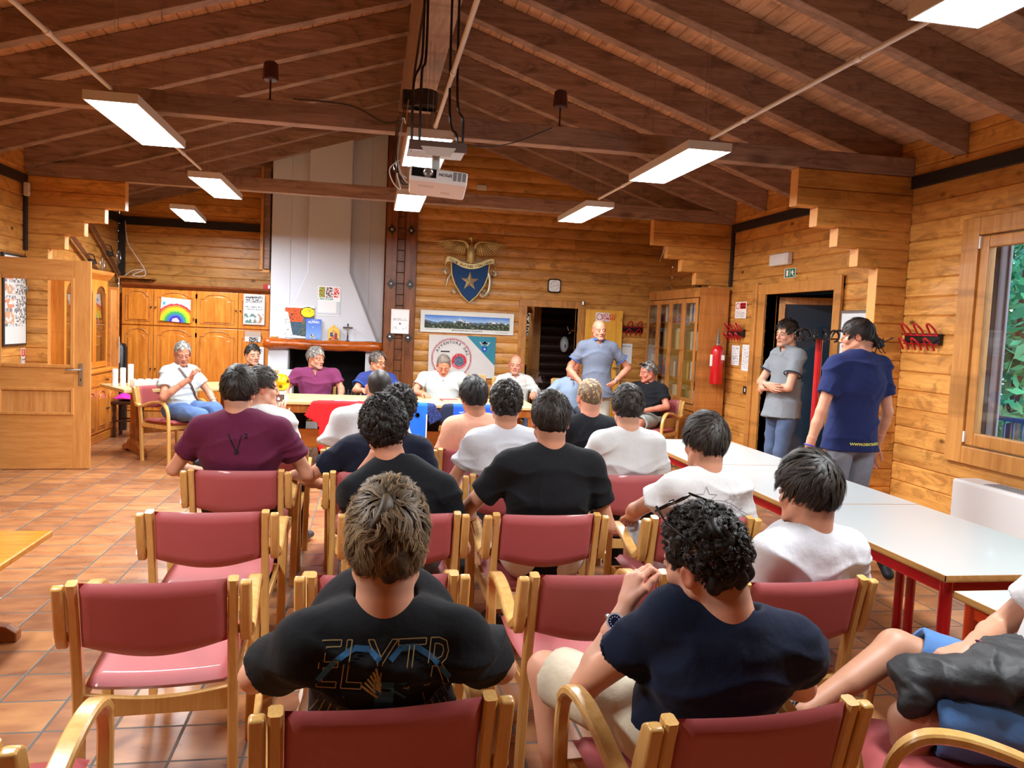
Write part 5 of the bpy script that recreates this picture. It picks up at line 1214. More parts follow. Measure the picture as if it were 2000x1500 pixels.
t = thing('socket_box', 'white wall switch box on the log stub beside the bookcase', 'switch', (4.31, 9.29, 1.385)); o = MB(); o.box(-.055,-.03,-.045,.055,0,.045); o.build('case', M['white'], t, bevel=.006); o = MB(); o.box(-.02,-.034,-.02,.02,-.03,.02); o.build('rocker', M['offwhite'], t)
# whiteboard behind the navy shirt man
wbt = thing('framed_board', 'glass fronted notice case on the right wall behind the ponytail man', 'notice case', (WR-.002, 6.55, 1.45)); o = MB(); o.box(-.04,-.28,-.45,0,.28,.45); o.build('case', M['steel'], wbt, bevel=.008)
mb = MB(); mb.grid(lambda u, v: (-.042, .25-.5*u, -.42+.84*v), 24, 40, lambda u, v: lin('#d2d8dc') if (mnoise.noise(Vector((u*9, v*14, 2))) < .12 or v > .7) else (lin('#d8a088') if u < .4 else lin('#7f868c'))); mb.build('papers', M['paper'], wbt, recalc=False)
# coat stand
cs = thing('coat_stand', 'red pole coat stand with a black hooked top before the right doorway', 'coat stand', (3.93, 6.45, 0))
o = MB(); o.cyl((0,0,.02),(0,0,1.62),.03,n=18); o.build('pole', M['red_metal'], cs, smooth=True); o = MB(); o.lathe([(0,0),(.22,0),(.22,.012),(.04,.03),(0,.03)], n=28); o.build('base', M['gblack'], cs, smooth=True)
o = MB(); o.lathe([(0,1.61),(.19,1.62),(.19,1.632),(0,1.635)], n=28); o.build('disc', M['gblack'], cs, smooth=True)
for k in range(6):
    a = k*PI/3+.2; ca_, sa = math.cos(a), math.sin(a); o = MB(); o.tube(bez([(ca_*.10,sa*.10,1.64),(ca_*.13,sa*.13,1.69),(ca_*.18,sa*.18,1.70),(ca_*.22,sa*.22,1.66),(ca_*.20,sa*.20,1.61),(ca_*.17,sa*.17,1.60)]), .009, 8); o.build('hook', M['gblack'], cs, smooth=True)
# fan coil heater
fc_ = thing('fan_coil_heater', 'white floor standing heater under the window', 'heater', (WR-.12, 4.15, 0)); o = MB(); o.box(-.11,-.85,.08,.11,.85,.66); o.build('casing', M['white'], fc_, bevel=.02, seg=3)
o = MB()
for k in range(44): o.box(-.07,-.62+k*.028,.6605,.07,-.608+k*.028,.664)
o.build('air_grille', plain('grille_grey', '#9a9c9e', .5), fc_); o = MB(); o.box(-.09,-.8,0,.09,.8,.08); o.build('base', M['offwhite'], fc_)
# bookcase
bkc = thing('glazed_bookcase', 'tall pine bookcase with glass doors beside the back right corner', 'bookcase', (3.98, 10.0, 0), -PI/2)
o = MB(); Hh = 2.2; o.box(-1.02,0,0,-1.0,.38,Hh); o.box(.76,0,0,.78,.38,Hh); o.box(-1.0,.36,0,.76,.38,Hh); o.box(-1.0,0,Hh-.03,.76,.38,Hh); o.box(-1.0,.0,.0,.76,.36,.06)
for z in (.68, 1.02, 1.40, 1.76): o.box(-1.0,.03,z,.76,.36,z+.018)
o.build('carcass', M['pine_red'], bkc)
for z0_, z1_ in ((Hh-.12, Hh), (.66, .74)): o = MB(); o.box(-1.02,-.012,z0_,.78,.0,z1_); o.build('face_rail', M['pine_red'], bkc, bevel=.003)
for i in range(4):
    a = -1.01+i*.447; b = a+.44; o = MB(); frame(o, a, .75, b, Hh-.13, .06, -.03, -.012); d_ = o.build('glazed_door', M['pine_red'], bkc, bevel=.004); g = MB(); g.box(a+.055,-.024,.8,b-.055,-.02,Hh-.18); g.build('pane', M['dglass'], d_)
    o = MB(); kx = b-.03 if i % 2 == 0 else a+.03; o.ball((kx,-.045,1.42),.014,8,6); o.build('knob', M['pine_red'], d_, smooth=True)
    o = MB(); o.box(a,-.03,.07,b,-.012,.65); frame(o, a, .07, b, .65, .06, -.034, -.03); d_ = o.build('lower_door', M['pine_red'], bkc, bevel=.003); o = MB(); o.ball((kx,-.05,.40),.014,8,6); o.build('knob', M['pine_red'], d_, smooth=True)
rb_ = random.Random(4); cols = ['#e8e6e0','#2f6a4a','#3a4a8a','#8a8a90','#d8d4c8','#1e6a5a','#c8b070','#a03028','#5a86b8','#e6e6ea','#404048']
nbk = 0
BM = Matrix.Translation((3.98, 10.0, 0)) @ Matrix.Rotation(-PI/2, 4, 'Z')
ord_sh = {.698: 'lowest glazed shelf', 1.038: 'second glazed shelf', 1.418: 'third glazed shelf', 1.778: 'top glazed shelf'}
bkmats = {c: plain('book_cover', c, .45) for c in cols}
cname = {'#e8e6e0':'white','#2f6a4a':'green','#3a4a8a':'blue','#8a8a90':'grey','#d8d4c8':'cream','#1e6a5a':'teal','#c8b070':'tan','#a03028':'red','#5a86b8':'light blue','#e6e6ea':'pale','#404048':'dark grey'}
for z, nm in ord_sh.items():
    for bay in range(4):
        x = -.95 + bay*.447; bayn = ['far', 'second', 'third', 'near'][bay]
        for k in range(rb_.choice((4, 5, 5))):
            w_ = rb_.uniform(.035, .07); h_ = rb_.uniform(.19, .28); c = rb_.choice(cols)
            mb = MB(); mb.box(0,0,0,w_,.2,h_); b_ = mb.build('book', bkmats[c], None, bevel=.002); b_.matrix_world = BM @ Matrix.Translation((x, .035, z))
            pos = ['first', 'second', 'third', 'fourth', 'fifth'][k]
            tag(b_, '%s book, %s from left in the %s bay, %s of the bookcase' % (cname[c], pos, bayn, nm), 'book', 'books behind the bookcase glass'); x += w_ + rb_.uniform(.002, .016)
bt = thing('wine_bottle', 'dark green wine bottle standing on top of the bookcase', 'bottle', (4.12, 9.62, 2.2)); o = MB(); o.lathe([(0,0),(.036,0),(.038,.01),(.038,.14),(.034,.165),(.016,.20),(.014,.25),(.016,.252),(.016,.268),(0,.27)], n=18); o.build('glass_body', plain('dark_bottle_glass', '#12160f', .1, coat=.5), bt, smooth=True); o = MB(); o.lathe([(.0165,.225),(.0168,.272),(0,.274)], n=14); o.build('capsule', M['gblack'], bt)
fx = thing('fire_extinguisher', 'red fire extinguisher hanging on the bookcase side', 'extinguisher', (4.20, 9.12, 1.02))
o = MB(); o.lathe([(0,0),(.07,0),(.078,.015),(.078,.40),(.07,.44),(.04,.468),(.025,.475),(0,.476)], n=28); o.build('cylinder', plain('extinguisher_red', '#c4141e', .25, coat=.5), fx, smooth=True)
o = MB(); o.cyl((0,0,.47),(0,0,.51),.02,n=12); o.tube([(0,0,.50),(-.0,-.05,.53),(0,-.08,.52)], .008, 8); o.build('valve', M['steel'], fx, smooth=True); o = MB(); o.lathe([(.022,.5),(.02,.54),(.006,.64),(.004,.68),(0,.69)], n=10); o.build('nozzle', plain('grey_nozzle', '#6a6a6c', .4), fx, smooth=True)
o = MB(); o.box(-.04,.06,.30,.04,.099,.34); o.build('bracket', M['iron'], fx)
for b_ in ((-.079,-.03,.22,-.072,.03,.36), (.02,-.081,.3,.06,-.07,.36)): o = MB(); o.box(*b_); o.build('label_patch', M['white'], fx)
# wall hook silver thing under the far right bracket
tag(MB().tube(bez([(3.52, 9.36, 2.68), (3.51, 9.36, 2.62), (3.495, 9.36, 2.56), (3.47, 9.36, 2.50)]), .011, 8).build('silver_hook', M['chrome'], None, smooth=True), 'short silver hook hanging under the far right log bracket', 'hook')
# soap dispenser, robe hook, things beyond the back door
sd = thing('soap_dispenser', 'white oval soap dispenser on the dark wall beyond the back doorway', 'dispenser', (3.20, 12.96, 1.36)); o = MB(); o.ball((0,-.05,0),(.075,.06,.135),18,12); o.build('case', M['white'], sd, smooth=True); o = MB(); o.box(-.008,-.115,-.05,.008,-.10,.0); o.build('window', M['gblack'], sd)
rh = thing('robe_hook', 'chrome double hook on the frame beyond the back doorway', 'hook', (2.93, YB+.0, 1.60)); o = MB(); o.tube(bez([(-.05,.02,-.02),(-.08,-.02,.0),(-.10,-.03,.05)]), .006, 6); o.tube(bez([(-.02,.02,-.01),(-.05,-.02,-.03),(-.08,-.03,-.05)]), .006, 6); o.tube([(-.03,.03,0),(.03,.03,0)], .008, 6); o.ball((-.10,-.03,.055),.009,6,5); o.build('hook', M['chrome'], rh, smooth=True)
dt = thing('small_table', 'narrow dark legged table seen in the room beyond the back doorway', 'table', (2.45, 14.1, 0)); o = MB(); o.box(-.4,-.2,.93,.4,.2,.96); o.build('table_top', M['pine_red'], dt)
for sx in (-1, 1):
    for sy in (-1, 1): o = MB(); o.box(sx*.37-.015,sy*.17-.015,0,sx*.37+.015,sy*.17+.015,.93); o.build('leg', M['gblack'], dt)
fn = thing('floor_fan', 'round caged floor fan standing beyond the back doorway', 'fan', (2.55, 12.3, 0)); o = MB()
for r_ in (.06,.10,.14,.18,.21): o.tube([(r_*math.cos(a), -.05+.03*(1-r_/.21)*-1, .75+r_*math.sin(a)) for a in np.linspace(0, 2*PI, 33)[:-1]], .003, 4, closed=True)
for k in range(24): a = k*PI/12; o.tube([(.05*math.cos(a),-.08,.75+.05*math.sin(a)),(.21*math.cos(a),-.05,.75+.21*math.sin(a)),(.2*math.cos(a),.04,.75+.2*math.sin(a))], .002, 4)
o.build('cage', M['steel'], fn); o = MB(); o.cyl((0,.02,.0),(0,.02,.72),.014,n=10); o.lathe([(0,0),(.16,0),(.16,.02),(.03,.04)], n=20); o.ball((0,.05,.75),(.05,.07,.05)); o.build('stand', M['gblack'], fn, smooth=True)
o = MB()
for k in range(3): a = k*2*PI/3; o.add([(0,-.02,.75),(.17*math.cos(a),-.03,.75+.17*math.sin(a)),(.17*math.cos(a+.7),.0,.75+.17*math.sin(a+.7))], [(0,1,2)])
ob_ = o.build('blade', plain('pink_blade', '#c8a0a0', .4), fn); ob_.modifiers.new('t', 'SOLIDIFY').thickness = .004
pb = thing('blue_screen', 'dark blue upright panel in the room beyond the back doorway', 'panel', (2.3, 14.3, 0)); o = MB(); o.box(-.08,-.02,.96,.08,.02,1.75); o.build('board', plain('navy_panel', '#1c2f78', .5), pb)
cr_ = thing('glass_covers', 'clear domed covers with cakes on the table beyond the back doorway', 'dish cover', (2.5, 14.08, .96)); o = MB(); o.lathe([(.17,0),(.17,.03),(.13,.14),(.05,.19),(0,.2)], n=20); o.build('dome', M['glass'], cr_, smooth=True); o = MB(); o.lathe([(0,.0),(.14,.0),(.13,.08),(0,.1)], n=16); o.build('cake', plain('brown_cake', '#8a4030', .7, var=.5), cr_, smooth=True)
sheet('wall_poster', 'small dark and white poster in the room beyond the back doorway', 'poster', .2, .5, lambda u, v: lin('#e8e8e8') if mnoise.noise(Vector((u*6, v*14, 0))) > .1 or min(u, 1-u) < .08 else lin('#2c2c34'), 14, 30, (2.85, 14.27, 1.72))
# ================================================================== PEOPLE: distance fields meshed with surface nets
def v3(*a): return np.array(a if len(a) == 3 else a[0], float)
def unit(v): v = np.asarray(v, float); return v / (np.linalg.norm(v) + 1e-12)
class Field:
    def __init__(s, lo, hi, h):
        s.lo = np.array(lo, float); s.h = h; n = np.ceil((np.array(hi) - s.lo)/h).astype(int) + 1; s.n = n
        s.ax = [(s.lo[i] + h*np.arange(n[i])).astype(np.float32) for i in range(3)]; s.d = np.full(n, .3, np.float32)
    def _sl(s, lo, hi, m):
        a = np.clip(np.floor((np.array(lo) - m - s.lo)/s.h).astype(int), 0, s.n); b = np.clip(np.ceil((np.array(hi) + m - s.lo)/s.h).astype(int) + 1, 0, s.n)
        if (b <= a).any(): return None
        return tuple(slice(i, j) for i, j in zip(a, b))
    def P(s, sl): return s.ax[0][sl[0]][:,None,None], s.ax[1][sl[1]][None,:,None], s.ax[2][sl[2]][None,None,:]
    def merge(s, sl, d, k, sub=False):
        a = s.d[sl]
        if sub:
            d = -d; hh = np.maximum(k - np.abs(a-d), 0)/k if k else 0; s.d[sl] = np.maximum(a, d) + (hh*hh*k*.25 if k else 0)
        else:
            hh = np.maximum(k - np.abs(a-d), 0)/k if k else 0; s.d[sl] = np.minimum(a, d) - (hh*hh*k*.25 if k else 0)
    def cone(s, a, b, ra, rb, k=.02, flat=None, cut=None, sub=False):
        a = v3(a); b = v3(b); m = k + 2.5*s.h; R = max(ra, rb)
        sl = s._sl(np.minimum(a-R, b-R), np.maximum(a+R, b+R), m)
        if sl is None: return
        X, Y, Z = s.P(sl); px, py, pz = X-a[0], Y-a[1], Z-a[2]; ba = b-a
        if flat is not None:
            nv, f = unit(flat[0]), flat[1]; dt = (px*nv[0]+py*nv[1]+pz*nv[2])*(1/f-1); px = px+nv[0]*dt; py = py+nv[1]*dt; pz = pz+nv[2]*dt
            ba = ba + nv*np.dot(ba, nv)*(1/f-1)
        t = np.clip((px*ba[0]+py*ba[1]+pz*ba[2])/(ba@ba+1e-9), 0, 1)
        d = np.sqrt((px-t*ba[0])**2+(py-t*ba[1])**2+(pz-t*ba[2])**2) - (ra + (rb-ra)*t)
        if flat is not None: d = d*np.where(d > 0, 1, flat[1]**.5)
        if cut is not None: c, n_ = v3(cut[0]), unit(cut[1]); d = np.maximum(d, (X-c[0])*n_[0]+(Y-c[1])*n_[1]+(Z-c[2])*n_[2])
        s.merge(sl, d.astype(np.float32), k, sub)
    def ell(s, c, r, k=.02, R=None, sub=False):
        c = v3(c); r = v3(r); m = k + 2.5*s.h; q = r.max(); sl = s._sl(c-q, c+q, m)
        if sl is None: return
        X, Y, Z = s.P(sl); px, py, pz = X-c[0], Y-c[1], Z-c[2]
        if R is not None: px, py, pz = [px*R[0][i]+py*R[1][i]+pz*R[2][i] for i in range(3)]
        k0 = np.sqrt((px/r[0])**2+(py/r[1])**2+(pz/r[2])**2)+1e-6; k1 = np.sqrt((px/r[0]**2)**2+(py/r[1]**2)**2+(pz/r[2]**2)**2)+1e-6
        s.merge(sl, (k0*(k0-1)/k1).astype(np.float32), k, sub)
    def cutplane(s, c, n_):
        c = v3(c); n_ = unit(n_); X, Y, Z = s.P((slice(None),)*3); s.d = np.maximum(s.d, ((X-c[0])*n_[0]+(Y-c[1])*n_[1]+(Z-c[2])*n_[2]).astype(np.float32))
    def ring(s, c, n_, R, r, k=.004, sc=(1, 1)):
        c = v3(c); n_ = unit(n_); m = k+2.5*s.h; sl = s._sl(c-R-r, c+R+r, m)
        if sl is None: return
        X, Y, Z = s.P(sl); px, py, pz = X-c[0], Y-c[1], Z-c[2]; t = px*n_[0]+py*n_[1]+pz*n_[2]
        q = np.sqrt(((px-t*n_[0])/sc[0])**2+((py-t*n_[1])/sc[1])**2+(pz-t*n_[2])**2)
        s.merge(sl, (np.sqrt((q-R)**2+(t*.75)**2)-r).astype(np.float32), k)
    def mesh(s, smooth=2):
        d = s.d; sg = d < 0; nx, ny, nz = d.shape
        c = np.zeros((nx-1, ny-1, nz-1), np.int8); cr_ = [(i, j, k) for i in (0,1) for j in (0,1) for k in (0,1)]
        for i, j, k in cr_: c += sg[i:nx-1+i, j:ny-1+j, k:nz-1+k]
        mx = (c > 0) & (c < 8); ijk = np.argwhere(mx)
        if len(ijk) == 0: return np.zeros((0,3)), np.zeros((0,4), int)
        idx = np.full(mx.shape, -1, np.int32); idx[mx] = np.arange(len(ijk))
        val = np.stack([d[ijk[:,0]+i, ijk[:,1]+j, ijk[:,2]+k] for i, j, k in cr_], 1); C8 = np.array(cr_, float)
        acc = np.zeros((len(ijk), 3)); cnt = np.zeros(len(ijk))
        for a in range(8):
            for b in range(a+1, 8):
                if np.abs(C8[a]-C8[b]).sum() != 1: continue
                va, vb = val[:,a], val[:,b]; w = (va < 0) != (vb < 0); t = np.where(w, va/(va-vb+1e-12), 0)
                acc += np.where(w[:,None], C8[a] + (C8[b]-C8[a])*t[:,None], 0); cnt += w
        V = (ijk + acc/np.maximum(cnt, 1)[:,None])*s.h + s.lo; Fs = []
        for ax in range(3):
            o = [(1,2),(2,0),(0,1)][ax]; sh = [nx, ny, nz]; sh[ax] -= 1
            A = sg[tuple(slice(0, sh[i]) for i in range(3))]; B = sg[tuple(slice(1, sh[i]+1) if i == ax else slice(0, sh[i]) for i in range(3))]
            e = np.argwhere(A != B); e = e[(e[:,o[0]] > 0) & (e[:,o[1]] > 0)]
            e = e[(e[:,o[0]] < [nx,ny,nz][o[0]]-1) & (e[:,o[1]] < [nx,ny,nz][o[1]]-1)]
            if not len(e): continue
            ins = sg[e[:,0], e[:,1], e[:,2]]; u = np.zeros(3, int); w = np.zeros(3, int); u[o[0]] = 1; w[o[1]] = 1
            q = [e-u-w, e-w, e, e-u]; f = np.stack([idx[x[:,0], x[:,1], x[:,2]] for x in q], 1); f[~ins] = f[~ins][:,::-1]; Fs.append(f)
        F_ = np.concatenate(Fs); F_ = F_[(F_ >= 0).all(1)]
        E = np.concatenate([F_[:,[0,1]], F_[:,[1,2]], F_[:,[2,3]], F_[:,[3,0]]])
        for _ in range(smooth):
            a = np.zeros_like(V); n_ = np.bincount(E[:,0], minlength=len(V)) + np.bincount(E[:,1], minlength=len(V))
            for i in range(3): a[:,i] = np.bincount(E[:,0], V[E[:,1],i], len(V)) + np.bincount(E[:,1], V[E[:,0],i], len(V))
            V = V*.5 + .5*a/np.maximum(n_, 1)[:,None]
        return V, F_
def vnormals(V, F_):
    n_ = np.cross(V[F_[:,2]]-V[F_[:,0]], V[F_[:,3]]-V[F_[:,1]]); out = np.zeros_like(V)
    for k in range(4):
        for i in range(3): out[:,i] += np.bincount(F_[:,k], n_[:,i], len(V))
    return out/(np.linalg.norm(out, axis=1)[:,None]+1e-12)
def wrinkle(P_, seed, sc, n_=7):
    r = np.random.default_rng(seed); q = P_*np.array(sc); w = np.zeros(len(P_)); q = q + .5*np.sin(q[:,[1,2,0]]*1.7 + r.uniform(0, 6, 3))
    for _ in range(n_):
        k = r.normal(size=3); k /= np.linalg.norm(k); w += np.abs(np.sin(q@k*r.uniform(.7, 1.6) + r.uniform(0, 6)))
    return w/n_ - .64
def folds(P_, seed, n_=4, f=9.0, stretch=(1,1,2.2)):
    r = np.random.default_rng(seed); q = P_*np.array(stretch)*f; q = q + .9*np.sin(q[:,[2,0,1]]*.8 + r.uniform(0, 6, 3)) + .4*np.sin(q[:,[1,2,0]]*2.1 + r.uniform(0, 6, 3)); w = np.zeros(len(P_))
    for _ in range(n_):
        k = r.normal(size=3)*np.array([.5,.5,1.0]); k /= np.linalg.norm(k); ph = q@k*r.uniform(.7, 1.3) + r.uniform(0, 6); m_ = np.clip(np.sin(q@np.roll(k, 1)*.45 + r.uniform(0, 6)), 0, 1); w += (1-np.abs(np.sin(ph)))**2.5*m_
    return w
def fastmesh(name, V, F_, mat, parent, colors=None):
    me = bpy.data.meshes.new(name); n_ = F_.shape[1]; me.vertices.add(len(V)); me.vertices.foreach_set('co', np.asarray(V, np.float32).ravel())
    me.loops.add(F_.size); me.loops.foreach_set('vertex_index', F_.astype(np.int32).ravel()); me.polygons.add(len(F_))
    me.polygons.foreach_set('loop_start', np.arange(len(F_), dtype=np.int32)*n_)
    me.update(calc_edges=True)
    if colors is not None:
        at = me.color_attributes.new('Col', 'FLOAT_COLOR', 'POINT'); c = np.ones((len(V), 4), np.float32); c[:,:3] = colors; at.data.foreach_set('color', c.ravel())
    me.materials.append(mat); me.shade_smooth(); o = bpy.data.objects.new(name, me); COL.objects.link(o)
    if parent: o.parent = parent
    return o
def skin_mat():
    m, nt, p = newmat('skin'); n = N(nt); a = n('VertexColor', layer_name='Col'); n.link(a.outputs[0], p.inputs['Base Color'])
    p.inputs['Roughness'].default_value = .48; p.inputs['Specular IOR Level'].default_value = .4
    tc = n('TexCoord'); nz = n('TexNoise', {'Vector': tc.outputs['Object'], 'Scale': 260.0, 'Detail': 2.0}); b = n('Bump', {'Height': nz.outputs['Fac'], 'Strength': .12, 'Distance': .002}); n.link(b.outputs[0], p.inputs['Normal']); return m
M['skin'] = skin_mat(); M['eye'] = vcol('eyeball', .12); M['hair'] = vcol('hair', .52, spec=.35); M['shoe'] = vcol('shoe', .5)
CLOTH = {}
def cloth(c, rough=.9, denim=False):
    k = (c, denim)
    if k in CLOTH: return CLOTH[k]
    m, nt, p = newmat('fabric_' + c.strip('#')); n = N(nt); tc = n('TexCoord').outputs['Object']
    nz = n('TexNoise', {'Vector': tc, 'Scale': 7.0 if denim else 9.0, 'Detail': 4.0}); L = lin(c); f = .38 if denim else .06
    n.link(n.mix(nz.outputs[0], tuple(x*(1-f) for x in L), tuple(min(1, x*(1+f)) for x in L)), p.inputs['Base Color']); p.inputs['Roughness'].default_value = rough
    p.inputs['Sheen Weight'].default_value = .03; p.inputs['Specular IOR Level'].default_value = .25
    n2 = n('TexNoise', {'Vector': tc, 'Scale': 24.0, 'Detail': 3.0}); n3 = n('TexNoise', {'Vector': tc, 'Scale': 700.0, 'Detail': 1.0})
    b = n('Bump', {'Height': n.math('ADD', n2.outputs[0], n.math('MULTIPLY', n3.outputs[0], .12)), 'Strength': .35, 'Distance': .012}); n.link(b.outputs[0], p.inputs['Normal']); CLOTH[k] = m; return m

def rotm(yaw, pitch, roll):
    """head rotation: yaw + turns to the person's left, pitch + looks down, roll + tilts to the right"""
    y, p, r = map(math.radians, (yaw, pitch, roll))
    return np.array(Matrix.Rotation(y, 3, 'Z') @ Matrix.Rotation(-p, 3, 'X') @ Matrix.Rotation(r, 3, 'Y'))
def head_prims(F, T, w=1.0, thin=0.0):
    """T maps head coordinates (x right, y forward, z up, origin between the ears) to body coordinates"""
    R, c = T; q = lambda *p: R@np.array(p) + c
    F.ell(q(0,-.014,.040), (.075*w,.095,.088), .02, R); F.ell(q(0,.028,.045), (.062*w,.058,.058), .02, R)
    F.ell(q(0,.030,-.025), (.056*w,.060,.070), .02, R); F.ell(q(0,-.01,-.01), (.066*w,.075,.06), .02, R)
    for s in (-1, 1):
        F.cone(q(s*.054*w,.0,-.05), q(s*.018,.070,-.094), .019, .017, .025)
        F.ell(q(s*.038*w,.062,-.026), (.022,.020,.022), .02, R)
        F.cone(q(s*.014,.086,.026), q(s*.046*w,.072,.026), .008, .008, .014)
    F.ell(q(0,.074,-.094), (.022,.018,.017), .018, R)
    F.ell(q(0,.070,-.062), (.030,.022,.020), .018, R)
    F.cone(q(0,.086,.020), q(0,.108,-.028), .007, .011, .010)
    for s in (-1, 1):
        F.ell(q(s*.013,.098,-.033), (.008,.009,.007), .006, R)
        F.ell(q(s*.031,.099,.004), (.019,.015,.012), .010, R, sub=True)
        F.ell(q(s*.031,.0775,.002), (.0155,.0105,.0135), .004, R)
    F.ell(q(0,.0915,-.0575), (.023,.008,.0048), .004, R); F.ell(q(0,.089,-.0685), (.019,.008,.0058), .004, R)
    F.cone(q(-.022,.097,-.0628), q(.022,.097,-.0628), .0022, .0022, .003, sub=True)
    for s in (-1, 1):
        Re = R@np.array(Matrix.Rotation(s*math.radians(-22), 3, 'Z') @ Matrix.Rotation(math.radians(-10), 3, 'X'))
        F.ell(q(s*.080*w,-.012,-.002), (.008,.019,.031), .006, Re); F.ell(q(s*.0895*w,-.009,.002), (.006,.011,.018), .004, Re, sub=True)
def hand_prims(F, w, d, nrm, side, curl=.5, spread=.12, scale=1.0, thumb=.6):
    """w wrist, d pointing direction, nrm palm side normal, side +1/-1: where the thumb sits along d x nrm"""
    d = unit(d); nrm = unit(nrm - d*np.dot(nrm, d)); s_ = np.cross(d, nrm)*side; S = scale; w = v3(w)
    kn = [w + d*.088*S*(1-.06*abs(i-1)) + s_*(.030-.020*i)*S for i in range(4)]
    F.cone(w - d*.03, w + d*.012, .025*S, .026*S, .012, flat=(nrm, .78))
    for i in range(4): F.cone(w + d*.02*S + s_*(.012-.009*i)*S, kn[i], .020*S, .0125*S, .016, flat=(nrm, .8))
    for i, L in enumerate((.043, .048, .045, .035)):
        p = kn[i]; a = curl*.7 + .05*i; dd = unit(d + s_*(.5-i/3)*spread*(1-curl))
        for j, (l, r0, r1) in enumerate(((L, .0098, .0088), (L*.62, .0088, .0082), (L*.5, .0082, .0068))):
            dv = dd*math.cos(a) + nrm*math.sin(a); e = p + dv*l*S; F.cone(p, e, r0*S, r1*S, .0035); p = e; a += curl*1.15
    p = w + d*.022*S + s_*.022*S; a1 = unit(d*.75 + s_*.75*(1-thumb*.4) + nrm*.35*thumb); e = p + a1*.045*S; F.cone(p, e, .0145*S, .0115*S, .012)
    a2 = unit(d*.9 + s_*.1 + nrm*.7*thumb); f = e + a2*.032*S; F.cone(e, f, .0112*S, .010*S, .004); F.cone(f, f + unit(a2 + nrm*.3*thumb)*.026*S, .0098*S, .0078*S, .004)
LT = lambda c: np.array(lin(c))
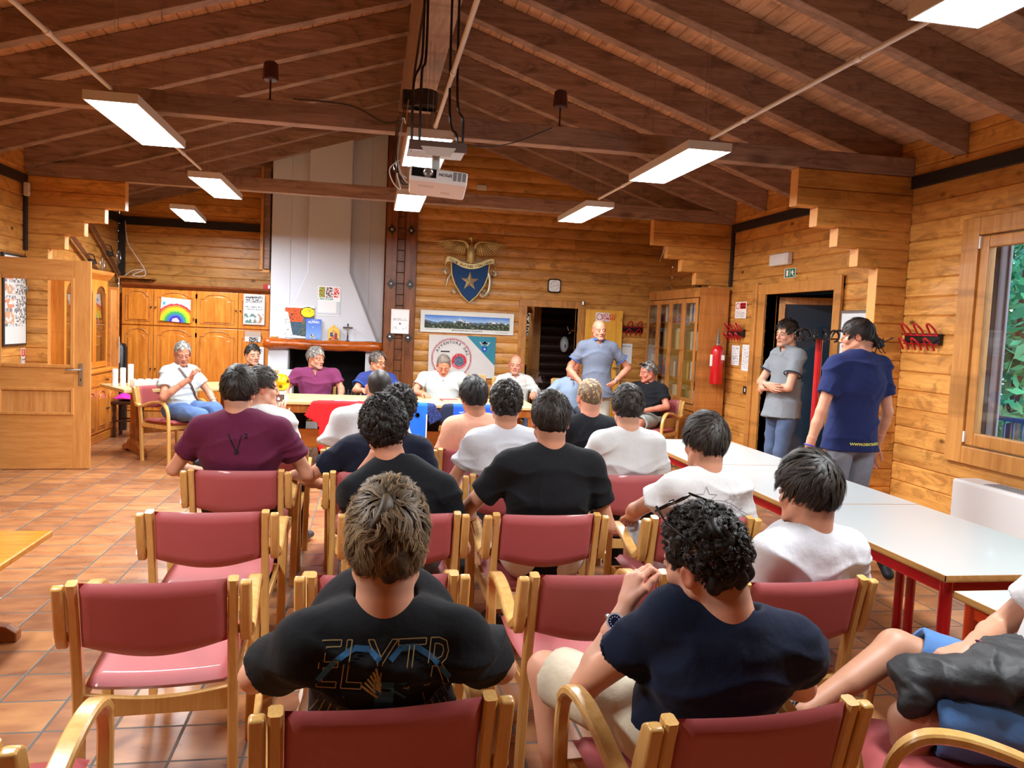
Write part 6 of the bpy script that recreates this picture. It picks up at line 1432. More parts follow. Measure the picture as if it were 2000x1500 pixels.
def hair_build(root, T, st, cap_par, seed, near):
    """st: dict(style, col, col2, top, side, n, L, w)"""
    R, c = T; r = np.random.default_rng(seed); top, side = st.get('top', .022), st.get('side', .010); fringe = st.get('front', .088)
    nape = st.get('nape', -.062)
    def zmin(x, y):
        xp = [-.13, -.06, -.035, -.022, .0, .012, .03, .05, .078, .13]; fp = [nape, nape+.004, -.02, .012, .036, .012, .012, .05, fringe, fringe]
        z = np.interp(y, xp, fp); return z + np.where(y < -.03, np.maximum(0, np.abs(x)-.040)*.6, 0) + st.get('recede', 0)*np.where(y > .02, 1, 0)
    lo, hi = c-.17, c+.17; F = Field(lo, hi, .0042 if near else .006); Fs = F
    q = lambda *p: R@np.array(p) + c
    F.ell(q(0,-.014,.040), (.075+side, .095+(side+top)*.5, .088+top), .02, R); F.ell(q(0,.026,.047), (.064+side*.8,.058+top*.3,.058+top*.9), .02, R); F.ell(q(0,-.03,-.012), (.062+side,.078+side*.7,.066), .02, R)
    X, Y, Z = F.P((slice(None),)*3); lx = (X-c[0])*R[0][0]+(Y-c[1])*R[1][0]+(Z-c[2])*R[2][0]; ly = (X-c[0])*R[0][1]+(Y-c[1])*R[1][1]+(Z-c[2])*R[2][1]; lz = (X-c[0])*R[0][2]+(Y-c[1])*R[1][2]+(Z-c[2])*R[2][2]
    mk = zmin(lx, ly) - lz
    if st['style'] == 'sides': mk = np.maximum(mk, lz - .062 + np.maximum(0, -ly-.05)*.2)
    tz_ = np.clip(-mk/.055, 0, 1); F.d = F.d + ((1-tz_)**1.5*(side*.95+.003)).astype(np.float32)
    k_ = .012; dd = mk*.8; hh = np.maximum(k_-np.abs(F.d-dd), 0)/k_; F.d = (np.maximum(F.d, dd) + hh*hh*k_*.25).astype(np.float32)
    V, Fc = F.mesh(2); nn = vnormals(V, Fc); L_ = (V-c)@R
    amp = {'curly': .017, 'tousled': .013, 'straight': .007, 'short': .007, 'buzz': .0008, 'sides': .001}.get(st['style'], .004)
    sc_ = {'curly': 45, 'tousled': 34, 'straight': 30}.get(st['style'], 40)
    V = V + nn*(wrinkle(L_, seed, (sc_*1.6, sc_, sc_*.8), 5)*amp*3.2*np.clip((L_[:,2]-nape)/.05, .15, 1))[:,None]
    A, B = LT(st['col'])*.5, LT(st.get('col2', st['col']))
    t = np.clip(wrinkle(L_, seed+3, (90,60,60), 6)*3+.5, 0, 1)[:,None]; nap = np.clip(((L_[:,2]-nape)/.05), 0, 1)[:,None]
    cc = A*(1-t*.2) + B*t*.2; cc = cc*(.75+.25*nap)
    if st['style'] in ('buzz',): cc = LT(st['col'])*(.85+.3*t)
    VV, FF, CC = [V], [Fc], [cc]
    n_ = st.get('n', 0)*(1 if near else 1)
    if n_:
        d = r.normal(size=(n_*3, 3)); d /= np.linalg.norm(d, axis=1)[:,None]; rad = np.array([.0775+side, .098+side*.6+top*.4, .090+top]); ctr = np.array([0,-.010,.040])
        p = d*rad + ctr; ok = p[:,2] > zmin(p[:,0], p[:,1]) + .004
        if st['style'] == 'sides': ok &= p[:,2] < .055
        p = p[ok][:n_]; m_ = len(p); G_ = max(20, int(m_/st.get('clump', 14))); wh = np.array(st.get('whorl', (.012,-.085,.10))); Ls = st.get('L', .04)*r.uniform(.6, 1.25, m_)*np.clip(.35 + (p[:,2]+.05)/.12, .35, 1.1)
        pts = [p]; segs = 5; cur = p.copy(); ph = r.uniform(0, 6.3, m_); cl = np.sin(p@np.array([70., 50., 60.]))*.8 + np.sin(p@np.array([-50., 90., 30.]))*.6
        for k in range(segs):
            nrm = (cur-ctr)/rad**2; nrm /= np.linalg.norm(nrm, axis=1)[:,None]
            fl = cur - wh; fl[:,2] -= .03; fl = fl - nrm*np.sum(fl*nrm, 1)[:,None]; fl /= np.linalg.norm(fl, axis=1)[:,None]+1e-9
            sw = np.cross(nrm, fl); a = cl*st.get('mess', .5) + (r.normal(size=m_)*st.get('mess', .5)*.5)
            if st['style'] == 'curly': a = a + 2.0*np.sin(ph + k*1.9)
            dirv = fl*np.cos(a)[:,None] + sw*np.sin(a)[:,None] + nrm*(st.get('lift', .25)*(1.3-k/segs*1.3))
            dirv /= np.linalg.norm(dirv, axis=1)[:,None]; cur = cur + dirv*(Ls/segs)[:,None]
            q0 = (cur-ctr)/(rad*1.0); ln = np.linalg.norm(q0, axis=1); lim = 1.0 - (1-np.clip((cur[:,2]-nape)/.06, 0, 1))*min(.16, side/.085); cur = np.where((ln < lim)[:,None], ctr + q0/ln[:,None]*rad*lim[:,None], cur); pts.append(cur.copy())
        pts = np.stack(pts, 1); g = pts[:G_]; near_ = np.empty(m_, int)
        for c0 in range(0, m_, 2000): near_[c0:c0+2000] = ((p[c0:c0+2000,None,:]-p[None,:G_,:])**2).sum(2).argmin(1)
        gg_ = g[near_]; rel = gg_ - gg_[:,:1]; own = pts[:,:1] + rel*r.uniform(.8, 1.1, (m_,1,1)); cw = np.array([0,.12,.28,.45,.62,.78])[None,:,None]*st.get('clumpy', 1.0)
        pts = own*(1-cw) + gg_*cw + (r.normal(size=(m_,1,3))*.0012)*np.arange(6)[None,:,None]*.4; gcol = r.uniform(.55, 1.45, G_)[near_][:,None,None]
        W_ = st.get('w', .002)*r.uniform(.6, 1.4, m_)
        tan = np.gradient(pts, axis=1); nr = (pts-ctr)/rad**2; sd = np.cross(tan, nr); sd /= np.linalg.norm(sd, axis=2)[:,:,None]+1e-9
        prof = np.array([1, 1, .9, .75, .5, .15])[None,:,None]; a = pts + sd*W_[:,None,None]*prof; b = pts - sd*W_[:,None,None]*prof
        vs = np.stack([a, b], 2).reshape(-1, 3); base = np.arange(m_)[:,None]*12
        f = np.stack([np.stack([base[:,0]+2*k, base[:,0]+2*k+1, base[:,0]+2*k+3, base[:,0]+2*k+2], 1) for k in range(5)], 1).reshape(-1, 4)
        tt = r.uniform(0, 1, (m_, 1, 1))**1.6; tip = np.array([0,.1,.25,.45,.7,.9])[None,:,None]*st.get('tip', .6)
        mixv = np.clip(tt*.6+tip*.6, 0, 1); hz = np.clip((pts[:,:,2:3]+.05)/.13, .35, 1)*1.0
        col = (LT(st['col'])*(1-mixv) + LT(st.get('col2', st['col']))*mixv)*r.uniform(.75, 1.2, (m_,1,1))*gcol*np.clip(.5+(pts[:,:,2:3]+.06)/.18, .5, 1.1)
        col = np.repeat(col[:,:,None,:], 2, 2).reshape(-1, 3)
        VV.append(vs@R.T + c); FF.append(f + len(V)); CC.append(col)
    if st.get('bun'):
        Fb = Field(c-.25, c+.25, .005); b0 = q(0,-.105,.0); b1 = q(*st['bun']); Fb.cone(b0, b1, .030, .020, .02); Fb.ell(b1, (.036,.032,.034), .01); V2, F2 = Fb.mesh(2); n2 = vnormals(V2, F2)
        V2 = V2 + n2*(wrinkle(V2, 5, (120,120,120), 6)*.016)[:,None]; VV.append(V2); FF.append(F2 + sum(len(x) for x in VV[:-1])); CC.append(np.tile(LT(st['col']), (len(V2), 1)))
        r2 = np.random.default_rng(9); ls = []
        for i in range(26):
            e = b1 + r2.normal(size=3)*.03; pp = bez([b1, b1+(e-b1)*.8, e, e + r2.normal(size=3)*.012 + np.array([0,0,-.012])], 3); mb = MB(); mb.tube(pp, [.004]*len(pp), 5); 
            vv = np.array(mb.v); ff = np.array([x for x in mb.f if len(x) == 4]); off = sum(len(x) for x in VV); VV.append(vv); FF.append(ff + off); CC.append(np.tile(LT(st['col2']), (len(vv), 1)))
    return fastmesh('hair', np.concatenate(VV), np.concatenate(FF), M['hair'], cap_par, np.concatenate(CC))
def ribs(a, b): return [a + (b-a)*t for t in (0, .5, 1)]
def person(label, loc, rz=0, top=1.28, sit=True, near=False, skin='#c98d72', shirt=('tee', '#e8e8ea'), pants=('trousers', '#3c4a68'), shoes=('#e8e6e2', '#2a2a2c'),
           hair=None, head=(0, 0, 0), w=1.0, lean=0.0, side=0.0, J=None, hands=None, beard=None, age=0, seed=1, headoff=(0,0,0), fat=0.0, group=None, hw=1.0, legs=True, twist=0.0, brow='#2a1c14', sleeve=.60, cuff=None, wr=1.0):
    rt = thing('person', label, 'person', (loc[0], loc[1], 0), math.radians(rz), group)
    nz = top - .275 - min(.03, (hair or {}).get('top', 0))   # base of the neck (top = top of the hair)
    pz = .565 if sit else nz - .52
    j = dict(pelvis=(0, .02, pz), waist=(side*.25, .0-lean*.3, pz+.14), chest=(side*.6, -.01-lean*.75, pz+(nz-pz)*.66), neck=(side, -.01-lean, nz))
    tw = math.radians(twist); cx_, sx_ = math.cos(tw), math.sin(tw)
    shw = .162*w
    for s, n_ in ((-1, 'L'), (1, 'R')):
        j['sh'+n_] = (side + s*shw*cx_, -.015-lean + s*shw*sx_, nz-.050)
        if sit:
            j['el'+n_] = (side*.7 + s*.262*w, -.01-lean*.6, nz-.33); j['wr'+n_] = (s*.15, .20, .69)
            j['hip'+n_] = (s*.09, .02, .56); j['kn'+n_] = (s*.13, .44, .535); j['an'+n_] = (s*.13, .45, .09)
        else:
            j['el'+n_] = (side + s*.25*w, -.03-lean, nz-.35); j['wr'+n_] = (side + s*.26*w, .03, nz-.60)
            j['hip'+n_] = (s*.09, .0, pz-.02); j['kn'+n_] = (s*.095, .03, .50*pz/.93); j['an'+n_] = (s*.10, -.01, .09)
        j['toe'+n_] = (j['an'+n_][0]*1.05, j['an'+n_][1]+.15, .035)
    for k, v in (J or {}).items(): j[k] = v
    j = {k: v3(v) for k, v in j.items()}
    up = unit(j['neck']-j['chest']); fw = unit(np.array([-sx_, cx_, 0.0])); rt_ = np.cross(fw, np.array([0,0,1.0]))
    hc = j['neck'] + v3(0, .030, .150) + v3(headoff); Rh = rotm(*head); T = (Rh, hc)
    S = LT(skin)
    h0 = .010 if near else .012
    def torso(F, g, k=.05, f=1.0):
        F.cone(j['pelvis'], j['waist'], .150+g+fat*.5, .140+g+fat, k, flat=(fw, .74*f)); F.cone(j['waist'], j['chest'], .140+g+fat, .158*w+g, k, flat=(fw, .72*f+fat))
        F.cone(j['chest'], j['neck']-v3(0,0,.085), .158*w+g, .125*w+g, k, flat=(fw, .66*f))
        for n_ in 'LR': F.cone(j['neck']-v3(0,0,.045), j['sh'+n_], .058+g, .056+g, .045); F.cone(j['neck']+v3(0,-.008,.012), j['neck']*.35+j['sh'+n_]*.65+v3(0,0,.0), .042+g*.8, .050+g*.8, .04)
    def armp(F, g=0):
        for n_ in 'LR':
            a, b, c_ = j['sh'+n_], j['el'+n_], j['wr'+n_]; m_ = b + (c_-b)*.3
            F.cone(a, a+(b-a)*.45, .054+g, .047+g, .03); F.cone(a+(b-a)*.45, b, .047+g, .038+g, .02); F.cone(b, m_, .038+g, .041+g, .02); F.cone(m_, c_, .041+g, .0245+g, .015)
    def legp(F, g=0, cut=None):
        for n_ in 'LR':
            a, b, c_ = j['hip'+n_], j['kn'+n_], j['an'+n_]; F.ell(a+v3(0,-.03 if sit else -.01,.0), ((.098 if sit else .076)+g,(.10 if sit else .088)+g,.095+g), .04)
            F.cone(a, b, .088+g, .058+g, .03, cut=None if not cut else (a+(b-a)*cut, b-a))
            if cut: continue
            bk_ = unit(np.cross(np.cross(c_-b, fw), c_-b))*-1; m_ = b+(c_-b)*.33
            F.cone(b, c_, .054+g, .036+g*1.25, .03); F.cone(b+(c_-b)*.1+bk_*.01, m_+(c_-b)*.2+bk_*.012, .046+g, .036+g, .03)
    pts = np.array([v for k, v in j.items() if not k.startswith('tilt')]); lo, hi = pts.min(0)-.19, pts.max(0)+.19
    Fb = Field(lo, hi, h0); torso(Fb, -.012); armp(Fb, -.0015); legp(Fb, -.006); Fb.cone(j['neck']-v3(0,0,.05), hc+Rh@v3(0,-.03,-.05), .050, .046, .03)
    Vb, Fcb = Fb.mesh(3); cb = np.tile(S, (len(Vb), 1)); VV, FF, CC = [Vb], [Fcb], [cb]; off = len(Vb)
    # head + neck
    Fh = Field(hc-.175, hc+.165, .0034 if near else .0040); nlo = j['neck']-v3(0,0,.05)
    Fh.cone(nlo, hc+Rh@v3(0,-.026,-.045), .064*w**.5, .058, .03); Fh.cone(nlo+v3(0,-.02,.0), hc+Rh@v3(0,-.055,-.02), .056, .050, .03); head_prims(Fh, T, hw)
    Vh, Fch = Fh.mesh(2); L_ = (Vh-hc)@Rh; x, y, z = L_[:,0], L_[:,1], L_[:,2]; ch = np.tile(S, (len(Vh), 1))
    def tint(m_, col, a): 
        nonlocal ch; m_ = (np.clip(m_, 0, 1)*a)[:,None]; ch = ch*(1-m_) + LT(col)*m_
    gz = lambda cx__, cy__, sx__, sy__: np.exp(-((np.abs(x)-cx__)/sx__)**2-((z-cy__)/sy__)**2)*(y > .03)
    tint(gz(.042, -.03, .022, .02), '#c4604e', .35); tint(gz(0, -.03, .014, .014)*(y > .09), '#c05a48', .35)
    tint((np.abs(x) > .074*hw)*(np.abs(z) < .04)*1.0, '#c8604c', .45)
    tint(gz(.031, .004, .020, .012), '#7a4434', .35); tint(((np.abs(x) < .024)*(np.abs(z+.063) < .0115)*(y > .075))*1.0, '#9c4a42', .65)
    tint(((np.abs(x) < .022)*(np.abs(z+.0628) < .003)*(y > .075))*1.0, '#5a2420', .8)
    tint(((np.abs(np.abs(x)-.031) < .0175)*(np.abs(z-.0265+np.maximum(0, np.abs(x)-.031)*.35) < .0048)*(y > .05))*1.0, brow, .85 if age < 2 else .5)
    if beard: tint(np.clip((-.028-z)/.02, 0, 1)*(y > .0)*(z > -.13)*np.where((np.abs(x) < .026)*(np.abs(z+.063) < .012), 0, 1)*(np.abs(x) < .08), beard[0], beard[1])
    if hair and hair['style'] in ('sides', 'buzz', 'short'): tint(np.clip((z-.03)/.02, 0, 1)*(y < .06), hair['col'], .18 if hair['style'] == 'sides' else .4)
    if hair: tint((np.clip((-.03-y)/.02, 0, 1)*np.clip((z+.085)/.02, 0, 1)*(z > -.09)), hair['col'], .35)
    if age: ch *= (1 - .06*age*np.clip(wrinkle(L_, seed, (60, 60, 160), 5)*2, 0, 1))[:,None]
    VV.append(Vh); FF.append(Fch + off); CC.append(ch); off += len(Vh)
    # hands
    hs = {'L': dict(), 'R': dict()}; hs.update(hands or {})
    for n_ in 'LR':
        hd = hs[n_]
        if hd is None: continue
        wv = j['wr'+n_]; d = unit(hd.get('d', wv - j['el'+n_])); nm = v3(hd.get('n', (0,0,-1))); sc_ = hd.get('s', 1.0)
        Fx = Field(wv-.22, wv+.22, .0038 if near else .0052); Fx.d[:] = .3; Fx.cone(j['el'+n_]*.35+wv*.65, wv, .0335, .0252, .01)
        hand_prims(Fx, wv, d, nm, hd.get('side', 1 if n_ == 'L' else -1), hd.get('curl', .45), scale=sc_*.97, thumb=hd.get('thumb', .6)); Vx, Fcx = Fx.mesh(1)
        cxx = np.tile(S, (len(Vx), 1)); t = np.clip(np.linalg.norm(Vx-wv, axis=1)/.15, 0, 1)[:,None]; cxx = cxx*(1-.22*t) + LT('#c46a58')*.22*t; VV.append(Vx); FF.append(Fcx + off); CC.append(cxx); off += len(Vx)
    body = fastmesh('body', np.concatenate(VV), np.concatenate(FF), M['skin'], rt, np.concatenate(CC))
    # eyes
    for s in (-1, 1):
        mb = MB(); mb.ball((0,0,0), .0112, 14, 10, col=lin('#e6e0da')); e = mb.v; 
        mb.c = [lin('#24160f') if np.mean([mb.v[i][1] for i in f]) > .0093 else lin('#b8b0a8') for f in mb.f]
        o = mb.build('eye', M['eye'], rt, smooth=True); lid = MB(); lid.ball((0,0,0), .0126, 16, 14); lid.f = [f for f in lid.f if not (-.0042 < np.mean([lid.v[i][2] for i in f]) < .0034 and np.mean([lid.v[i][1] for i in f]) > .002)]; lid.c = [tuple(S*np.array([.86,.78,.76]))]*len(lid.f); lid.build('eyelid', M['skin'], o, smooth=True, recalc=False); cc = hc + Rh@v3(s*.031, .0835, .0025); Mx = Matrix([list(Rh[i])+[cc[i]] for i in range(3)] + [[0,0,0,1]]); o.matrix_local = Mx
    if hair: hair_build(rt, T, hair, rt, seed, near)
    # shirt
    kind, scol = shirt; hs_ = .0075 if near else .0095; sh = np.array([j[k] for k in ('pelvis','waist','chest','neck','shL','shR','elL','elR') + (('wrL','wrR') if kind == 'long' else ())])
    Fs = Field(sh.min(0)-.21, sh.max(0)+.21, hs_); torso(Fs, .012 + .004*wr, .05, 1.04)
    Fs.cone(j['pelvis']+v3(0,0,-.02 if sit else -.16), j['waist'], (.168 if sit else .218)+fat*.6, (.158 if sit else .170)+fat, .04, flat=(fw, .78 if sit else .80))
    if not sit: Fs.cutplane(j['pelvis']+v3(0,0,-.125), (0,0,-1))
    for n_ in 'LR':
        a, b, c_ = j['sh'+n_], j['el'+n_], j['wr'+n_]; dv = unit(b-a)
        if kind == 'long': Fs.cone(a, b, .070, .054, .03); Fs.cone(b, b+(c_-b)*.88, .052, .038, .02, cut=(b+(c_-b)*.86, c_-b))
        else:
            e = a+(b-a)*sleeve; Fs.cone(a-dv*.01, e+(b-a)*.1, .064+.003*wr, .060+.010*wr, .03, cut=(e, dv)); Fs.cone(e+dv*.06, e+(b-a)*.02-dv*.012, .050, .050, .004, sub=True)
    nb = j['neck']; Fs.ell(nb+v3(0,.028,.055), (.070,.072,.060), .012, sub=True); Fs.cone(nb+v3(0,.01,-.03), nb+v3(0,.03,.10), .058, .064, .006, sub=True)
    if kind in ('polo', 'long'):
        Fs.ring(nb+v3(0,.006,.030), unit(v3(0,-.45,1)), .066, .010, .004); Fs.ring(nb+v3(0,.008,.020), unit(v3(0,-.45,1)), .073, .010, .004)
        Fs.cone(nb+v3(0,.085,.0), nb+v3(0,.135,-.07), .016, .006, .006, sub=True)
        for s in (-1, 1): Fs.cone(nb+v3(s*.055,.055,.010), nb+v3(s*.045,.098,-.035), .016, .010, .006)
    else: Fs.ring(nb+v3(0,.004,.014), unit(v3(0,-.42,1)), .0700, .0085, .006)
    if sit: Fs.cutplane((0,0,.475), (0,0,-1))
    Vs, Fcs = Fs.mesh(2); nn = vnormals(Vs, Fcs); am = .0085*wr
    Vs = Vs + nn*(folds(Vs, seed+5)*am*1.25 + folds(Vs, seed+15, 3, 15.0, (1.6,1,.7))*am*.6 + wrinkle(Vs, seed+6, (34, 30, 12))*am*.3 - am*.3)[:,None]*np.clip((nz+.01-Vs[:,2])/.05, 0, 1)[:,None]
    cm_ = cloth(scol); so = fastmesh({'tee': 't_shirt', 'polo': 'polo_shirt', 'long': 'shirt'}[kind], Vs, Fcs, cm_, rt)
    if cuff:                                               # contrasting collar and sleeve edges
        Fq = Field(sh.min(0)-.21, sh.max(0)+.21, .006)
        for n_ in 'LR': a, b = j['sh'+n_], j['el'+n_]; e = a+(b-a)*sleeve; Fq.ring(e-(b-a)*.02, unit(b-a), .072+.010*wr, .006, .002)
        if len(cuff) > 1: Fq.ring(nb+v3(0,.006,.034), unit(v3(0,-.45,1)), .067, .011, .004); Fq.ring(nb+v3(0,.008,.022), unit(v3(0,-.45,1)), .075, .011, .004); Fq.cone(nb+v3(0,.085,.0), nb+v3(0,.135,-.07), .018, .006, .006, sub=True)
        Vq, Fcq = Fq.mesh(1); fastmesh('collar_and_cuffs', Vq, Fcq, cloth(cuff[0]), so)
    # trousers
    pk, pc = pants; pp = np.array([j[k] for k in ('pelvis','hipL','hipR','knL','knR') + (('anL','anR') if pk == 'trousers' else ())])
    Fp = Field(pp.min(0)-.17, pp.max(0)+.17, .009 if near else .012); Fp.cone(j['pelvis']+v3(0,0,-.01), j['pelvis']+v3(0,0,.03), .150, .146, .04, flat=(fw, .80)); 
    if pk == 'shorts':
        for n_ in 'LR':
            a, b = j['hip'+n_], j['kn'+n_]; Fp.ell(a+v3(0,-.03,0), (.11,.11,.10), .04); Fp.cone(a, b+(b-a)*.1, .104, .088, .03, cut=(a+(b-a)*.86, b-a)); Fp.cone(a+(b-a)*.8, b+(b-a)*.2, .070, .074, .004, sub=True)
    else:
        legp(Fp, .013)
        if not sit: Fp.cutplane(j['pelvis']+v3(0,0,-.075), (0,0,1))
    if sit: Fp.cutplane((0,0,.462), (0,0,-1)) if pk == 'shorts' else None
    Vp, Fcp = Fp.mesh(2); nn = vnormals(Vp, Fcp); Vp = Vp + nn*(wrinkle(Vp, seed+9, (30, 14, 24))*.008 + folds(Vp, seed+8, 4, 13.0, (1,1,1))*.009)[:,None]
    fastmesh('shorts' if pk == 'shorts' else 'trousers', Vp, Fcp, cloth(pc, denim=True), rt)
    # shoes
    for n_ in 'LR':
        a, t_ = j['an'+n_], j['toe'+n_]; gd = unit((t_-a)*v3(1,1,0)) if np.linalg.norm((t_-a)[:2]) > .03 else fw; 
        tl = j.get('tilt'+n_); upv = v3(0,0,1.)
        if tl is not None: gd = unit(t_-a); upv = unit(tl)
        Fo = Field(a-.30, a+.30, .0065); hp = a - gd*.035 - upv*.045; tp = a + gd*.175 - upv*.052
        Fo.cone(hp, tp, .036, .040, .02, flat=(upv, .75)); Fo.cone(hp+upv*.03, a+gd*.08-upv*.02, .036, .032, .03); Fo.cone(hp+upv*.04, a+upv*.01, .035, .040, .02); Fo.cone(a+upv*.0, a+upv*.1, .036, .036, .004, sub=True)
        Fo.cutplane(a-upv*.083, -upv); Vo, Fco = Fo.mesh(1); zz = (Vo-a)@upv; co = np.where((zz < -.062)[:,None], LT(shoes[0]), LT(shoes[1])); fastmesh('shoe', Vo, Fco, M['shoe'], rt, co)
    return rt, so, T, j
def print_on(shirt, mb, c, n_, u, v, name, mat='cloth_print', off=.002, sub=0):
    """lay flat artwork (mb in the plane coordinates x, y) on the shirt by casting along -n"""
    bt_ = BVHTree.FromPolygons([tuple(x.co) for x in shirt.data.vertices], [tuple(p.vertices) for p in shirt.data.polygons])
    c = Vector(c); n_ = Vector(n_).normalized(); u = Vector(u).normalized(); v = Vector(v).normalized(); out = []
    for p in mb.v:
        o = c + u*p[0] + v*p[1] + n_*.4; h = bt_.ray_cast(o, -n_, .8)
        out.append(tuple(h[0] + n_*off) if h[0] else None)
    ok_ = [i for i, f in enumerate(mb.f) if all(out[k] is not None for k in f)]; mb.f, mb.c = [mb.f[i] for i in ok_], [mb.c[i] for i in ok_]; out = [o_ or (0, 0, .9) for o_ in out]
    mb.v = out; return mb.build(name, M[mat], shirt, recalc=False)
def line2(mb, pts, w, col, closed=False, n=6):
    """ribbon line in the artwork plane, subdivided"""
    P = []; pp = list(pts) + ([pts[0]] if closed else [])
    for a, b in zip(pp, pp[1:]): P += [(a[0]+(b[0]-a[0])*k/n, a[1]+(b[1]-a[1])*k/n) for k in range(n)]
    P.append(pp[-1])
    for a, b in zip(P, P[1:]):
        dx, dy = b[0]-a[0], b[1]-a[1]; L_ = math.hypot(dx, dy)+1e-9; nx, ny = -dy/L_*w/2, dx/L_*w/2
        mb.add([(a[0]+nx,a[1]+ny,0),(b[0]+nx,b[1]+ny,0),(b[0]-nx,b[1]-ny,0),(a[0]-nx,a[1]-ny,0)], [(0,1,2,3)], lin(col) if isinstance(col, str) else col)
def text_outline(mb, s_, cx_, cy_, size, col, w, shear=0, spread=1.0):
    """outlined capitals drawn as double strokes"""
    vs, fs = text_mesh(s_, size, 0); from collections import Counter
    ec = Counter(); 
    for f in fs:
        for a, b in zip(f, f[1:]+f[:1]): ec[(min(a, b), max(a, b))] += 1
    for (a, b), n_ in ec.items():
        if n_ == 1:
            A_, B_ = vs[a], vs[b]; line2(mb, [(cx_+A_[0]*spread+shear*A_[1], cy_+A_[1]), (cx_+B_[0]*spread+shear*B_[1], cy_+B_[1])], w, col, n=2)

DK = dict(col='#17120f', col2='#4a4038'); BR = dict(col='#1e1612', col2='#5a4a3e')
def H(style, **k):
    d = dict(style=style, col='#17120f', col2='#4a4038', top=.022, side=.010, n=1500, L=.045, w=.0022, mess=.35, lift=.22)
    d.update(k); return d
def cloc(k, dx=0, dy=0): return (spots[k][0]+dx, spots[k][1]+dy)
# ================================================================== THE AUDIENCE, seen from behind
SK1, SK2, SK3 = '#d39c80', '#c88f72', '#b97f62'
GA = 'young men seated in the rows of armchairs'
# front pair
r1, s1, T1, j1 = person('young man with tousled light brown hair in a black dragon print T-shirt, nearest the camera', (.05, 1.93), 0, 1.245, near=True, skin=SK1, shirt=('tee', '#101216'), pants=('shorts', '#d8d2c4'), w=1.0, wr=1.7, lean=.20, seed=21, group=GA,
    hair=H('tousled', col='#3a2c20', col2='#a08662', top=.028, side=.004, n=15000, L=.052, w=.0010, mess=.75, lift=.30, clumpy=.6, clump=9, tip=.9, nape=-.072), J=dict(chest=(0,-.085,.85), waist=(0,-.03,.70), elL=(-.295,-.04,.75), elR=(.295,-.04,.75), wrL=(-.20,.27,.64), wrR=(.20,.27,.64)), sleeve=.62, head=(-4, 4, 1))
r2, s2, T2, j2 = person('man in navy T-shirt, sunglasses on his dark hair, chin resting on his left hand', (.875, 1.91), 4, 1.20, near=True, skin=SK1, shirt=('tee', '#0d1830'), pants=('shorts', '#c9bfa8'), w=.98, wr=1.0, lean=.17, side=.0, seed=22, group=GA, twist=4,
    hair=H('curly', col='#120e0c', col2='#3c322a', top=.026, side=.005, n=9000, L=.026, w=.0012, mess=.7, lift=.45, nape=-.070), J=dict(shL=(-.135,-.12,.915), elL=(-.275,.10,.645), wrL=(-.155,.12,.855), elR=(.28,-.06,.68), wrR=(.12,.2,.62), knL=(-.28,.44,.545), anL=(-.24,.36,.09)), head=(26, 6, -9), headoff=(-.07,.015,-.005),
    hands=dict(L=dict(d=(.30,.22,.85), n=(.9,.15,-.35), curl=.95, side=-1), R=dict()), sleeve=.50, beard=('#4a3a34', .25), hw=1.0)
P3 = person('young man with thick dark hair in a plain white T-shirt beside the nearest white table', (1.535, 2.70), 8, 1.205, near=True, skin=SK2, shirt=('tee', '#cccdd2'), pants=('trousers', '#2c2e34'), w=1.0, wr=1.4, lean=.16, seed=23, group=GA,
    hair=H('straight', top=.034, side=.014, n=7500, L=.06, w=.0014, mess=.3, lift=.12, nape=-.040), head=(14, 4, 3), J={}, shoes=('#f0eeee', '#1a1a1c'))
P4_, s4, T4, j4 = person('young man with black curly hair in a loose black T-shirt leaning on his left hand', (.15, 3.56), 0, 1.215, near=True, skin=SK2, shirt=('tee', '#0e1116'), pants=('trousers', '#5a5c60'), w=1.12, wr=1.8, lean=.06, side=.0, seed=24, group=GA,
    hair=H('curly', col='#0d0a09', col2='#2e2822', top=.040, side=.026, n=6500, L=.034, w=.0018, mess=.6, lift=.35, nape=-.070), J=dict(elL=(-.24,.16,.76), wrL=(-.12,.16,.97), neck=(-.02,-.05,.96)), headoff=(-.055,.01,0), head=(4, 2, -8), hands=dict(L=dict(d=(.3,.1,.9), n=(.8,.3,0), curl=.9, side=-1), R=dict()))
P5 = person('broad shouldered man with short dark hair in a plain black T-shirt in the middle rows', (.815, 3.52), 0, 1.325, near=True, skin=SK2, shirt=('tee', '#121418'), pants=('shorts', '#e6e4e2'), w=1.12, wr=1.1, lean=.06, seed=25, group=GA,
    hair=H('short', top=.018, side=.010, n=6500, L=.03, w=.0014, mess=.4, lift=.1, whorl=(.01,-.075,.105)), J=dict(elL=(-.36,.05,.75), wrL=(-.30,.26,.66)), beard=('#5a4438', .2))
P6_, s6, T6, j6 = person('young man with dark hair in a white T-shirt printed with stars and outlined lettering', (1.56, 3.50), 4, 1.245, near=True, skin=SK2, shirt=('tee', '#cacbca'), pants=('shorts', '#b8c2cc'), w=.96, wr=1.4, lean=.05, seed=26, group=GA,
    hair=H('straight', top=.032, side=.015, n=5200, L=.055, w=.0015, mess=.25, lift=.1, nape=-.035), head=(12, 3, 2), J=dict(elL=(-.30,.05,.76), wrL=(-.22,.26,.68)))
P7_, s7, T7, j7 = person('muscular man in a maroon T-shirt with a small black V print', (-.67, 4.45), 0, 1.335, near=True, skin=SK1, shirt=('tee', '#5c1c3a'), pants=('trousers', '#26262c'), w=1.22, wr=.9, lean=.04, seed=27, group=GA,
    hair=H('short', top=.022, side=.011, n=5000, L=.045, w=.0016, mess=.3, lift=.12, nape=-.065), head=(-12, 0, 3), J=dict(elL=(-.355,.02,.76), elR=(.345,.03,.74), wrL=(-.24,.24,.70), wrR=(.22,.25,.68)), headoff=(-.02,0,0))
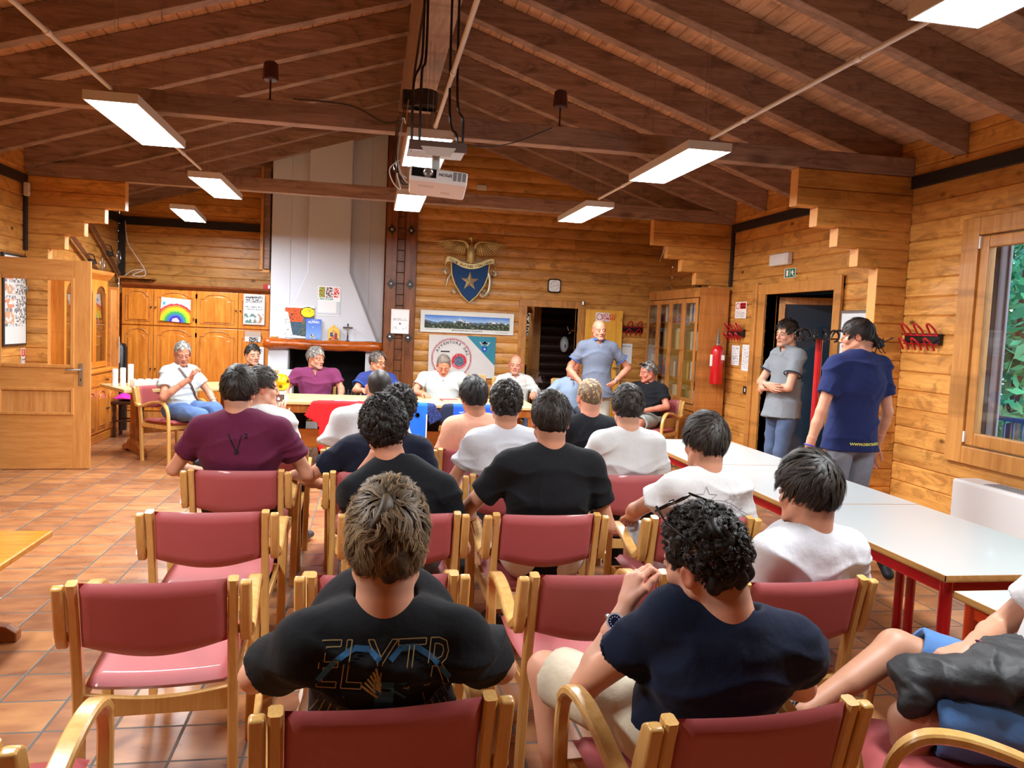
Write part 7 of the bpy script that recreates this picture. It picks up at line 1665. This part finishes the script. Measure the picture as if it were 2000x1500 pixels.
person('man with wavy dark hair in a dark navy T-shirt, half hidden behind the curly head', (.08, 4.46), 0, 1.245, skin=SK1, shirt=('tee', '#141a2c'), pants=('shorts', '#2c3040'), w=1.14, wr=1.5, lean=.02, side=.02, seed=28, group=GA,
    hair=H('curly', col='#0e0b0a', col2='#3a322c', top=.036, side=.020, n=4500, L=.055, w=.0018, mess=.6, lift=.3, nape=-.075), J=dict(elL=(-.42,.08,.70), wrL=(-.30,.25,.62)), headoff=(.06,0,0), head=(-8, 3, 4))
person('dark textured hair and plain white T-shirt, young man in the middle of the fourth row', (.765, 4.40), 2, 1.305, near=True, skin=SK2, shirt=('tee', '#c8ccd3'), pants=('trousers', '#5f84b4'), w=1.0, wr=1.2, lean=.03, seed=29, group=GA,
    hair=H('curly', col='#16110e', col2='#4a3e34', top=.028, side=.014, n=4500, L=.035, w=.0016, mess=.5, lift=.2, nape=-.062), head=(-6, 0, 0), J=dict(elL=(-.27,.06,.72), wrL=(-.22,.26,.66)))
person('young man with cropped dark hair in white T-shirt, right end of the fourth row', (1.50, 4.46), 0, 1.30, near=True, skin=SK1, shirt=('tee', '#cbcccb'), pants=('trousers', '#22242a'), w=.98, wr=1.2, lean=.04, seed=30, group=GA,
    hair=H('short', top=.026, side=.012, n=4500, L=.035, w=.0016, mess=.6, lift=.2), J=dict(elL=(-.24,.10,.72), wrL=(-.20,.26,.68)))
P11_, s11, T11, j11 = person('young man in white holding up a phone, turned to the right in the fifth row', (-.685, 5.24), -14, 1.285, skin=SK1, shirt=('tee', '#c8c8c8'), pants=('trousers', '#26282e'), w=1.0, wr=1.3, lean=.0, seed=31, group=GA,
    hair=H('short', top=.022, side=.010, n=2600, L=.035), head=(-52, 0, 0), J=dict(elR=(.20,.12,.72), wrR=(.035,.26,.885)), hands=dict(R=dict(d=(-.05,.12,.98), n=(0,1,0), curl=.35), L=dict()))
P12_, s12, T12, j12 = person('young man with a buzz cut in a white T-shirt with a patterned rectangle print', (.0, 5.22), 0, 1.29, skin=SK1, shirt=('tee', '#c8ccce'), pants=('trousers', '#3a3c44'), w=1.05, wr=1.5, lean=.02, seed=32, group=GA,
    hair=H('buzz', col='#2a2420', col2='#3c342e', top=.006, side=.004, n=0, nape=-.055), headoff=(.06,0,0), head=(4, 0, 3))
person('young man with glossy black hair in a peach T-shirt and thin necklace', (.72, 5.24), 3, 1.27, skin=SK3, shirt=('tee', '#dfa58a'), pants=('trousers', '#2a2c34'), w=1.0, wr=1.3, lean=.02, seed=33, group=GA,
    hair=H('straight', col='#0c0a0c', col2='#3a3638', top=.026, side=.014, n=3200, L=.05, w=.0022, mess=.15, lift=.05, nape=-.09), headoff=(-.03,0,0), head=(8, 4, -2))
person('young man with a short blond fade haircut in a black T-shirt', (1.50, 5.26), 0, 1.27, skin='#d8967c', shirt=('tee', '#14161c'), pants=('trousers', '#33363e'), w=1.0, wr=1.2, lean=.02, seed=34, group=GA,
    hair=H('short', col='#7a6248', col2='#c0a078', top=.013, side=.004, n=2600, L=.018, w=.0018, lift=.15, nape=-.045), hw=1.02)
r15, _, _, j15 = person('person in denim shorts, one bare leg crossed, cut off at the bottom right', (1.95, 1.86), 78, 1.29, near=True, skin='#b9866a', shirt=('tee', '#c8c8c8'), pants=('shorts', '#4f78ae'), w=1.05, wr=1.3, lean=.10, seed=35, group=GA,
    hair=H('short', n=1200), J=dict(knR=(.20,.37,.665), anR=(.03,.70,.52), toeR=(.0,.82,.56), knL=(-.02,.42,.54), anL=(-.02,.40,.09), elL=(-.27,.02,.70), wrL=(.0,.22,.70), elR=(.27,.02,.72), wrR=(.07,.22,.72)), hands=dict(R=dict(d=(-.3,.75,-.1), n=(0,-.2,-1), curl=.8), L=dict(d=(.4,.6,0), n=(0,-.2,-1), curl=.8)))
# prints on the shirts
mb = MB(); V0 = '#12040c'
line2(mb, [(-.075,.055),(-.03,-.035)], .009, V0); line2(mb, [(-.03,-.045),(-.012,.028),(-.006,.05)], .006, V0); line2(mb, [(-.03,-.05),(-.026,-.03)], .02, V0, n=2)
text_outline(mb, '2', .015, .045, .035, V0, .004); print_on(s7, mb, (.03,-.3,.93), (0,-1,0), (1,0,0), (0,0,1), 'v_print')
mb = MB(); GD = lin('#6e5c3a')
text_outline(mb, 'ELYTR', 0, .02, .155, '#a08c5c', .0024, shear=.12, spread=.72)
BLU = ['#1c4670', '#28608e', '#163252']
rr_ = random.Random(3)
for s in (-1, 1):                                          # the winged creature: two feathered wings and a body
    for k in range(9):
        x0, y0 = s*(.035+.010*k), .060-.006*k; x1, y1 = s*(.085+.014*k), -.075-.006*k
        mb.add([(x0-.007,y0,0),(x0+.008,y0,0),(x1+.006*s,y1,0),(x1-.010*s,y1+.02,0)], [(0,1,2,3)], lin(BLU[k % 3]))
    line2(mb, [(s*.012,.035),(s*.035,.060),(s*.07,.062),(s*.11,.036),(s*.15,-.01)], .013, '#28608e', n=4)
    for k in range(5): line2(mb, [(s*(.09+.022*k), -.045-.015*k), (s*(.115+.022*k), -.13)], .0035, '#7a6a44', n=3)
for k in range(8): mb.add([(-.020,-.01-.012*k,0),(.022,-.012-.012*k,0),(.020,-.024-.012*k,0),(-.022,-.024-.012*k,0)], [(0,1,2,3)], lin(BLU[k % 2]))
for k in range(6): line2(mb, [(-.008,-.05+.006*k), (-.05+.006*k, -.02+.008*k)], .005, '#a08c58', n=3)
mb.add([(-.01,-.02,0),(.05,-.012,0),(.058,-.032,0),(.02,-.04,0),(-.01,-.04,0)], [(0,1,2,3,4)], lin('#1d4468')); line2(mb, [(.02,-.03),(.05,-.05)], .006, '#1d4468', n=2)
mb.v = [(x*.92, y*.95, z) for x, y, z in mb.v]
print_on(s1, mb, (.0,-.4,.885), (0,-1,.25), (1,0,0), (0,.25,1), 'dragon_print')
mb = MB(); INK = '#9a9aa2'
def star(cx_, cy_, r_): return [(cx_+(r_ if k % 2 == 0 else r_*.42)*math.cos(PI/2+k*PI/5), cy_+(r_ if k % 2 == 0 else r_*.42)*math.sin(PI/2+k*PI/5)) for k in range(10)]
text_outline(mb, 'SUPPLY', 0, -.035, .095, INK, .0022, shear=.15, spread=1.0); line2(mb, star(-.045,.055,.052), .003, INK, closed=True, n=2); line2(mb, star(.075,.035,.032), .0025, INK, closed=True, n=2)
line2(mb, [(-.19+.38*k/16, -.03+.075*math.sin(PI*k/16)) for k in range(17)], .003, INK, n=1); line2(mb, [(-.19+.38*k/16, -.03-.05*math.sin(PI*k/16)) for k in range(17)], .003, INK, n=1); line2(mb, [(-.17+.34*k/16, -.03+.06*math.sin(PI*k/16)) for k in range(17)], .002, INK, n=1)
print_on(s6, mb, (0,-.4,.835), (0,-1,.1), (1,0,0), (0,.1,1), 'star_print')
mb = MB(); 
for i in range(14):
    for k in range(22):
        x0, y0 = -.06+i*.0062, -.075+k*.0072
        n_ = math.sin((x0*90+math.sin(y0*60)*1.6)*1.6) if k < 11 else mnoise.noise(Vector((x0*160, y0*160, 0)))*3
        mb.add([(x0,y0,0),(x0+.0062,y0,0),(x0+.0062,y0+.0072,0),(x0,y0+.0072,0)], [(0,1,2,3)], lin('#2a3a38' if n_ < .2 else '#b8c0bc'))
print_on(s12, mb, (-.03,-.4,.80), (0,-1,0), (1,0,0), (0,0,1), 'pattern_print')
# accessories
def local_thing(rt, name, label, cat, mb, mat, **k):
    o = mb.build(name, mat, None, **k); bpy.context.view_layer.update(); o.matrix_world = Matrix.Translation(rt.location) @ Matrix.Rotation(rt.rotation_euler.z, 4, 'Z'); return tag(o, label, cat)
def hpt(T, *p): return Vector(T[0]@np.array(p) + T[1])
def sunglasses(rt, T, label, y=.075, z=.125, tilt=.0):
    mb = MB()
    for s in (-1, 1):
        c = [hpt(T, s*.033 + .030*math.cos(a), y - .018*math.sin(a)*tilt, z + (.010 if tilt else .021)*math.sin(a)) for a in np.linspace(0, 2*PI, 17)[:-1]]
        mb.add(c, [tuple(range(16))]); mb.tube(c, .0028, 5, closed=True)
        mb.tube([hpt(T, s*.064, y, z+.008), hpt(T, s*.094, y-.05, z-.02), hpt(T, s*.091, y-.12, z-.065)], [.0035,.003,.0022], 6)
    mb.tube([hpt(T, -.008, y+.004, z+.005), hpt(T, .008, y+.004, z+.005)], .003, 5)
    return local_thing(rt, 'sunglasses', label, 'sunglasses', mb, M['gblack'])
sunglasses(r2, T2, 'dark sunglasses pushed up on the hair of the man in navy', y=.070, z=.150, tilt=1)
def watch(rt, j, n_, dial, strap, far=.06):
    a, b = Vector(j['wr'+n_]), Vector(j['el'+n_]); d = (b-a).normalized(); c = a + d*far; r_ = .0275 + far*.06
    w_ = MB(); u = d.cross(Vector((0,0,1))).normalized(); v = d.cross(u)
    w_.tube([c + (u*math.cos(t)+v*math.sin(t))*(r_+.002) for t in np.linspace(0, 2*PI, 21)[:-1]], .0075, 8, closed=True); wo_ = w_.build('wristwatch', strap, rt, smooth=True)
    return c, d, u, v, r_, wo_
c, d, u, v, r_, wo_ = watch(r2, j2, 'L', None, M['steel'], .05)
nn_ = (u*-1*0 + Vector((-.55,-.75,.3))); nn_ = (nn_ - d*nn_.dot(d)).normalized(); mb = MB(); cc = c + nn_*(r_+.004); e1 = d; e2 = nn_.cross(d)
for rad, h_, col in ((.0235, .011, '#b8bcc4'), (.0185, .0118, '#10183a')):
    ring_ = [cc + (e1*math.cos(t)+e2*math.sin(t))*rad for t in np.linspace(0, 2*PI, 21)[:-1]]; mb.add(ring_ + [p + nn_*h_ for p in ring_], [tuple(range(20)), tuple(range(20, 40))] + [(i, (i+1) % 20, 20+(i+1) % 20, 20+i) for i in range(20)], lin(col))
for k in range(12): t = k*PI/6; p = cc + nn_*.0121; q_ = (e1*math.cos(t)+e2*math.sin(t)); w2 = nn_.cross(q_)*.0009; mb.add([p+q_*.011-w2, p+q_*.0145-w2, p+q_*.0145+w2, p+q_*.011+w2], [(0,1,2,3)], lin('#e8e8ee'))
mb.build('watch_dial', M['gloss_print'], wo_, recalc=False)
# phone of the man in the fifth row
bpy.context.view_layer.update()
ph = thing('smartphone', 'black smartphone held up showing the scene on its screen', 'phone', (-.605, 5.55, 1.0), math.radians(6)); ph.rotation_euler = (math.radians(-8), 0, math.radians(6))
o = MB(); o.box(-.037,-.004,-.078,.037,.004,.078); o.build('case', M['gblack'], ph, bevel=.006, seg=3)
def scr(u, v):
    n_ = mnoise.noise(Vector((u*7, v*12, 1)))
    if math.hypot(u-.5, (v-.82)*2) < .14: return lin('#e8d8f0')
    if v > .7: return lin('#6a4a3a')
    return lin('#3a6ac8') if n_ > .25 else (lin('#d8b888') if n_ > -.05 else lin('#6a6058'))
o = MB(); o.grid(lambda u, v: (-.033+.066*u, -.0045, -.074+.148*v), 16, 30, scr); sm_, nt_, p_ = newmat('phone_screen'); a_ = N(nt_)('VertexColor', layer_name='Col'); nt_.links.new(a_.outputs[0], p_.inputs['Emission Color']); p_.inputs['Emission Strength'].default_value = 1.2; p_.inputs['Base Color'].default_value = (0,0,0,1)
o.build('screen', sm_, ph, recalc=False)
# jacket on the lap bottom right
Fj = Field((-.3,-.3,-.2), (.3,.3,.3), .009); Fj.cone((-.13,.10,0), (.12,-.04,.05), .075, .085, .05, flat=((0,0,1), .6)); Fj.cone((.0,.0,.03), (.17,.08,.06), .07, .06, .05, flat=((0,0,1), .7)); Fj.cone((-.1,.12,-.01), (-.17,.04,-.05), .05, .04, .04)
Vj, Fcj = Fj.mesh(2); Vj = Vj + vnormals(Vj, Fcj)*(wrinkle(Vj, 4, (40,22,60))*.016 + folds(Vj, 3, 5, 16., (1,1,1))*.016)[:,None]
jo = fastmesh('jacket', Vj, Fcj, plain('black_leather', '#17181b', .6, bump=.6, bscale=40), None); jo.location = (1.70, 1.86, .66); tag(jo, 'crumpled black jacket on the lap of the person in denim shorts', 'jacket')
mb = MB()
for k, c_ in enumerate(('#e8502c', '#b8284a', '#2a1a3a')): mb.tube([(.032*math.cos(t)+.0, .004*k+.002*math.sin(3*t), .030*math.sin(t)) for t in np.linspace(0, 2*PI, 21)[:-1]], .0028, 5, closed=True, col=lin(c_))
mb.tube(bez([(.03,0,-.01),(.035,0,-.05),(.03,.004,-.09)]), .002, 4, col=lin('#e8502c'))
mb.M = Matrix.Identity(4); mb.v = [(x+j15['wrR'][0]-.01, y*1.0+j15['wrR'][1]-.03, z+j15['wrR'][2]) for x, y, z in mb.v]; mb.build('bracelet', M['cloth_print'], r15, smooth=True)
# ================================================================== THE SPEAKERS' SIDE
GT = 'people seated at the head table'
def AT(label, x, y, **k): 
    k.setdefault('group', GT); return person(label, (x, y), 180 + k.pop('turn', 0), k.pop('top', 1.27), **k)
TB = dict(elL=(-.25,.10,.78), elR=(.25,.10,.78), wrL=(-.14,.32,.80), wrR=(.14,.32,.80))
AT('young man with short dark hair in black T-shirt, left end of the table', -1.40, 9.98, top=1.27, skin='#d8a488', shirt=('tee', '#16171c'), pants=('trousers', '#2c3038'), hair=H('short', top=.020, side=.010, n=1500, L=.03, front=.075), head=(32, 0, 0), seed=41, brow='#17100c', beard=('#6a5248', .25))
AT('grey haired bearded man in a burgundy polo shirt at the head table', -.62, 9.46, top=1.285, skin='#c88468', shirt=('polo', '#6e2c52'), pants=('trousers', '#22242c'), w=1.12, hair=H('short', col='#6e6862', col2='#b4aea6', top=.026, side=.012, n=1500, L=.04, front=.078), head=(46, 0, 0), seed=42, age=1, beard=('#8c847c', .5), brow='#5a504a', J=dict(elL=(-.30,.04,.80), wrL=(-.30,.26,.72), elR=(.33,.02,.78), wrR=(.30,.22,.62), shR=(.21,-.02,.95), shL=(-.21,-.02,.96)))
q4, _, TQ4, _ = AT('man with glasses in a dark blue polo shirt sitting before the fireplace edge', .09, 9.62, top=1.25, skin='#cf9070', shirt=('polo', '#2c3a78'), pants=('trousers', '#2a2c34'), cuff=('#2c62c8',), hair=H('short', col='#4a423c', col2='#8a8078', top=.012, side=.010, n=1200, L=.05, recede=.0, front=.085), head=(42, 4, 0), seed=43, age=1, J=TB)
mb = MB()
for s in (-1, 1):
    mb.tube([hpt(TQ4, s*.033 + .026*math.cos(a), .106 - .004*abs(math.cos(a)), .002 + .018*math.sin(a)) for a in np.linspace(0, 2*PI, 17)[:-1]], .0022, 5, closed=True)
    mb.tube([hpt(TQ4, s*.059, .100, .008), hpt(TQ4, s*.078, .03, .010), hpt(TQ4, s*.082, -.01, .012)], .002, 5)
mb.tube([hpt(TQ4, -.008, .107, .006), hpt(TQ4, .008, .107, .006)], .002, 5)
local_thing(q4, 'eyeglasses', 'thin metal eyeglasses worn by the man in the blue polo', 'eyeglasses', mb, plain('dark_gold_frame', '#4a3c28', .3, metal=.6))
AT('man in a white polo shirt looking down at his hands at the head table', .86, 9.42, top=1.27, skin='#cc8468', shirt=('polo', '#b8beba'), pants=('trousers', '#3c4250'), w=1.15, fat=.02, hair=H('buzz', col='#6a5e54', col2='#8a7e72', top=.009, side=.006, n=600, L=.012, front=.078), head=(-4, 30, 0), headoff=(0,.05,-.02), seed=44, age=1, J=dict(elR=(.34,.10,.80), wrR=(.24,.36,.80), elL=(-.36,.08,.82), wrL=(-.24,.34,.80), shR=(.22,-.02,.96), shL=(-.22,-.02,.97)))
AT('bald man in a white long sleeved shirt at the right side of the head table', 1.83, 9.92, top=1.25, skin='#d08e74', shirt=('long', '#bcbab4'), pants=('trousers', '#3a5478'), w=1.05, hair=H('sides', col='#7a6a60', col2='#9a8a80', top=.002, side=.004, n=0, nape=-.05), head=(-14, 0, -4), seed=45, age=1, J=dict(elL=(-.27,.08,.80), wrL=(-.18,.36,.80), elR=(.27,.08,.80), wrR=(.12,.36,.80)), brow='#6a5248')
AT('man in a pale blue shirt mostly hidden behind the standing speaker', 2.60, 9.97, top=1.215, skin='#c87860', shirt=('long', '#9db2cc'), pants=('trousers', '#5a6270'), w=1.1, hair=H('sides', col='#a09890', col2='#c0b8b0', top=.003, side=.004, n=0), head=(10, 12, 0), seed=46, age=1, J=dict(elR=(.30,.06,.80), elL=(-.28,.10,.78)))
q1, sq1, TQ1, jq1 = person('grey haired man in white T-shirt, blue jeans and shoulder strap seated by the cup table', (-2.00, 8.98), -128, 1.30, skin='#c08468', shirt=('tee', '#b6bec0'), pants=('trousers', '#5874a4'), w=1.0, wr=1.3, seed=47, age=2,
    hair=H('short', col='#8a867e', col2='#c8c4bc', top=.012, side=.007, n=1300, L=.02, front=.080), head=(-30, 16, 0), J=dict(elR=(.30,.10,.72), wrR=(.12,.30,.93), elL=(-.28,.12,.74), wrL=(-.14,.36,.66), knL=(-.06,.46,.60), anL=(-.02,.62,.22), toeL=(.0,.78,.16), knR=(.12,.46,.54)), hands=dict(R=dict(d=(-.1,.3,.9), n=(-.6,.4,0), curl=.95), L=dict()), group=None, brow='#8a8078')
mb = MB(); 
def strap(pts, w_, th): 
    m_ = MB(); m_.ribbon(bez(pts, 5), (0,1,.15), th, w_); return m_
bt_ = BVHTree.FromPolygons([tuple(x.co) for x in sq1.data.vertices], [tuple(p.vertices) for p in sq1.data.polygons]); line_ = []
for t in np.linspace(0, 1, 15):
    a = Vector((.085-.26*t, .6, 1.02-.46*t)); h_ = bt_.ray_cast(a, Vector((0,-1,0)), 1.2); line_.append((h_[0] + Vector((0,.004,0))) if h_[0] else Vector((a.x,.16,a.z)))
m_ = MB(); 
for a, b in zip(line_, line_[1:]): m_.bar(a, b, .028, .004, (0,1,0))
m_.build('shoulder_strap', plain('brown_leather', '#4a3a30', .5), q1)
watch(q1, jq1, 'L', None, M['steel'], .04)
q8, s8, T8, j8 = person('bald man in a grey blue polo shirt standing with hands on his hips, speaking', (2.70, 9.20), 176, 1.735, sit=False, skin='#cc8c70', shirt=('polo', '#6a7284'), pants=('trousers', '#b9bcae'), cuff=('#3c66b4', 1), w=1.10, wr=1.0, seed=48, age=1,
    hair=H('sides', col='#8a7a70', col2='#a09088', top=.001, side=.003, n=0), head=(6, 0, 4), beard=('#8c8078', .3), J=dict(elR=(.33,-.05,1.13), wrR=(.185,.09,.955), elL=(-.40,-.05,1.17), wrL=(-.185,.09,.985), anL=(-.14,-.01,.09), anR=(.13,.02,.09)), hands=dict(R=dict(d=(-.75,.35,-.45), n=(-.5,-.6,.2), curl=.5, side=-1), L=dict(d=(.75,.35,-.4), n=(.5,-.6,.2), curl=.5, side=1)), brow='#6a5248')
watch(q8, j8, 'L', None, M['steel'], .05)
q9, s9, T9, j9 = person('grey haired man in a black T-shirt with sunglasses on his head, beside the bookcase', (3.36, 9.20), 132, 1.265, skin='#c88068', shirt=('tee', '#15171d'), pants=('shorts', '#9aa09a'), w=1.12, fat=.03, seed=49, age=1, hair=H('short', col='#6a645e', col2='#c4beb6', top=.016, side=.009, n=1400, L=.025, front=.082), head=(-32, 6, 0), J=dict(elL=(-.30,.06,.74), wrL=(-.10,.28,.68), elR=(.28,.08,.72), wrR=(.08,.28,.68)), brow='#5a504a')
sunglasses(q9, T9, 'black sunglasses on the grey hair of the man beside the bookcase', y=.078, z=.112, tilt=1)
q10, s10, T10, j10 = person('young man in grey polo and blue trousers, arms crossed, standing by the right doorway', (3.99, 7.10), 98, 1.80, sit=False, skin='#cf9c80', shirt=('polo', '#80868c'), pants=('trousers', '#50607e'), cuff=('#22283a',), w=.94, seed=50, shoes=('#4a4a48', '#5c5a54'),
    hair=H('short', top=.030, side=.014, n=2600, L=.05, w=.002, front=.078), head=(8, 0, 0), J=dict(elR=(.22,.12,1.17), wrR=(-.04,.22,1.16), elL=(-.22,.12,1.15), wrL=(.07,.20,1.12), anL=(-.12,.06,.09), anR=(.12,-.03,.09), knL=(-.12,.08,.52)), hands=dict(R=dict(d=(-.95,.0,-.1), n=(0,-1,0), curl=.3), L=dict(d=(.9,-.2,-.05), n=(0,-1,0), curl=.3)), beard=('#6a5448', .2))
watch(q10, j10, 'R', None, M['steel'], .04)
q11, s11_, T11_, j11_ = person('person with dark hair bun in navy T-shirt and grey jeans touching the white tables', (3.36, 5.02), 8, 1.775, sit=False, near=True, skin='#c98a6c', shirt=('tee', '#1b2450'), pants=('trousers', '#7e828a'), w=1.18, wr=1.4, seed=51, shoes=('#f0f0f0', '#17171a'),
    hair=H('straight', col='#17110e', col2='#3a2c24', top=.010, side=.007, n=3000, L=.06, w=.0016, mess=.1, lift=.02, bun=(0,-.145,-.045), nape=-.05, front=.085), head=(48, 2, 0), J=dict(elL=(-.30,-.03,1.12), wrL=(-.385,-.02,.835), elR=(.27,-.03,1.12), wrR=(.28,.06,.86), shL=(-.185,-.015,1.435), anR=(.11,-.22,.20), toeR=(.10,-.34,.08), tiltR=(-.25,-.65,.70), knR=(.10,.03,.50)), hands=dict(L=dict(d=(-.35,-.15,-.55), n=(.1,0,-1), curl=.15), R=dict()), sleeve=.62)
mb = MB(); vs_, fs_ = text_mesh('WWW.DENTROEFUORI.IT', .0265, .0008); mb.add(vs_, fs_, lin('#e0d860')); print_on(s11_, mb, (.04,-.5,.905), (0,-1,0), (1,0,0), (0,0,1), 'web_address_print')
w_ = MB(); a, b = Vector(j11_['wrL']), Vector(j11_['elL']); d = (b-a).normalized(); u = d.cross(Vector((0,1,0))).normalized(); v = d.cross(u); w_.tube([a + d*.05 + (u*math.cos(t)+v*math.sin(t))*.033 for t in np.linspace(0, 2*PI, 21)[:-1]], .006, 6, closed=True); w_.build('wristband', plain('blue_violet_band', '#3a3c9a', .5), q11, smooth=True)
